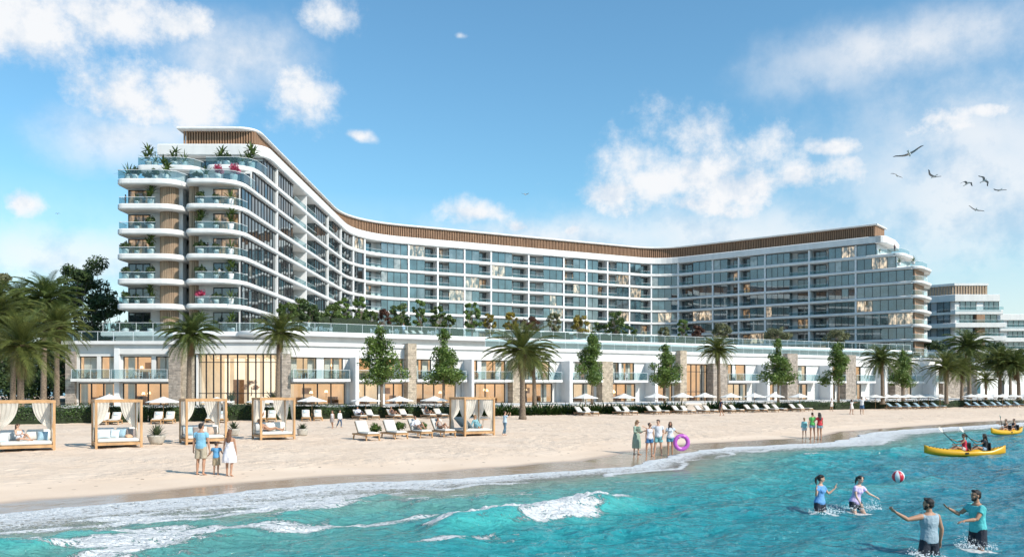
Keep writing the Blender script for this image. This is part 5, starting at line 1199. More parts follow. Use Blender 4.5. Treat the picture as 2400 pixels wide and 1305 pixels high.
M['pillow_orange'] = mat('apricot_linen', (.62, .38, .23), .9, .1, 5, .2, 50); M['pillow_pale'] = mat('ice_blue_linen', (.56, .64, .67), .9, .1, 5, .2, 50)
def softbox(b, x0, x1, y0, y1, z0, z1, r_=.05, mi=0, T=None):
    vs0 = len(b.v); b.prism(rounded([(x0, y0), (x1, y0), (x1, y1), (x0, y1)], r_, 3), z0, z1, mi, min(r_, (z1-z0)*.4))
    if T: b.v[vs0:] = [tuple(T(Vector(v))) for v in b.v[vs0:]]
def cabana(px, py, w, D, label, pills=(), rz=TH+R(2), closed=(1, 1, 1, 1), chaise=False, cush='cushion'):
    """w wide, D deep; origin in the middle of the front edge"""
    p = place(px, py); t = thing('beach_cabana', label, 'cabana', p, rz, 'timber cabanas on the sand'); h = 2.26; q = .055
    for x, y in ((-w/2, 0), (w/2, 0), (-w/2, D), (w/2, D)): b = MB(); b.box(x-q, x+q, y-q, y+q, -.08, h); b.build('post', M['teak'], t)
    b = MB()
    for y in (0, D): b.box(-w/2-q-.01, w/2+q+.01, y-q-.006, y+q+.006, h, h+.13)
    for x in (-w/2, w/2): b.box(x-q, x+q, q+.007, D-q-.007, h+.003, h+.127)

    b.build('top_frame', M['teak'], t)
    b = MB(); b.box(-w/2+q, w/2-q, -.035, .035, .14, .27); b.box(-w/2+q, w/2-q, D-.035, D+.035, .14, .27)
    for x in (-w/2, w/2): b.box(x-.034, x+.034, q, D-q, .14, .27)
    b.box(-w/2+.04, w/2-.04, .04, D-.04, .19, .25); b.build('platform', M['teak'], t)
    b = MB(); softbox(b, -w/2+.07, w/2-.07, .05, D-.06, .27, .45, .05); b.build('mattress', M['cushion'], t, True)
    if not chaise:
        for i, x in enumerate((-w/4+.03, w/4-.01)):
            b = MB(); 
            def T(v, x=x, i=i): a = R(-14); y, z = v.y, v.z; return Vector((v.x+x, D-.42+y*math.cos(a)-z*math.sin(a)+.1, .46+y*math.sin(a)+z*math.cos(a)))
            softbox(b, -w/4+.06, w/4-.06, 0, .17, 0, .52, .06, 0, T); b.build('back_cushion', M['greyc' if i == 0 else 'cushion'], t, True)
    else:
        b = MB(); T = lambda v: Vector((-w/2+.15+v.x*math.cos(R(48))*1.0-v.z*0, v.y, .46+(w*.0)+(.78-v.x)*math.sin(R(48))+v.z)); softbox(b, 0, .78, .12, D-.14, 0, .08, .03, 0, T); b.build('back_cushion', M['cushion_b'], t, True)
    for i, (sx, y0, y1) in enumerate(((-1, 0, 0), (1, 0, 0), (-1, D, D), (1, D, D))):
        if not closed[i]: continue
        b = MB(); x = sx*w/2; dy = 1 if y0 == 0 else -1; xi = x-sx*.08
        if i >= 2 or chaise: curtain(b, (xi, y0+dy*.02, h-.02), (xi-sx*w*.34, y0+dy*.02, h-.02), (xi, y0+dy*.05, 1.02), (xi-sx*.02, y0+dy*.06, .12), w, 0, 6, i)
        curtain(b, (x-sx*.01, y0+dy*.09, h-.02), (x-sx*.01, y0+dy*D*.42, h-.02), (x-sx*.02, y0+dy*.10, 1.0), (x, y0+dy*.12, .1), w, 0, 7, i+9)
        b.build('curtain', M['gauze'], t, True)
    for size, m, lx, ly, lz, rx, rz2, lab in pills:
        v = rotz((lx, ly, 0), rz); pillow(size, m, (p.x+v.x, p.y+v.y, p.z+lz), rx, rz+rz2, lab)
    return t, p
S_, B_ = (.46, .46, .18), (.60, .36, .2)
cabana(62, 1057, 2.30, 1.8, 'leftmost timber cabana, cut by the picture edge, with a woman reading', [(S_, 'pillow_pale', -.95, .55, .63, R(-25), .2, 'ice-blue pillow at the left edge of the leftmost cabana'), (S_, 'pillow_blue', .72, .95, .66, R(-25), -.15, 'dusty blue pillow on the right of the leftmost cabana')])
cabana(279, 1049, 2.05, 1.75, 'second timber cabana from the left, empty, with many loose pillows', [(B_, 'pillow_pale', -.6, .85, .62, R(-20), .1, 'ice-blue bolster pillow in the second cabana'), (S_, 'pillow_pale', -.1, .95, .65, R(-25), -.4, 'ice-blue square pillow in the middle of the second cabana'), (S_, 'pillow_blue', .22, 1.05, .68, R(-20), -.5, 'dusty blue pillow in the second cabana'), (S_, 'pillow_brown', .68, 1.1, .68, R(-18), .1, 'taupe pillow at the right of the second cabana'), ((.34, .34, .16), 'pillow_orange', .55, .72, .53, R(-75), .3, 'small apricot pillow lying flat in the second cabana')])
cabana(484, 1040, 2.0, 1.75, 'third timber cabana, partly hidden by the walking man in blue', [(S_, 'pillow_blue', -.72, .95, .66, R(-22), .1, 'dusty blue pillow at the left of the third cabana'), (S_, 'pillow_brown', -.3, .95, .66, R(-22), -.2, 'taupe pillow in the third cabana beside the blue one'), ((.56, .46, .18), 'pillow_tan', .5, 1.0, .66, R(-22), .1, 'tan pillow at the right of the third cabana')])
cabana(651, 1030, 1.9, 1.75, 'fourth timber cabana with a woman in sunglasses lying on it', [((.5, .5, .18), 'cushion', -.1, 1.15, .7, R(-22), .1, 'cream pillow behind the lying woman in the fourth cabana')])
cabana(1124, 1021, 2.05, 1.95, 'rightmost curtained timber cabana with a raised chaise and a woman in blue', [(S_, 'pillow_blue', -.42, .9, .62, R(-55), .5, 'blue patterned pillow on the raised chaise of the curtained cabana')], chaise=True)
b_ = MB(); b_.lathe([(.02, 0), (.02, .70)], 6); b_.lathe([(.2, 0), (.2, .02)], 12); t_ = thing('side_table', 'tall round wooden side table inside the curtained cabana', 'table', place(1132, 1006)); b_.build('stem', M['teak_dark'], t_); b_ = MB(); b_.lathe([(.36, .70), (.37, .74), (.01, .745)], 18); b_.build('table_top', M['teak'], t_)
def make_lounger(cm, wm, ang=38, pil=None):
    t = thing('sun_lounger', 'timber sun lounger', 'sun lounger', (0, -300, 0)); wm = M[wm]; W2 = .34
    b = MB()
    for s in (-1, 1): b.box(s*W2-.03, s*W2+.03, -1.0, 1.0, .24, .33)
    b.box(-W2+.03, W2-.03, -1.0, -.94, .245, .325); b.box(-W2+.03, W2-.03, .94, 1.0, .245, .325)
    for i in range(14): y = -.86+i*.085; b.box(-W2+.03, W2-.03, y, y+.06, .285, .315)
    b.build('frame', wm, t)
    for x, y, lx in ((-W2, -.85, -.03), (W2, -.85, .03), (-W2, .8, -.03), (W2, .8, .03)): b = MB(); b.bar((x, y, .26), (x+lx, y+(.06 if y > 0 else -.06), -.05), .06, .06); b.build('leg', wm, t)
    a = R(ang); c, s = math.cos(a), math.sin(a); T = lambda v: Vector((v.x, .30+v.y*c-v.z*s, .33+v.y*s+v.z*c))
    b = MB(); softbox(b, -W2+.0, W2-.0, 0, .80, -.03, .0, .01, 0, T); b.bar(T(Vector((0, .55, -.04))), (0, .85, .30), .05, .05); b.build('back_frame', wm, t)
    b = MB(); softbox(b, -W2+.02, W2-.02, -.97, .29, .335, .43, .035); b.build('seat_cushion', M[cm], t, True)
    b = MB(); softbox(b, -W2+.02, W2-.02, .03, .80, .005, .10, .035, 0, T); b.build('back_cushion', M[cm], t, True)
    if pil: b = pillow_mesh(.44, .32, .14); b.v = [tuple(T(Vector((x, .52+z, .15+y)))) for x, y, z in b.v]; b.build('head_pillow', M[pil], t, True)
    return t
LG = {'front': make_lounger('cushion', 'teak', 52), 'back': make_lounger('cushion', 'teak_dark', 40), 'pill': make_lounger('cushion', 'teak', 44, 'pillow_pale'), 'blue': make_lounger('cushion_b', 'teak_dark', 34)}
_lg = set()
def lounger(kind, p, label, rz=TH, group='sun loungers along the hedge', s=1.0):
    o = LG[kind]
    if kind in _lg: o = copy_tree(o)
    _lg.add(kind); o.location = p; o.rotation_euler = (0, 0, rz); o.scale = (s, s, s); o['label'] = label; o['group'] = group; return o
for px, py, lab in ((858, 1030, 'empty front lounger with white cushion, left of the first potted shrub'), (924, 1027, 'empty front lounger with white cushion between the two left potted shrubs'), (982, 1024, 'front lounger carrying the sunbathing man'), (1036, 1022, 'front lounger carrying the sunbathing woman beside the curtained cabana')):
    lounger('front', place(px, py), lab, TH+R(4), 'timber front loungers', 1.08)
def make_umbrella():
    t = thing('beach_umbrella', 'cream canvas beach umbrella', 'umbrella', (0, -300, 0)); b = MB(); b.lathe([(.028, -.1), (.028, 2.12)], 8); b.build('pole', M['teak'], t)
    b = MB(); n = 8; R0 = 1.38; rings = []
    for r_, z in ((.02, 2.30), (.09, 2.27), (.5, 2.10), (.95, 1.955), (R0, 1.83), (R0*1.005, 1.74)):
        ring = []
        for i in range(n):
            a0 = 2*math.pi*i/n; a1 = 2*math.pi*(i+1)/n; A, B2 = Vector((math.cos(a0), math.sin(a0), 0)), Vector((math.cos(a1), math.sin(a1), 0)); sag = .035*r_/R0
            for f in (0, .25, .5, .75): v = (A*(1-f)+B2*f)*r_; ring.append((v.x, v.y, z-sag*math.sin(math.pi*f)*(-1 if r_ > R0*1.001 else 1)))
        rings.append(ring)
    b.ring_loft(rings, 0, False); b.build('canopy', M['umb'], t)
    b = MB()
    for i in range(n): a = 2*math.pi*i/n; b.bar((0, 0, 2.24), (R0*.985*math.cos(a), R0*.985*math.sin(a), 1.81), .025, .02); b.bar((0, 0, 1.5), (.62*math.cos(a), .62*math.sin(a), 2.02), .018, .018)
    b.build('ribs', M['teak_dark'], t); b = MB(); b.lathe([(.04, 2.28), (.05, 2.33), (.015, 2.40)], 8); b.build('finial', M['teak'], t); b = MB(); b.lathe([(.26, -.05), (.26, .06), (.05, .09)], 14); b.build('base', M['pot'], t); return t
UM = make_umbrella(); _um = [0]
def umbrella(p, label, s, rz, group): 
    o = UM if not _um[0] else copy_tree(UM); _um[0] += 1; o.location = p; o.scale = s; o.rotation_euler = (0, 0, rz); o['label'] = label; o['group'] = group
UML = [(256, 921), (383, 927), (508, 928), (615, 928), (731, 926), (857, 926), (936, 926), (1018, 926), (1372, 920), (1463, 920), (1538, 919), (1599, 918), (1652, 918), (1713, 919), (1768, 919), (1814, 919), (1874, 920)]
UDESC = ['left of the second cabana top', 'between second and third cabana', 'right above the third cabana', 'right above the fourth cabana', 'left of the strolling couple', 'over the reclining man in dark trousers', 'over the woman on a shaded lounger', 'nearest left of the curtained cabana', 'first right of the big sand palm', 'second right of the big sand palm',
         'just left of the stone steps', 'nearest right of the stone steps', 'in front of the second glass lobby', 'beside the palm with the man in dark top', 'first right of that walking man', 'second right of that walking man', 'before the long hedge, alone at the right']
for i_, ((px, top), ds) in enumerate(zip(UML, UDESC)):
    off = 1.6 if px < 1100 else 1.9; p_ = hl(px, off); hh = zp(top, p_.y)-p_.z
    umbrella(p_, 'cream beach umbrella '+ds, (.98 if px < 1100 else .96, .98 if px < 1100 else .96, hh/2.36), i_*.37, 'cream umbrellas along the hedge')
    if i_ in (3,): prs = ((-2, 'left'), (22, 'right'))
    else: prs = ((-14, 'left'), (14, 'right')) if px < 1100 else ((-12, 'left'), (8, 'right'))
    for j_, (dx, sd) in enumerate(prs):
        if px == 1874 and False: continue
        lounger('pill' if px < 760 else 'back', hl(px+dx+(0 if px < 1100 else 4), off+1.5), sd+' cream lounger under the umbrella '+ds, TH+(R(-14) if px < 760 else R(3)), 'sun loungers along the hedge')
for i_, px in enumerate((2052, 2078, 2101, 2128, 2153, 2176, 2203)):
    p_ = hl(px, 1.4); umbrella(p_, ORD[i_]+' from the left in the close row of seven white umbrellas', (.98, .98, (zp(922, p_.y)-p_.z)/2.36), i_*.3, 'seven close umbrellas before the low hedge')
for i_, px in enumerate((2094, 2116, 2137, 2158, 2180, 2199)):
    lounger('blue', hl(px, 3.0+.3*(i_ % 2)), ORD[i_]+' from the left of the blue-grey loungers under the seven close umbrellas', TH+R(4), 'blue-grey loungers')
for i_, px in enumerate((2276, 2291, 2306, 2332, 2350, 2376, 2400)):
    p_ = hl(px, 1.4+.5*(i_ % 2)); umbrella(p_, ORD[i_]+' from the left in the far group of white umbrellas at the right edge', (.9, .9, (zp(922, p_.y)-p_.z)/2.36), i_*.3, 'far umbrellas at the right edge')
for i_, px in enumerate((2278, 2298, 2316, 2338, 2352, 2372, 2392)):
    lounger('blue', hl(px, 3.4+.4*(i_ % 2)), ORD[i_]+' from the left of the far loungers at the right edge', TH+R(4), 'far loungers at the right edge')
# ------------------------------------------------------------------ balcony and terrace furniture (a few pixels each)
def chair_mesh(m, name='terrace_chair'):
    b = MB(); b.box(-.24, .24, -.24, .24, .42, .47); 
    for x in (-.21, .21):
        b.bar((x, -.21, 0), (x, -.21, .44), .04, .04); b.bar((x, .23, 0), (x, .30, .90), .04, .04); b.bar((x*1.1, -.22, .64), (x*1.1, .26, .66), .04, .04); b.bar((x*1.1, -.2, .44), (x*1.1, -.2, .64), .035, .035)
    for i in range(5): b.bar((-.2+.1*i, .25, .48), (-.2+.1*i, .295, .86), .035, .02)
    b.bar((-.22, .295, .87), (.22, .295, .87), .05, .05); return b.build(name, M[m])
def table_mesh(m): b = MB(); b.lathe([(.42, .71), (.43, .74), (.01, .745)], 14); b.lathe([(.035, 0), (.035, .71)], 6); b.lathe([(.24, 0), (.22, .03)], 10); return b.build('terrace_table', M[m])
CH = {'w': chair_mesh('metal'), 'd': chair_mesh('teak_dark')}; TB = {'w': table_mesh('metal'), 'd': table_mesh('teak_dark')}; _fu = set()
def furn(src, key, p, rz, label, cat, group):
    o = src[key]
    if (cat, key) in _fu: o = o.copy(); COL.objects.link(o)
    _fu.add((cat, key)); o.location = p; o.rotation_euler = (0, 0, rz); tag(o, label, cat, group)
def dining(p, rz, key, where, n=2):
    furn(TB, key, p, 0, 'round '+('white' if key == 'w' else 'dark')+' table '+where, 'table', 'balcony and terrace tables')
    for i, (a, nm) in enumerate(((0, 'right'), (math.pi, 'left'), (math.pi/2, 'rear'))[:n]):
        v = rotz((.72, 0, 0), rz+a); furn(CH, key, p+v, rz+a-math.pi/2+rnd.uniform(-.3, .3), nm+' '+('white' if key == 'w' else 'dark')+' chair '+where, 'chair', 'balcony and terrace chairs')
for i_, (fr, px) in enumerate(((FA, 213), (FA, 320), (FA, 376))):
    q_ = fr.P(fr.s(px), .8); dining(Vector((*q_, PZB)), .2, 'd' if i_ == 0 else 'w', 'on the near-end balcony, '+('left of the white party wall', 'right of the white party wall', 'beside the big stone pier')[i_], 3)
BAYN = [(712, 'first bay right of the glass lobby'), (785, 'first bay right of the lobby, far side'), (860, 'bay behind the tallest columnar tree'), (1000, 'bay right of the first lone stone pier'), (1060, 'bay behind the second columnar tree'), (1110, 'bay left of the big sand palm'), (1160, 'bay half behind the big sand palm'), (1262, 'bay right of the big sand palm'),
        (1350, 'bay left of the third columnar tree'), (1450, 'bay right of the third columnar tree'), (1550, 'bay left of the second lobby'), (1722, 'first bay right of the second lobby'), (1800, 'bay behind the fifth columnar tree')]
for i_, (px, nm) in enumerate(BAYN): q_ = FB.P(FB.s(px), .8); dining(Vector((*q_, PZB)), TH+.2*i_, 'd' if i_ % 3 else 'w', 'on the balcony of the '+nm)
for i_, (px, k_, nm) in enumerate(((718, 'w', 'left of the first terrace palm glass'), (765, 'w', 'below the bushy left-wing planting'), (805, 'w', 'behind the upright green tree'), (932, 'w', 'left of the man at the glass'), (978, 'w', 'right of the man at the glass'), (1070, 'w', 'left of the yellowing tree'), (1535, 'd', 'near the facade corner'), (1570, 'd', 'by the small round tree'))):
    q_ = FB.P(FB.s(px), -7.3); dining(Vector((*q_, PZD)), TH+.3*i_, k_, 'on the roof terrace '+nm, 3 if i_ < 6 else 2)
for i_, px in enumerate((1010, 1028, 1046, 1262, 1290)):
    q_ = FB.P(FB.s(px), -7.6); lounger('back', Vector((*q_, PZD)), ORD[i_]+' from the left of the pale loungers behind the roof terrace glass', TH+R(20), 'loungers on the roof terrace')
# lobby furnishing
b_ = MB(); softbox(b_, -2.1, 2.1, -.5, .5, 0, 1.05, .2); q_ = FA.P(FA.s(562), -4.5); tag(b_.build('reception_desk', M['teak'], None, False, (q_.x, q_.y, PZ0)), 'curved wooden reception desk inside the tall glass lobby', 'desk')
t_ = thing('indoor_tree', 'small blossom tree on the reception desk inside the lobby', 'tree', (q_.x, q_.y, PZ0+1.05)); b_ = MB(); b_.tube([(0, 0, 0), (.1, 0, .5), (0, 0, 1.2)], [.08, .06, .03], 6); b_.build('trunk', M['bark'], t_); b_ = MB(); leaf_cloud(b_, [((rnd.uniform(-.8, .8), 0, rnd.uniform(1.0, 1.9)), (.45, .3, .3)) for _ in range(8)], 900, .16, 0, 4, .3); b_.build('crown', leafmat('blossom', (.45, .28, .20), (.62, .42, .30), .3), t_)
for px, nm in ((525, 'left of the reception desk'), (622, 'right of the reception desk')):
    q_ = FA.P(FA.s(px), -3.0); potted('potted_palm', 'indoor potted palm in the glass lobby '+nm, (q_.x, q_.y, PZ0), .3, .36, .5, M['potw'], rosette(30, 1.9, .07, 5, 58, 30, .6), M['leafdeck'], 'indoor plants of the lobby')

# towels left on loungers
for px, off, mt_, lab in ((1776, 2.6, 'pillow_blue', 'blue towel left on the foot of a cream lounger, third from the long hedge'), (1722, 2.6, 'pillow_blue', 'blue towel draped over a cream lounger near the walking man'), (1826, 2.7, 'pillow_pale', 'pale blue towel on a cream lounger before the long hedge')):
    p_ = hl(px, off+1.0); b_ = MB(); softbox(b_, -.38, .38, -.3, .3, 0, .035, .03); 
    for sx in (-1, 1): b_.box(sx*.38-.015, sx*.38+.015, -.28, .26, -.2, .03)
    o_ = tag(b_.build('beach_towel', M[mt_]), lab, 'towel'); o_.location = (p_.x, p_.y, p_.z+.44); o_.rotation_euler = (0, 0, TH)

# ------------------------------------------------------------------ people
def skin(name, c): return mat(name, c, .55, .06, 8, 0, spec=.35)
SK = {'a': skin('skin_fair', (.56, .33, .225)), 'b': skin('skin_tan', (.42, .225, .14)), 'c': skin('skin_light', (.60, .38, .28))}
HAIRM = {'brown': mat('brown_hair', (.055, .028, .015), .55, .4, 14, .4, 60, stretch=(3, 3, .5)), 'dark': mat('dark_hair', (.018, .012, .009), .5, .4, 14, .4, 60, stretch=(3, 3, .5)), 'blond': mat('fair_hair', (.30, .18, .085), .55, .3, 14, .4, 60, stretch=(3, 3, .5)), 'auburn': mat('auburn_hair', (.12, .05, .022), .55, .4, 14, .4, 60, stretch=(3, 3, .5))}
_cl = {}
def cloth(c):
    if c not in _cl: _cl[c] = mat('cloth_%d' % len(_cl), c, .85, .12, 5, .7, 11)
    return _cl[c]
M['eye'] = mat('eye_and_brow', (.02, .015, .012), .3, .05); M['shades'] = mat('sunglasses_lens', (.01, .01, .012), .08, .05); M['lips'] = mat('lips', (.40, .14, .12), .5, .05)
PENDING = []
def remesh(o, vox, it=4):
    m = o.modifiers.new('remesh', 'REMESH'); m.mode = 'VOXEL'; m.voxel_size = vox; m.use_smooth_shade = True
    if it: s = o.modifiers.new('smooth', 'SMOOTH'); s.iterations = it; s.factor = .5
    PENDING.append(o)
def apply_pending():
    dg = bpy.context.evaluated_depsgraph_get(); dg.update()
    new = [(o, bpy.data.meshes.new_from_object(o.evaluated_get(dg))) for o in PENDING]
    for o, me in new:
        old = o.data; nm = old.name; mats = list(old.materials); o.modifiers.clear(); o.data = me
        me.materials.clear()
        for m in mats: me.materials.append(m)
        me.polygons.foreach_set('use_smooth', [True]*len(me.polygons)); bpy.data.meshes.remove(old); me.name = nm
    PENDING.clear()
def ering(c, u, s, w, d, n=14):
    f = s.cross(u); return [c+s*(w*math.cos(t))-f*(d*math.sin(t)) for t in [2*math.pi*i/n for i in range(n)]]
def eloft(b, rings): b.ring_loft(rings)
TORSO = {'m': [(-.13, .10, .085), (-.08, .155, .105), (0, .168, .118), (.10, .152, .108), (.20, .150, .108), (.31, .172, .122), (.40, .182, .112), (.455, .150, .085), (.50, .075, .06)],
         'f': [(-.13, .10, .09), (-.08, .155, .11), (-.01, .172, .122), (.10, .132, .095), (.19, .122, .090), (.29, .142, .108), (.38, .150, .098), (.44, .118, .074), (.49, .058, .052)]}
def person(label, loc, rz, h=1.72, sex='f', sk='a', hair=('long', 'brown'), spine=(0, 0, 1), tw=0, head=(0, 0), aL=None, aR=None, lL=None, lR=None, wear=(), vox=.012, pelvis=None, handL=None, handR=None, shades=False, group=None, curl=.5, fine=False):
    """one skin-like body surface over a posed joint chain; local frame: faces -Y, its own left is +X. Limb vectors are (outward, forward, up)."""
    S = h/1.73; t = thing('person', label, 'person', loc, rz, group)
    u = Vector(spine).normalized(); l0 = Vector((1, 0, 0)); l = (l0-u*l0.dot(u)).normalized(); l = Matrix.Rotation(R(tw), 3, u) @ l; f = l.cross(u)*1.0
    fw0 = Vector((0, -1, 0))
    def vec(v, sx, twist=True):
        L_ = (Matrix.Rotation(R(tw), 3, Vector((0, 0, 1))) @ l0) if twist else l0; F_ = (Matrix.Rotation(R(tw), 3, Vector((0, 0, 1))) @ fw0) if twist else fw0
        return (L_*(sx*v[0])+F_*v[1]+Vector((0, 0, v[2]))).normalized()
    stand = ((.05, .02, -1), (.02, -.03, -1)); lL = lL or stand; lR = lR or stand; rest = ((.22, .02, -1), (.10, .18, -1)); aL = aL or rest; aR = aR or rest
    P = Vector((0, 0, 0)); TB_ = TORSO[sex]; legs, arms = {}, {}
    for sx, ll in ((1, lL), (-1, lR)):
        a = P+l0*(.088*sx)-u*.045; k = a+vec(ll[0], sx, False)*.435; an = k+vec(ll[1], sx, False)*.41; ft = vec(ll[2], sx, False) if len(ll) > 2 else None
        if ft is None: d = (an-k).normalized(); ft = (fw0-d*fw0.dot(d)); ft = (ft.normalized() if ft.length > .3 else Vector((0, 0, 1))); ft = (ft+Vector((l0.x*sx*.22, 0, 0))).normalized()
        legs[sx] = (a, k, an, ft)
    sw = .178 if sex == 'm' else .152
    for sx, aa in ((1, aL), (-1, aR)):
        s0 = P+u*(.425 if sex == 'm' else .41)+l*(sw*sx); e = s0+vec(aa[0], sx)*(.29 if sex == 'm' else .272); w = e+vec(aa[1], sx)*(.255 if sex == 'm' else .238); arms[sx] = (s0, e, w, vec(aa[2], sx) if len(aa) > 2 else (w-e).normalized())
    if pelvis is None: pz = -min(min(v[2].z, (v[2]+v[3]*.16).z) for v in legs.values())+.045
    else: pz = pelvis/S
    sh = Vector((0, 0, pz)); Q = lambda v: (v+sh)*S
    b = MB(); rings = [ering(u*a, u, l if a > .15 else (l0-u*l0.dot(u)).normalized(), w, d) for a, w, d in TB_]
    def put(bb, rr): bb.ring_loft([[Q(p) for p in r2] for r2 in rr])
    put(b, rings)
    if sex == 'f' and h > 1.5:
        for sx in (1, -1): b.ell(Q(u*.30+l*(.062*sx)+f*.075), (.062*S, .055*S, .062*S), None, 10, 7)
    def limb(bb, pts, rad): bb.tube([Q(p) for p in pts], [r_*S for r_ in rad], 12)
    thick = 1.0 if sex == 'm' else .9
    for sx in (1, -1):
        a, k, an, ft = legs[sx]; g = (fw0*.03-Vector((0, 0, 0)))
        calf = k+(an-k)*.28-((ft-(an-k).normalized()*ft.dot((an-k).normalized()))*.012)
        limb(b, [a+u*.02, a+(k-a)*.35, a+(k-a)*.75, k, calf, k+(an-k)*.62, an], [.088*(1.02 if sex == 'f' else 1), .084, .064*thick+.003, .053, .055*thick, .043*thick, .034])
        he = an-ft*.035+(an-k).normalized()*.035
        fr = []; dn = Vector((0, 0, -1)) if abs(ft.z) < .5 else (an-k).normalized(); sd = ft.cross(dn).normalized()
        for q, w, hh, dz in ((-.055, .022, .022, .035), (-.02, .034, .042, .02), (.05, .036, .036, .03), (.12, .046, .022, .045), (.175, .040, .014, .05), (.195, .02, .008, .052)):
            c = an+ft*q+dn*dz; fr.append([c+sd*(w*math.cos(tt))+dn*(hh*math.sin(tt)) for tt in [2*math.pi*i/10 for i in range(10)]])
        put(b, fr)
        s0, e, w, hd = arms[sx]; m = 1.0 if sex == 'm' else .80
        limb(b, [s0-l*(.05*sx), s0+(e-s0)*.06, s0+(e-s0)*.4, s0+(e-s0)*.85, e, e+(w-e)*.25, e+(w-e)*.7, w], [.052*m, .060*m, .051*m, .041*m, .039*m, .042*m, .031*m, .0245*m])
        # hand: palm, four separate fingers, thumb from the side of the palm
        pn = (P+u*.1-w); pn = (pn-hd*pn.dot(hd)).normalized() if not (handL if sx > 0 else handR) else (lambda q: (q-hd*q.dot(hd)).normalized())(vec((handL if sx > 0 else handR), sx)); lat = hd.cross(pn)
        tside = 1 if lat.dot(f+u*.3) > 0 else -1
        hs = .97 if sex == 'm' else .88
        pr = [[w+hd*q*hs+lat*(ww*hs*math.cos(tt))+pn*(dd*hs*math.sin(tt)) for tt in [2*math.pi*i/10 for i in range(10)]] for q, ww, dd in ((-.01, .022, .018), (.03, .034, .016), (.065, .042, .014), (.092, .040, .011), (.1, .034, .008))]
        put(b, pr)
        fr_ = max(.0092, vox/S*.72)
        for i, (lx, ln) in enumerate(((.031, .068), (.0105, .078), (-.0105, .072), (-.031, .056))):
            p0 = w+hd*(.088*hs)+lat*(lx*hs*tside); d1 = (hd+lat*(lx*tside*3.2)).normalized(); c1 = curl*(.8+.15*i); pts = [p0]; ang = .12
            for seg in (.45, .32, .23): ang += c1*.55; dd = d1*math.cos(ang)+pn*math.sin(ang); pts.append(pts[-1]+dd*(ln*hs*seg))
            limb(b, pts, [fr_*1.05, fr_, fr_*.92, fr_*.8])
        p0 = w+hd*(.028*hs)+lat*(.030*hs*tside); pts = [p0, p0+(hd*.55+lat*(.8*tside)+pn*.25).normalized()*.034*hs, p0+(hd*.8+lat*(.75*tside)+pn*.35).normalized()*.066*hs]; limb(b, pts, [fr_*1.25, fr_*1.15, fr_*.9])
    # neck and head
    yaw, pit = R(head[0]), R(head[1]); hu = (u*.55+Vector((0, 0, 1))*.45).normalized() if u.z > -.2 else u
    hf = (f-hu*f.dot(hu)).normalized(); hf = Matrix.Rotation(yaw, 3, hu) @ hf; hl_ = hu.cross(hf)*-1; hl_ = hf.cross(hu)*-1
    rot = Matrix.Rotation(-pit, 3, hf.cross(hu)); hf = rot @ hf; hu2 = rot @ hu; hx = hf.cross(hu2)
    nb = u*(.485 if sex == 'm' else .475); hc = nb+u*.05+hu*.115+hf*.015
    limb(b, [nb-u*.05, nb+u*.03, hc-hu2*.06], [.064 if sex == 'm' else .052, .054 if sex == 'm' else .045, .054 if sex == 'm' else .046])
    cs = (1.0 if h > 1.5 else 1.12)*(1 if sex == 'm' else .95); AX = (hx, hf, hu2)
    def E(c, r_, n=14, k=10, bb=b): bb.ell(Q(c), tuple(x*S*cs for x in r_), AX, n, k)
    H_ = lambda x, y, z: hc+(hx*x+hf*y+hu2*z)*cs
    E(H_(0, -.008, .03), (.074, .092, .088)); E(H_(0, .022, -.03), (.060, .066, .072)); E(H_(0, .052, -.078), (.030, .030, .026)); E(H_(0, .088, -.012), (.013, .020, .014), 8, 6); E(H_(0, .078, .012), (.010, .018, .026), 8, 6)
    for s in (1, -1): E(H_(.073*s, -.006, -.008), (.010, .020, .030), 8, 6); E(H_(.028*s, .066, -.022), (.026, .022, .022), 8, 6)
    E(H_(0, .074, .035), (.050, .016, .010), 10, 6)
    body = b.build('body', SK[sk], t, True); remesh(body, vox, 3)
    if fine or vox <= .014:
        e = MB()
        for s in (1, -1): e.ell(Q(H_(.030*s, .0835, .012)), (.012*S, .007*S, .0075*S), AX, 8, 6); e.ell(Q(H_(.031*s, .090, .034)), (.018*S, .005*S, .004*S), AX, 8, 4)
        if not shades: e.build('eyes', M['eye'], t, True)
        e = MB(); e.ell(Q(H_(0, .088, -.046)), (.024*S, .008*S, .008*S), AX, 8, 6); e.build('mouth', M['lips'], t, True)
    if shades:
        e = MB()
        for s in (1, -1): e.ell(Q(H_(.033*s, .092, .012)), (.029*S, .012*S, .021*S), AX, 10, 6); e.bar(Q(H_(.058*s, .085, .016)), Q(H_(.078*s, 0, .012)), .008, .008)
        e.build('sunglasses', M['shades'], t, True)
    # hair
    hb = MB(); st, hc_ = hair
    hb.ell(Q(H_(0, -.018, .042)), (.079*S*cs, .090*S*cs, .084*S*cs), AX, 16, 10); hb.ell(Q(H_(0, -.048, -.005)), (.072*S*cs, .058*S*cs, .070*S*cs), AX, 14, 9)
    if st == 'short': hb.ell(Q(H_(0, .045, .098)), (.062*S*cs, .04*S*cs, .028*S*cs), AX, 12, 7)
    if st == 'beard': hb.ell(Q(H_(0, .045, .098)), (.062*S*cs, .04*S*cs, .028*S*cs), AX, 12, 7)
    if st in ('long', 'pony', 'loose'):
        for s in (1, -1): hb.ell(Q(H_(.052*s, .035, .075)), (.036*S*cs, .045*S*cs, .035*S*cs), AX, 10, 7)
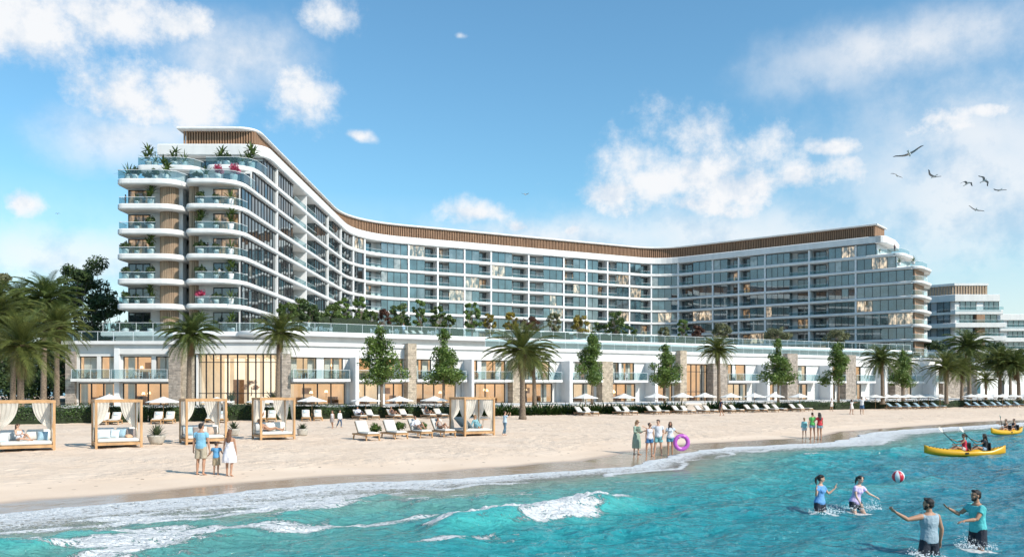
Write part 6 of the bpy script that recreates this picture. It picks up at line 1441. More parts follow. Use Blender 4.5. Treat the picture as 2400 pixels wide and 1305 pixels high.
    if st in ('long', 'loose'):
        bk = H_(0, -.075, -.02); mid = nb-f*.075+u*.02+Vector((0, 0, -.0)); low = u*.27-f*(.135)
        hb.ring_loft([[Q(c+hx*(w*math.cos(a))-hf*(d*math.sin(a))) for a in [2*math.pi*i/12 for i in range(12)]] for c, w, d in ((H_(0, -.04, .05), .07, .05), (bk, .086, .055), (mid*.6+bk*.4, .092, .05), (mid, .10, .045), (mid*.45+low*.55, .095, .038), (low, .055, .022))])
        if st == 'loose':
            for s in (1, -1): hb.tube([Q(H_(.07*s, .0, .02)), Q(H_(.088*s, .02, -.07)), Q(nb+l*(.09*s)+f*.05-u*.03), Q(u*.33+l*(.085*s)+f*.105)], [.03*S, .034*S, .034*S, .014*S], 8)
    if st == 'pony':
        a0 = H_(0, -.10, .045); hb.ell(Q(a0), (.035*S, .035*S, .035*S), AX, 10, 7); hb.tube([Q(a0), Q(H_(0, -.15, .0)), Q(H_(.01, -.15, -.10)), Q(H_(.02, -.125, -.21))], [.03*S, .036*S, .03*S, .008*S], 9)
    if st == 'bun': hb.ell(Q(H_(0, -.10, .06)), (.045*S, .045*S, .045*S), AX, 10, 7)
    ho = hb.build('hair', HAIRM[hc_], t, True); remesh(ho, max(vox, .010), 2)
    if st == 'beard':
        e = MB(); e.ell(Q(H_(0, .046, -.085)), (.046*S, .044*S, .03*S), AX, 12, 8)
        for s in (1, -1): e.ell(Q(H_(.052*s, .025, -.05)), (.016*S, .032*S, .04*S), AX, 8, 6)
        e.build('beard', HAIRM[hc_], t, True)
    # clothes follow the same chain, a little larger
    for w_ in wear:
        kind, col = w_[0], w_[1]; g = MB(); off = .014
        tr = lambda lo, hi, ex=off, fl=0: [ering(u*a, u, l if a > .15 else (l0-u*l0.dot(u)).normalized(), w+ex+fl*max(0, .12-a), d+ex+fl*max(0, .12-a)) for a, w, d in TB_ if lo <= a <= hi]
        def tsh(lo=-.09, hi=.47, fl=.03):
            put(g, tr(lo, hi, off+.004, fl)); 
            if sex == 'f' and h > 1.5:
                for sx in (1, -1): g.ell(Q(u*.30+l*(.060*sx)+f*.082), (.068*S, .06*S, .066*S), None, 10, 7)
        nm = {'tee': 'shirt', 'tank': 'vest', 'shirt': 'shirt', 'shorts': 'shorts', 'dress': 'dress', 'sundress': 'dress', 'pants': 'trousers', 'bikini': 'swimwear', 'suit': 'swimsuit', 'robe': 'robe', 'briefs': 'swim_briefs', 'skirt': 'skirt'}[kind]
        if kind in ('tee', 'shirt', 'robe', 'dress'):
            tsh(-.13 if kind != 'tee' else -.09)
            ln = {'tee': .50, 'dress': .4, 'shirt': 1.0, 'robe': 1.0}[kind]; m = 1.0 if sex == 'm' else .84
            for sx in (1, -1):
                s0, e, w, hd = arms[sx]; a1 = s0+(e-s0)*min(1, ln*1.0); pts, rd = [s0-l*(.06*sx)+u*.0, s0+(e-s0)*.08, a1], [.064*m, .076*m, .066*m]
                if ln >= 1: pts += [e+(w-e)*.5, e+(w-e)*(.62 if kind == 'robe' else .9)]; rd = [.064*m, .078*m, .062*m, .058*m, .054*m]
                limb(g, pts, rd)
        if kind == 'tank':
            put(g, tr(-.09, .46, off+.004, .03)); 
            if sex == 'f':
                for sx in (1, -1): g.ell(Q(u*.30+l*(.060*sx)+f*.082), (.068*S, .06*S, .066*S), None, 10, 7)
            for sx in (1, -1): s0 = arms[sx][0]; limb(g, [s0-l*(.10*sx)-u*.02, s0-l*(.0*sx)-u*.0], [.062, .058 if sex == 'm' else .035])
        if kind == 'sundress': put(g, tr(-.09, .36, off)); 
        if kind == 'suit':
            put(g, tr(-.13, .34, .010))
            for sx in (1, -1): g.ell(Q(u*.30+l*(.060*sx)+f*.080), (.066*S, .058*S, .064*S), None, 10, 7)
        if kind == 'bikini':
            put(g, tr(.27, .34, .010)); 
            for sx in (1, -1): g.ell(Q(u*.30+l*(.060*sx)+f*.080), (.066*S, .058*S, .064*S), None, 10, 7)
        if kind in ('briefs', 'bikini'):
            g2 = MB(); put(g2, [ering(u*a, u, (l0-u*l0.dot(u)).normalized(), w+.012, d+.012) for a, w, d in TB_ if -.13 <= a <= .03])
            if kind == 'briefs': g = g2
            else: o2 = g2.build('swim_briefs', cloth(col), t, True); remesh(o2, max(vox, .012), 2)
        if kind in ('shorts', 'pants'):
            put(g, [ering(u*a, u, (l0-u*l0.dot(u)).normalized(), w+.018, d+.018) for a, w, d in TB_ if -.13 <= a <= .12])
            ln = w_[2] if len(w_) > 2 else (.62 if kind == 'shorts' else 1.0); fl = w_[3] if len(w_) > 3 else .03
            for sx in (1, -1):
                a, k, an, ft = legs[sx]
                if kind == 'shorts': limb(g, [a+u*.03, a+(k-a)*.25, a+(k-a)*ln], [.100, .104, .088+fl])
                else: limb(g, [a+u*.03, a+(k-a)*.3, k, k+(an-k)*.3, k+(an-k)*.92], [.098, .097, .068, .066, .048])
        if kind in ('sundress', 'dress', 'skirt', 'robe'):
            ln = w_[2] if len(w_) > 2 else .75; fl = w_[3] if len(w_) > 3 else .12; kz = [(legs[sx][1]*min(1, ln/.435)+legs[sx][0]*(1-min(1, ln/.435))) if ln <= .435 else legs[sx][1]+(legs[sx][2]-legs[sx][1])*min(1, (ln-.435)/.41) for sx in (1, -1)]
            en = (kz[0]+kz[1])/2; st0 = u*.10; sp = (kz[0]-kz[1]).length/2
            n = 28; rr = []
            for i in range(7):
                q = i/6; c = st0*(1-q)+en*q-(Vector((0, 0, 0))); ww = (.150*(1-q)+(.19+fl)*q)+.035*math.sin(math.pi*q); dd = .115*(1-q)+(.15+fl*.8)*q+.03*math.sin(math.pi*q); dn = (en-st0).normalized(); sd = (l0-dn*l0.dot(dn)).normalized(); ff = sd.cross(dn)
                rr.append([Q(c+sd*((ww+.014*q*math.sin(7*a))*math.cos(a))+ff*((dd+.014*q*math.sin(7*a+1))*math.sin(a))) for a in [2*math.pi*j/n for j in range(n)]])
            g.ring_loft(rr)
        go = g.build(nm, cloth(col), t, True); remesh(go, max(vox, .011), 3)
    return t
def water_p(px, Y): return Vector((dp(px, Y).x, Y, 0))
# --- ball players in the sea
BLUE, LILAC, NAVY, GREYB, TURQ = (.12, .30, .58), (.56, .46, .72), (.018, .022, .035), (.30, .38, .43), (.10, .50, .50)
WG = 'ball players standing in the sea'
person('woman in a blue tee standing in the sea with both hands raised', Vector((dp(1921, 22.4).x, 22.4, -.60)), R(38), 1.62, 'f', 'a', ('pony', 'dark'), (.04, -.03, 1), 6, (34, 2), ((.55, .35, -.75), (.55, .5, .62), (.15, .2, 1)), ((.55, .1, -.80), (.55, .30, .78), (.1, .1, 1)), ((.10, .25, -1), (.05, -.1, -1)), ((.12, .05, -1), (.06, -.1, -1)), (('tee', BLUE), ('shorts', NAVY, .5, .01)), .009, None, (0, 1, .2), (0, 1, .2), False, WG, .35, True)
person('woman in a lilac tee stooping in the sea, arms swung low', Vector((dp(2004, 23.2).x, 23.2, -.66)), R(18), 1.62, 'f', 'c', ('pony', 'dark'), (.12, -.22, 1), 8, (-4, 8), ((.62, .45, -.75), (.85, .30, -.42), (.9, .3, -.35)), ((.10, .30, -1), (-.15, .55, -.9), (-.1, .5, -.8)), ((.45, .35, -1), (.2, -.2, -1)), ((.10, .45, -1), (.05, -.25, -1)), (('tee', LILAC), ('shorts', NAVY, .5, .01)), .009, None, None, None, False, WG, .45, True)
person('man in a grey sleeveless shirt seen from behind, reaching for the ball', Vector((dp(2178, 16.85).x, 16.85, -.68)), R(196), 1.80, 'm', 'b', ('beard', 'dark'), (.02, .02, 1), 0, (38, 0), ((1.0, .12, -.16), (.85, .30, .55), (.8, .3, .62)), ((.42, .05, -.9), (.12, .28, -1), (.05, .2, -1)), ((.12, .05, -1), (.05, -.08, -1)), ((.12, .1, -1), (.05, -.08, -1)), (('tank', GREYB), ('shorts', NAVY, .72, .03)), .009, None, (0, .4, 1), None, False, WG, .4, True)
person('man in a turquoise tee facing left in the sea, both arms reaching forward', Vector((dp(2292, 17.75).x, 17.75, -.61)), R(-72), 1.78, 'm', 'b', ('beard', 'dark'), (0, -.06, 1), -8, (-6, -2), ((.15, .62, -.72), (-.1, 1, -.1), (-.1, 1, -.2)), ((.20, .75, -.62), (.05, .95, .50), (.05, .9, .55)), ((.1, .15, -1), (.05, -.1, -1)), ((.1, -.05, -1), (.05, -.12, -1)), (('tee', TURQ), ('shorts', NAVY, .72, .03)), .009, None, (0, 0, -1), (0, 0, 1), False, WG, .3, True)
for nm, lab, sp, n, sd in (('splash', 'white splash round the legs of the woman in blue', [(dp(1925, 22.3).x, 22.15, .38, .22), (dp(1950, 22.4).x, 22.3, .3, .34)], 200, 1), ('splash', 'white splash at the legs of the stooping woman in lilac', [(dp(2010, 23).x, 22.9, .42, .26), (dp(2044, 23).x, 22.9, .2, .42)], 200, 2),
                          ('splash', 'splash beside the shorts of the man in turquoise', [(dp(2262, 17.5).x, 17.5, .22, .34), (dp(2298, 17.5).x, 17.4, .30, .16)], 170, 3), ('splash', 'small splash round the waist of the man seen from behind', [(dp(2175, 16.6).x, 16.6, .30, .10), (dp(2140, 16.7).x, 16.7, .14, .2)], 80, 4)):
    splash(nm, lab, sp, n, sd)
# --- the family walking hand in hand, seen from behind
FG = 'family walking hand in hand'
pf = place(471, 1112); pb = place(507, 1112); pw = place(538, 1115)
person('man in blue tee and sand shorts holding the boy by the hand, back turned', pf, R(178), 1.83, 'm', 'b', ('short', 'dark'), (0, -.01, 1), 0, (-30, 0), ((.22, .02, -1), (.12, .12, -1)), ((.24, .02, -1), (.16, -.06, -1)), ((.07, .10, -1), (.02, -.12, -1)), ((.06, -.06, -1), (.02, -.20, -1)), (('tee', (.20, .42, .56)), ('shorts', (.40, .34, .25), .84, .025)), .011, None, None, None, False, FG, .6)
person('small boy in blue tee between his parents, arms held out', pb, R(180), 1.17, 'm', 'b', ('short', 'brown'), (0, -.01, 1), 0, (-25, 0), ((.50, .02, -.9), (.62, .02, -.62)), ((.50, .02, -.9), (.62, .02, -.50)), ((.06, .10, -1), (.02, -.12, -1)), ((.05, -.05, -1), (.02, -.18, -1)), (('tee', (.11, .33, .56)), ('shorts', (.36, .29, .19), .95, .03)), .010, None, None, None, False, FG, .6)
person('woman in a white sundress with long wavy hair walking away', pw, R(182), 1.66, 'f', 'b', ('long', 'auburn'), (0, -.01, 1), 0, (0, 0), ((.20, .02, -1), (.06, .10, -1)), ((.22, .02, -1), (.10, .10, -1)), ((.03, .10, -1), (-.02, -.10, -1)), ((.02, -.05, -1), (-.04, -.28, -1)), (('sundress', (.70, .68, .72), .42, .07),), .011, None, None, None, False, FG, .6)
# --- four friends at the water's edge
GG = 'four friends at the water edge'
person('woman in a sage green dress and open robe with sunglasses, leftmost of the four friends', place(1492, 1064), R(34), 1.68, 'f', 'a', ('long', 'blond'), (.03, -.02, 1), 0, (25, 5), ((.16, .2, -1), (.1, .95, .25)), ((.15, .12, -1), (-.35, .8, -.05)), None, ((.08, -.02, -1), (.04, -.05, -1)), (('robe', (.25, .33, .26), .60, .04), ('dress', (.42, .50, .40), .55, .02)), .012, None, None, None, True, GG)
person('woman in white vest, blue shorts and sunglasses beside the man in white', place(1522, 1068), R(8), 1.60, 'f', 'b', ('bun', 'dark'), (.02, 0, 1), 0, (30, 0), ((.25, .05, -1), (.05, .3, -.9)), ((.14, .02, -1), (.08, .1, -1)), ((.04, .12, -1), (.0, -.02, -1)), ((.12, -.03, -1), (.02, -.04, -1)), (('tank', (.66, .64, .70)), ('shorts', (.04, .14, .30), .52, .02)), .012, None, None, None, True, GG)
person('man in white tee and teal shorts with one arm round the woman in sunglasses', place(1543, 1066), R(-14), 1.72, 'm', 'a', ('short', 'brown'), (0, 0, 1), 0, (-34, 4), ((.28, -.05, -.9), (-.22, .35, -.9)), ((.75, .1, -.45), (.8, .25, .45)), ((.10, .05, -1), (.05, -.05, -1)), ((.16, .03, -1), (.08, -.05, -1)), (('tee', (.68, .68, .71)), ('shorts', (.16, .40, .42), .62, .03)), .012, None, None, None, False, GG)
pt = place(1571, 1066)
person('smiling woman in white blouse and blue shorts holding the purple swim ring', pt, R(-4), 1.64, 'f', 'b', ('loose', 'brown'), (0, 0, 1), 0, (-10, 0), ((.62, .1, -.75), (.85, .35, -.15)), ((.30, .05, -.9), (.75, .1, .45)), ((.03, .05, -1), (.0, -.02, -1)), ((.03, .0, -1), (.0, -.04, -1)), (('tee', (.60, .64, .68)), ('shorts', (.08, .26, .36), .50, .02)), .012, None, None, None, False, GG)
b_ = MB(); n1, n2 = 40, 16; c_ = Vector((dp(1596, 40.2).x, 40.2-.12, zp(1036, 40.2)))
for i in range(n1):
    a = 2*math.pi*i/n1; rr_ = .10-.006*(i % 5 == 0)
    for j in range(n2): q = 2*math.pi*j/n2; b_.v.append((math.cos(a)*(.31+rr_*math.cos(q)), rr_*math.sin(q), math.sin(a)*(.31+rr_*math.cos(q))))
b_.f = [(i*n2+j, i*n2+(j+1) % n2, ((i+1) % n1)*n2+(j+1) % n2, ((i+1) % n1)*n2+j) for i in range(n1) for j in range(n2)]; b_.m = [0]*len(b_.f)
t_ = thing('swim_ring', 'purple inflatable swim ring held upright by a woman', 'swim ring', c_, R(6)); b_.build('ring', mat('purple_vinyl', (.47, .10, .46), .28, .06, 4, spec=.5), t_, True); b_ = MB(); b_.tube([(-.13, -.09, .27), (-.13, -.13, .27)], [.02, .014], 8); b_.tube([(-.2, -.06, .33), (-.1, -.12, .2), (-.02, -.06, .36)], .012, 6); b_.build('cord', M['umb'], t_, True)
# --- two women and a girl paddling, backs turned
PG = 'two women and a girl paddling'
person('girl in light blue top and pale shorts, back turned, left of two women', place(1885, 1026), R(176), 1.28, 'f', 'a', ('pony', 'blond'), (0, 0, 1), 0, (0, 0), None, None, None, ((.05, -.06, -1), (.02, -.15, -1)), (('shirt', (.22, .52, .58)), ('shorts', (.52, .62, .66), .6, .04)), .013, None, None, None, False, PG)
person('woman in a green tee raising a camera, between the girl and the woman in red', place(1904, 1028), R(184), 1.66, 'f', 'b', ('bun', 'brown'), (0, 0, 1), 0, (-10, 0), None, ((.35, .6, -.3), (-.15, .5, .85)), ((.05, .05, -1), (.0, -.05, -1)), ((.05, -.05, -1), (-.02, -.2, -1)), (('tee', (.09, .42, .10)), ('shorts', (.20, .31, .38), .42, .02)), .013, None, None, None, False, PG)
person('woman in a red tee and denim shorts seen from behind', place(1921, 1029), R(190), 1.68, 'f', 'b', ('loose', 'dark'), (0, 0, 1), 0, (10, 0), ((.5, .3, -.75), (.7, .5, -.2)), None, ((.05, .02, -1), (.0, -.05, -1)), ((.03, .08, -1), (.0, -.10, -1)), (('tee', (.50, .03, .04)), ('shorts', (.20, .31, .38), .42, .02)), .013, None, None, None, False, PG)
# --- strollers
def hgt(px, pt, pb): p = place(px, pb); return p, (zp(pt, p.y)-p.z)
p_, h_ = hgt(779, 961, 1003); person('strolling woman in white top and grey skirt beside a man', p_, R(-20), h_, 'f', 'b', ('long', 'brown'), (0, 0, 1), 0, (10, 0), None, None, ((.02, .2, -1), (.0, -.1, -1)), ((.02, -.1, -1), (.0, -.35, -1)), (('tank', (.66, .62, .60)), ('skirt', (.34, .29, .27), .36, .02)), .014, None, None, None, False, 'strolling couple')
p_, h_ = hgt(796, 960, 1002); person('strolling man in white shirt and blue trousers', p_, R(60), h_, 'm', 'a', ('short', 'dark'), (0, -.03, 1), 0, (-10, 0), None, None, ((.02, .32, -1), (.0, -.05, -1)), ((.02, -.2, -1), (.0, -.6, -1)), (('shirt', (.68, .68, .70)), ('pants', (.06, .10, .17))), .014, None, None, None, False, 'strolling couple')
p_, h_ = hgt(1183, 962, 1020); person('woman in pale blue shirt and jeans taking a photo, beside the curtained cabana', p_, R(120), h_, 'f', 'a', ('bun', 'brown'), (0, -.02, 1), 0, (0, 0), ((.3, .7, -.2), (-.35, .4, .85)), ((.3, .7, -.2), (-.35, .4, .85)), ((.02, .25, -1), (.0, -.1, -1)), ((.02, -.12, -1), (.0, -.45, -1)), (('tee', (.42, .55, .66)), ('pants', (.08, .15, .21))), .014)
p_, h_ = hgt(1690, 933, 974); person('man in dark top and brown shorts walking left past the loungers', p_, R(-80), h_, 'm', 'b', ('short', 'dark'), (0, -.03, 1), 0, (0, 0), None, None, ((.02, .32, -1), (.0, -.05, -1)), ((.02, -.25, -1), (.0, -.6, -1)), (('tee', (.03, .035, .08)), ('shorts', (.20, .15, .11), .85, .02)), .014)
p_, h_ = hgt(1949, 932, 963); person('child in white by the hedge left of the waving woman', p_, R(20), h_, 'f', 'b', ('short', 'brown'), (0, 0, 1), 0, (0, 0), None, ((.3, .4, -.6), (-.2, .5, .8)), None, ((.04, -.1, -1), (.0, -.35, -1)), (('tee', (.66, .62, .60)), ('shorts', (.60, .58, .55), .7, .03)), .016)
p_, h_ = hgt(1996, 935, 971); person('woman in white with one arm stretched out, by the low hedge', p_, R(30), h_, 'f', 'b', ('loose', 'dark'), (0, 0, 1), 0, (20, 0), ((.9, .3, -.1), (.9, .4, .15)), None, ((.05, .2, -1), (.0, -.1, -1)), ((.03, -.1, -1), (.0, -.3, -1)), (('tee', (.66, .63, .62)), ('skirt', (.62, .58, .56), .3, .03)), .016)
p_, h_ = hgt(2020, 929, 970); person('man in white tee and blue shorts shading his eyes with raised arms', p_, R(150), h_, 'm', 'b', ('short', 'dark'), (0, 0, 1), 0, (0, 0), ((.5, .4, .1), (-.5, .3, .75)), ((.5, .4, .1), (-.5, .3, .75)), ((.05, .1, -1), (.0, -.05, -1)), ((.08, -.1, -1), (.0, -.15, -1)), (('tee', (.68, .68, .69)), ('shorts', (.06, .13, .24), .8, .03)), .016)
# --- people lying and sitting on beach furniture: placed in the frame of the furniture
def on(px, py, rz, x, y, z): p = place(px, py); v = rotz((x, y, 0), rz); return Vector((p.x+v.x, p.y+v.y, p.z+z))
rz_ = TH+R(2)
SIT = (((.06, 1, .22), (.02, .45, -.9)), ((.06, 1, .05), (.05, 1, -.1)))
person('woman in white sitting cross-legged on the leftmost cabana, looking down at a book', on(62, 1057, rz_, -.28, .95, .47), rz_+R(35), 1.66, 'f', 'a', ('long', 'brown'), (0, .22, 1), 0, (10, 30), ((.15, .5, -.8), (-.3, .85, .15)), ((.15, .5, -.8), (-.3, .85, .15)), ((.15, .85, .55), (.05, .75, -.75)), ((.35, 1, .12), (-.5, .75, -.1)), (('suit', (.66, .65, .68)), ('skirt', (.66, .65, .68), .2, .0)), .012, .10)
person('woman in sunglasses lying on her side on the fourth cabana', on(651, 1030, rz_, -.35, .72, .47), rz_+R(72), 1.66, 'f', 'b', ('long', 'auburn'), (0, .8, .62), 0, (10, 10), ((.5, .3, -.7), (.1, .9, -.2)), ((.3, .2, -.8), (.0, .9, .0)), ((.06, 1, .12), (.02, 1, -.12)), ((.06, 1, .28), (.02, .9, -.45)), (('bikini', (.22, .15, .12)),), .012, .12, None, None, True)
person('woman in a blue robe sitting on the edge of the curtained cabana', on(1124, 1021, rz_, .05, .55, .47), rz_+R(14), 1.66, 'f', 'b', ('long', 'blond'), (-.1, .05, 1), 0, (35, 6), ((.2, .3, -.9), (.0, .9, -.2)), ((.4, -.2, -.9), (.2, .1, -1)), ((.1, 1, .08), (.04, .25, -1)), ((.1, 1, .02), (-.2, .1, -1)), (('robe', (.20, .38, .42), .35, .02),), .012, .11)
rl = TH+R(4)
person('man in a white open shirt and sunglasses reclining on a front lounger, knees up', on(982, 1024, rl, 0, .18, .43*1.08), rl, 1.76, 'm', 'b', ('short', 'dark'), (0, .62, .95), 0, (-20, 4), ((.35, .2, -.8), (-.1, .9, -.1)), ((.35, .2, -.8), (-.1, .8, .1)), ((.10, .75, .75), (.05, .75, -.85)), ((.15, .95, .45), (.05, .85, -.6)), (('shirt', (.66, .64, .66)), ('shorts', (.30, .27, .25), .6, .02)), .012, .12, None, None, True)
person('woman in a beige swimsuit and sunglasses sunbathing on the last front lounger', on(1036, 1022, rl, 0, .18, .43*1.08), rl, 1.66, 'f', 'b', ('long', 'dark'), (0, .75, .9), 0, (-20, 4), ((.25, .3, -.8), (-.1, .95, -.2)), ((.25, .3, -.8), (-.1, .95, -.1)), ((.08, .80, .60), (.05, .8, -.65)), ((.10, 1, .22), (.05, 1, -.25)), (('suit', (.42, .34, .29)),), .012, .12, None, None, True)
def back_lounger(px, side, off): p = hl(px+side, off+1.5); return p
for px, dx, lab, sx, wr, hr in ((857, -14, 'person in white shirt and dark trousers reclining under an umbrella', 'm', (('shirt', (.64, .62, .66)), ('pants', (.06, .055, .07))), ('short', 'dark')), (936, -14, 'woman in a dark swimsuit reclining on a shaded lounger', 'f', (('suit', (.10, .06, .05)),), ('long', 'auburn')), (1018, -14, 'woman in a black top reclining left of the curtained cabana', 'f', (('tank', (.03, .03, .03)), ('briefs', (.03, .03, .03))), ('long', 'brown')), (615, -2, 'woman in black lying on a lounger behind the fourth cabana', 'f', (('suit', (.04, .03, .03)),), ('long', 'dark'))):
    p = back_lounger(px, dx, 1.6); v = rotz((0, .15, 0), TH); a_ = TH+R(-14 if px < 760 else 3)
    person(lab, Vector((p.x+v.x, p.y+v.y, p.z+.43)), a_, 1.7, sx, 'b', hr, (0, .8, .85), 0, (0, 5), ((.3, .3, -.8), (-.1, .9, -.1)), ((.3, .3, -.8), (-.1, .9, -.1)), ((.08, .85, .5), (.05, .85, -.6)), ((.10, 1, .1), (.05, 1, -.15)), wr, .016, .12, None, None, False, 'people reclining under umbrellas')
# --- guests on balconies and terraces
def guest(x, y, z, rz, h, sex, hair, wear, lab, sit=False):
    kw = dict(lL=((.08, 1, .05), (.03, .2, -1)), lR=((.08, 1, .0), (.03, .35, -1)), pelvis=.5) if sit else {}
    person(lab, (x, y, z), rz, h, sex, 'b', hair, (0, .06 if sit else 0, 1), 0, (0, 0), None, ((.3, .3, -.9), (-.2, .9, .2)), wear=wear, vox=.022, group='guests on balconies and terraces', **kw)
Wt, Dk = (('shirt', (.66, .66, .68)), ('pants', (.12, .12, .14))), (('tee', (.03, .03, .05)), ('pants', (.04, .045, .06)))
zf = lambda k: ZK[k]+.37
guest(-50.6, 117.3, zf(5), R(60), 1.76, 'm', ('short', 'dark'), Wt, 'man in white on the left end balcony of the sixth storey'); guest(-53.0, 117.0, zf(5), R(-60), 1.65, 'f', ('long', 'dark'), (('tank', (.3, .1, .1)), ('pants', (.05, .05, .06))), 'woman leaning at the outer corner of the left balcony, sixth storey')
guest(-50.4, 117.3, zf(4), R(70), 1.76, 'm', ('short', 'dark'), Wt, 'man in white on the left end balcony of the fifth storey'); guest(-50.3, 117.3, zf(3), R(60), 1.66, 'f', ('long', 'dark'), (('dress', (.05, .05, .06), .5, .02),), 'woman in black on the left end balcony of the fourth storey')
guest(-41.6, 116.7, zf(3), R(120), 1.78, 'm', ('short', 'dark'), Dk, 'man in a dark suit on the right end balcony of the fourth storey')
guest(-40.0, 116.6, zf(2), R(40), 1.7, 'm', ('short', 'brown'), (('tee', (.66, .64, .6)), ('shorts', (.6, .5, .45), .8)), 'man in white standing on the right end balcony of the third storey'); guest(-38.6, 116.6, zf(2)+.0, R(-40), 1.66, 'f', ('bun', 'brown'), (('tee', (.62, .5, .44)), ('shorts', (.6, .5, .45), .6)), 'woman seated at the corner of the right balcony, third storey', True)
guest(-41.2, 116.5, zf(1), R(50), 1.65, 'f', ('long', 'dark'), (('dress', (.62, .5, .5), .5, .02),), 'woman beside the pink flowers on the right end balcony of the second storey', True)
q_ = FB.P(FB.s(763), -7.5); guest(q_.x, q_.y, PZD, TH+R(170), 1.72, 'f', ('bun', 'blond'), (('tee', (.6, .55, .52)), ('pants', (.5, .45, .42))), 'woman at a terrace table before the left-wing planting')
q_ = FB.P(FB.s(991), -6.8); guest(q_.x, q_.y, PZD, TH+R(20), 1.80, 'm', ('short', 'dark'), (('shirt', (.40, .48, .62)), ('pants', (.3, .3, .32))), 'man in pale blue shirt at the roof terrace glass')
guest(89.4, 199.4, ZK[7]+.45, R(20), 1.75, 'm', ('short', 'dark'), Dk, 'dark-clad person on the small upper terrace at the far hotel end')
apply_pending()

# ------------------------------------------------------------------ kayaks, paddles, ball, gulls
M['yellow'] = mat('yellow_hull', (.68, .36, .012), .32, .05, 3, spec=.5); M['black'] = mat('black_fitting', (.015, .015, .017), .5, .1); M['blade'] = mat('pale_blade', (.70, .66, .58), .5, .05)
def kayak(label, loc, rz, L_=3.75):
    t = thing('kayak', label, 'kayak', loc, rz, 'yellow tandem kayaks'); b = MB(); rings = []; n = 20; N = 26
    for i in range(N+1):
        q = i/N*2-1; w = .38*max(.02, (1-abs(q)**2.6))**.8; rk = .17*abs(q)**3; top = .27+rk*1.15; bot = -.10+rk*1.15; r2 = []
        for j in range(n):
            a = 2*math.pi*j/n; x, z = math.cos(a), math.sin(a); zz = (top-bot)/2*abs(z)**.8*(1 if z > 0 else -1)+(top+bot)/2; dip = 0
            if z > .55 and (abs(q-.0) < .15 or abs(q-.47) < .15): dip = -.13*(1-abs(x)*.9)
            r2.append((q*L_/2, w*abs(x)**.75*(1 if x > 0 else -1), zz+dip))
        rings.append(r2)
    b.ring_loft(rings); b.build('hull', M['yellow'], t, True)
    for q in (.115, .60): s = MB(); softbox(s, q*L_/2-.05, q*L_/2+.0, -.2, .2, .2, .58, .02); s.build('seat_back', M['black'], t, True)
    for q in (-.88, -.8, -.72, -.64, -.56, -.48, .68, .76, .84, .9):
        w = .38*(1-abs(q)**2.6)**.8
        for s in (-.55, .55): f = MB(); f.ell((q*L_/2, s*w, .265+.17*abs(q)**3*1.15), (.028, .028, .022), None, 8, 5); f.build('deck_fitting', M['black'], t)
    f = MB(); f.box(-.14, .02, -.392, -.34, .06, .14); f.build('side_badge', M['black'], t)
    return t
def paddle(label, c, d, n):
    """shaft through c along d, two spoon blades"""
    d = Vector(d).normalized(); c = Vector(c); t = thing('paddle', label, 'paddle', c, 0, 'kayak paddles'); b = MB(); b.tube([-d*.82, d*.82], .016, 8); b.build('shaft', M['black'], t)
    n = Vector(n); n = (n-d*n.dot(d)).normalized(); s = d.cross(n)
    for sg in (1, -1):
        b = MB(); rr = []
        for q, w in ((.78, .02), (.86, .07), (.96, .095), (1.06, .085), (1.12, .04), (1.13, .005)): cc = d*(sg*q); rr.append([cc+s*(w*math.cos(a))+n*(.010*math.sin(a)+.03*(w/.095)**0*((w*math.cos(a))/.1)**2) for a in [2*math.pi*k/12 for k in range(12)]])
        b.ring_loft(rr); b.build('blade', M['blade'], t, True)
def crew(px, Y, rz, sc_, seats, labs, wr, pads, hairs, rel=True):
    o = Vector((dp(px, Y).x, Y, .06)); return o
kz = R(-3); k0 = Vector((dp(2261, 40.3).x, 40.3, .07)); kayak('yellow tandem kayak nearer the camera with two women paddling', k0, kz)
# bow points left (-X): paddlers face -X
def inboat(o, rz, x, y, z): v = rotz((x, y, 0), rz); return Vector((o.x+v.x, o.y+v.y, o.z+z))
SEATP = dict(lL=((.16, 1, .38), (.02, .85, -.5)), lR=((.16, 1, .42), (.02, .85, -.55)), pelvis=.12)
KG = 'kayakers'
def paddler(o, rz, x, lab, sk, hair, wear, pl, vox=.012, tw=-14):
    p = inboat(o, rz, x, 0, .16); person(lab, p, rz-math.pi/2, 1.66, 'f', sk, hair, (0, -.02, 1), tw, (0, 0), ((.22, .75, -.55), (-.1, .95, -.10)), ((.30, .80, -.25), (.1, .95, .40)), wear=wear, vox=vox, group=KG, **SEATP)
    if pl: paddle(pl, inboat(o, rz, x-.52, -.02, .60), rotz((-.74, -.30, .62), rz), rotz((.5, -.8, .5), rz))
paddler(k0, kz, -.02, 'woman in a red top paddling in front in the nearer kayak', 'b', ('pony', 'brown'), (('tank', (.55, .03, .06)), ('shorts', (.45, .40, .38), .5)), 'paddle with pale blade held by the woman in red')
paddler(k0, kz, -.02+.95, 'woman in a black top paddling behind in the nearer kayak', 'b', ('loose', 'dark'), (('tee', (.02, .025, .03)), ('shorts', (.20, .30, .40), .5)), 'paddle with pale blade held by the woman in black')
k1z = R(30); k1 = Vector((dp(2360, 58.5).x, 58.5, .07)); kayak('yellow kayak farther out at the right edge with two paddlers', k1, k1z)
paddler(k1, k1z, -.12, 'front paddler, bare-shouldered, in the farther kayak', 'b', ('bun', 'brown'), (('suit', (.10, .06, .05)),), 'paddle raised by the front paddler of the farther kayak', .016); paddler(k1, k1z, .85, 'rear paddler in dark vest in the farther kayak', 'b', ('bun', 'brown'), (('tank', (.04, .04, .05)), ('shorts', (.04, .04, .05), .5)), None, .016)
apply_pending()
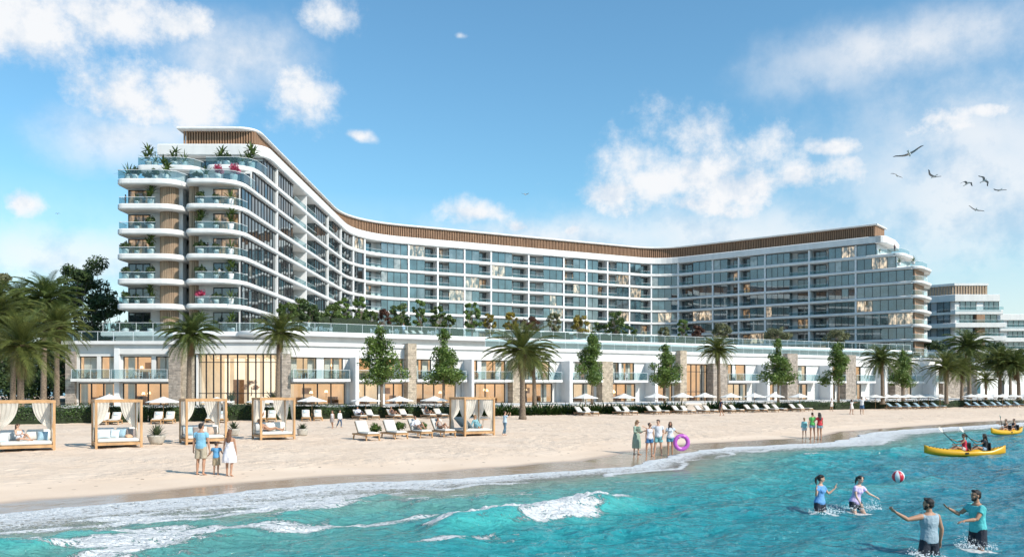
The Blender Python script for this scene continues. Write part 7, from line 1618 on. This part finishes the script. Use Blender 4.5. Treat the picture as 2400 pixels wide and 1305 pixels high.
# red and white ball
b_ = MB(); r_ = .152; nu, nv = 48, 24
for j in range(nv+1):
    for i in range(nu): a, t = 2*math.pi*i/nu, math.pi*j/nv; b_.v.append((r_*math.sin(t)*math.cos(a), r_*math.sin(t)*math.sin(a), r_*math.cos(t)))
for j in range(nv):
    for i in range(nu): b_.f.append((j*nu+i, (j+1)*nu+i, (j+1)*nu+(i+1) % nu, j*nu+(i+1) % nu)); b_.m.append(1 if (i//6) % 2 == 0 else 0)
Yb = 21.6; t_ = thing('beach_ball', 'red and white striped ball in the air between the players', 'ball', (dp(2105, Yb).x, Yb, zp(1116, Yb)), R(-78)); t_.rotation_euler = (R(8), R(8), R(-98))
b_.build('panels', [mat('white_vinyl', (.74, .74, .74), .3, .03), mat('red_vinyl', (.55, .02, .04), .3, .05)], t_, True); b_ = MB(); b_.ell((0, 0, r_), (.03, .03, .006), None, 10, 5); b_.build('valve_cap', M['white'], t_)
# gulls
M['gullw'] = mat('gull_white', (.62, .60, .58), .7, .08); M['gullg'] = mat('gull_grey', (.24, .235, .24), .7, .1); M['gulld'] = mat('gull_tip', (.05, .05, .055), .7, .1)
def gull(px, py, span_px, label, yaw, roll, wl, wr, Y=60):
    """wl/wr: (inner lift, outer lift) angles in degrees of each wing"""
    s = span_px*1.22*Y/F/1.35; t = thing('seagull', label, 'bird', (dp(px, Y).x, Y, zp(py, Y)), 0, 'seagulls in the sky'); t.rotation_euler = (R(14 if 90 < yaw < 270 else -20), R(roll), R(yaw)); t.scale = (s, s, s)
    b = MB(); b.ring_loft([[(w*math.cos(a), y, z+hh*math.sin(a)) for a in [2*math.pi*k/10 for k in range(10)]] for y, w, hh, z in ((-.30, .008, .006, .01), (-.26, .022, .02, .012), (-.22, .038, .036, .015), (-.17, .036, .034, .01), (-.08, .058, .055, 0), (.06, .062, .055, -.005), (.2, .035, .03, 0), (.28, .05, .012, .005), (.36, .065, .006, .008))]); b.build('body', M['gullw'], t, True)
    for sx, (a0, a1) in ((1, wr), (-1, wl)):
        b = MB(); p = Vector((sx*.04, -.06, .02)); pts = []
        for i in range(11):
            q = i/10; ang = R(a0+(a1-a0)*min(1, max(0, (q-.3)/.3))); ch = .21*(1-q)**.45*(1.0 if q < .45 else 1)+.012; sw = -.10*math.sin(math.pi*min(1, q/.8))+.22*max(0, q-.4)**1.2; pts.append((p.copy(), ch, sw)); p = p+Vector((sx*math.cos(ang), 0, math.sin(ang)))*.0685
        rr = [[(c.x, c.y+sw-ch*.35, c.z), (c.x, c.y+sw, c.z+.014), (c.x, c.y+sw+ch*.65, c.z), (c.x, c.y+sw, c.z-.005)] for c, ch, sw in pts]
        n0 = len(b.f); b.ring_loft(rr); m = [1 if k//4 >= 7 else 0 for k in range(40)]+[0, 1]; b.m = m; b.build('wing', [M['gullg'], M['gulld']], t)
for a in ((2131, 361, 54, 'largest seagull, wings spread on a slant, above the rest of the flock', 152, 26, (12, -18), (30, 12), 55), (2102, 412, 26, 'seagull below the largest one, outer wing bent down', 140, -14, (-10, -35), (40, -20), 60), (2189, 414, 34, 'seagull with one wing raised high, right of the bent-winged one', 200, -8, (18, 5), (42, 30), 60), (2266, 431, 31, 'seagull with both wings drooping, left of the steeply banked one', 20, 4, (12, -26), (12, -26), 62),
          (2306, 424, 30, 'steeply banked seagull with wings falling to the right', 25, 32, (8, -4), (4, -8), 62), (2343, 446, 28, 'rightmost seagull with flat wings', 190, 0, (14, -14), (14, -8), 62), (2287, 492, 29, 'lowest seagull of the right-hand flock', 160, -14, (8, -18), (32, 12), 62), (1231, 456, 16, 'lone small gull over the long middle facade', 160, 10, (10, -10), (40, 20), 90), (135, 501, 9, 'tiny distant gull at the left over the palms', 20, -6, (20, -5), (20, -5), 110)):
    gull(*a)
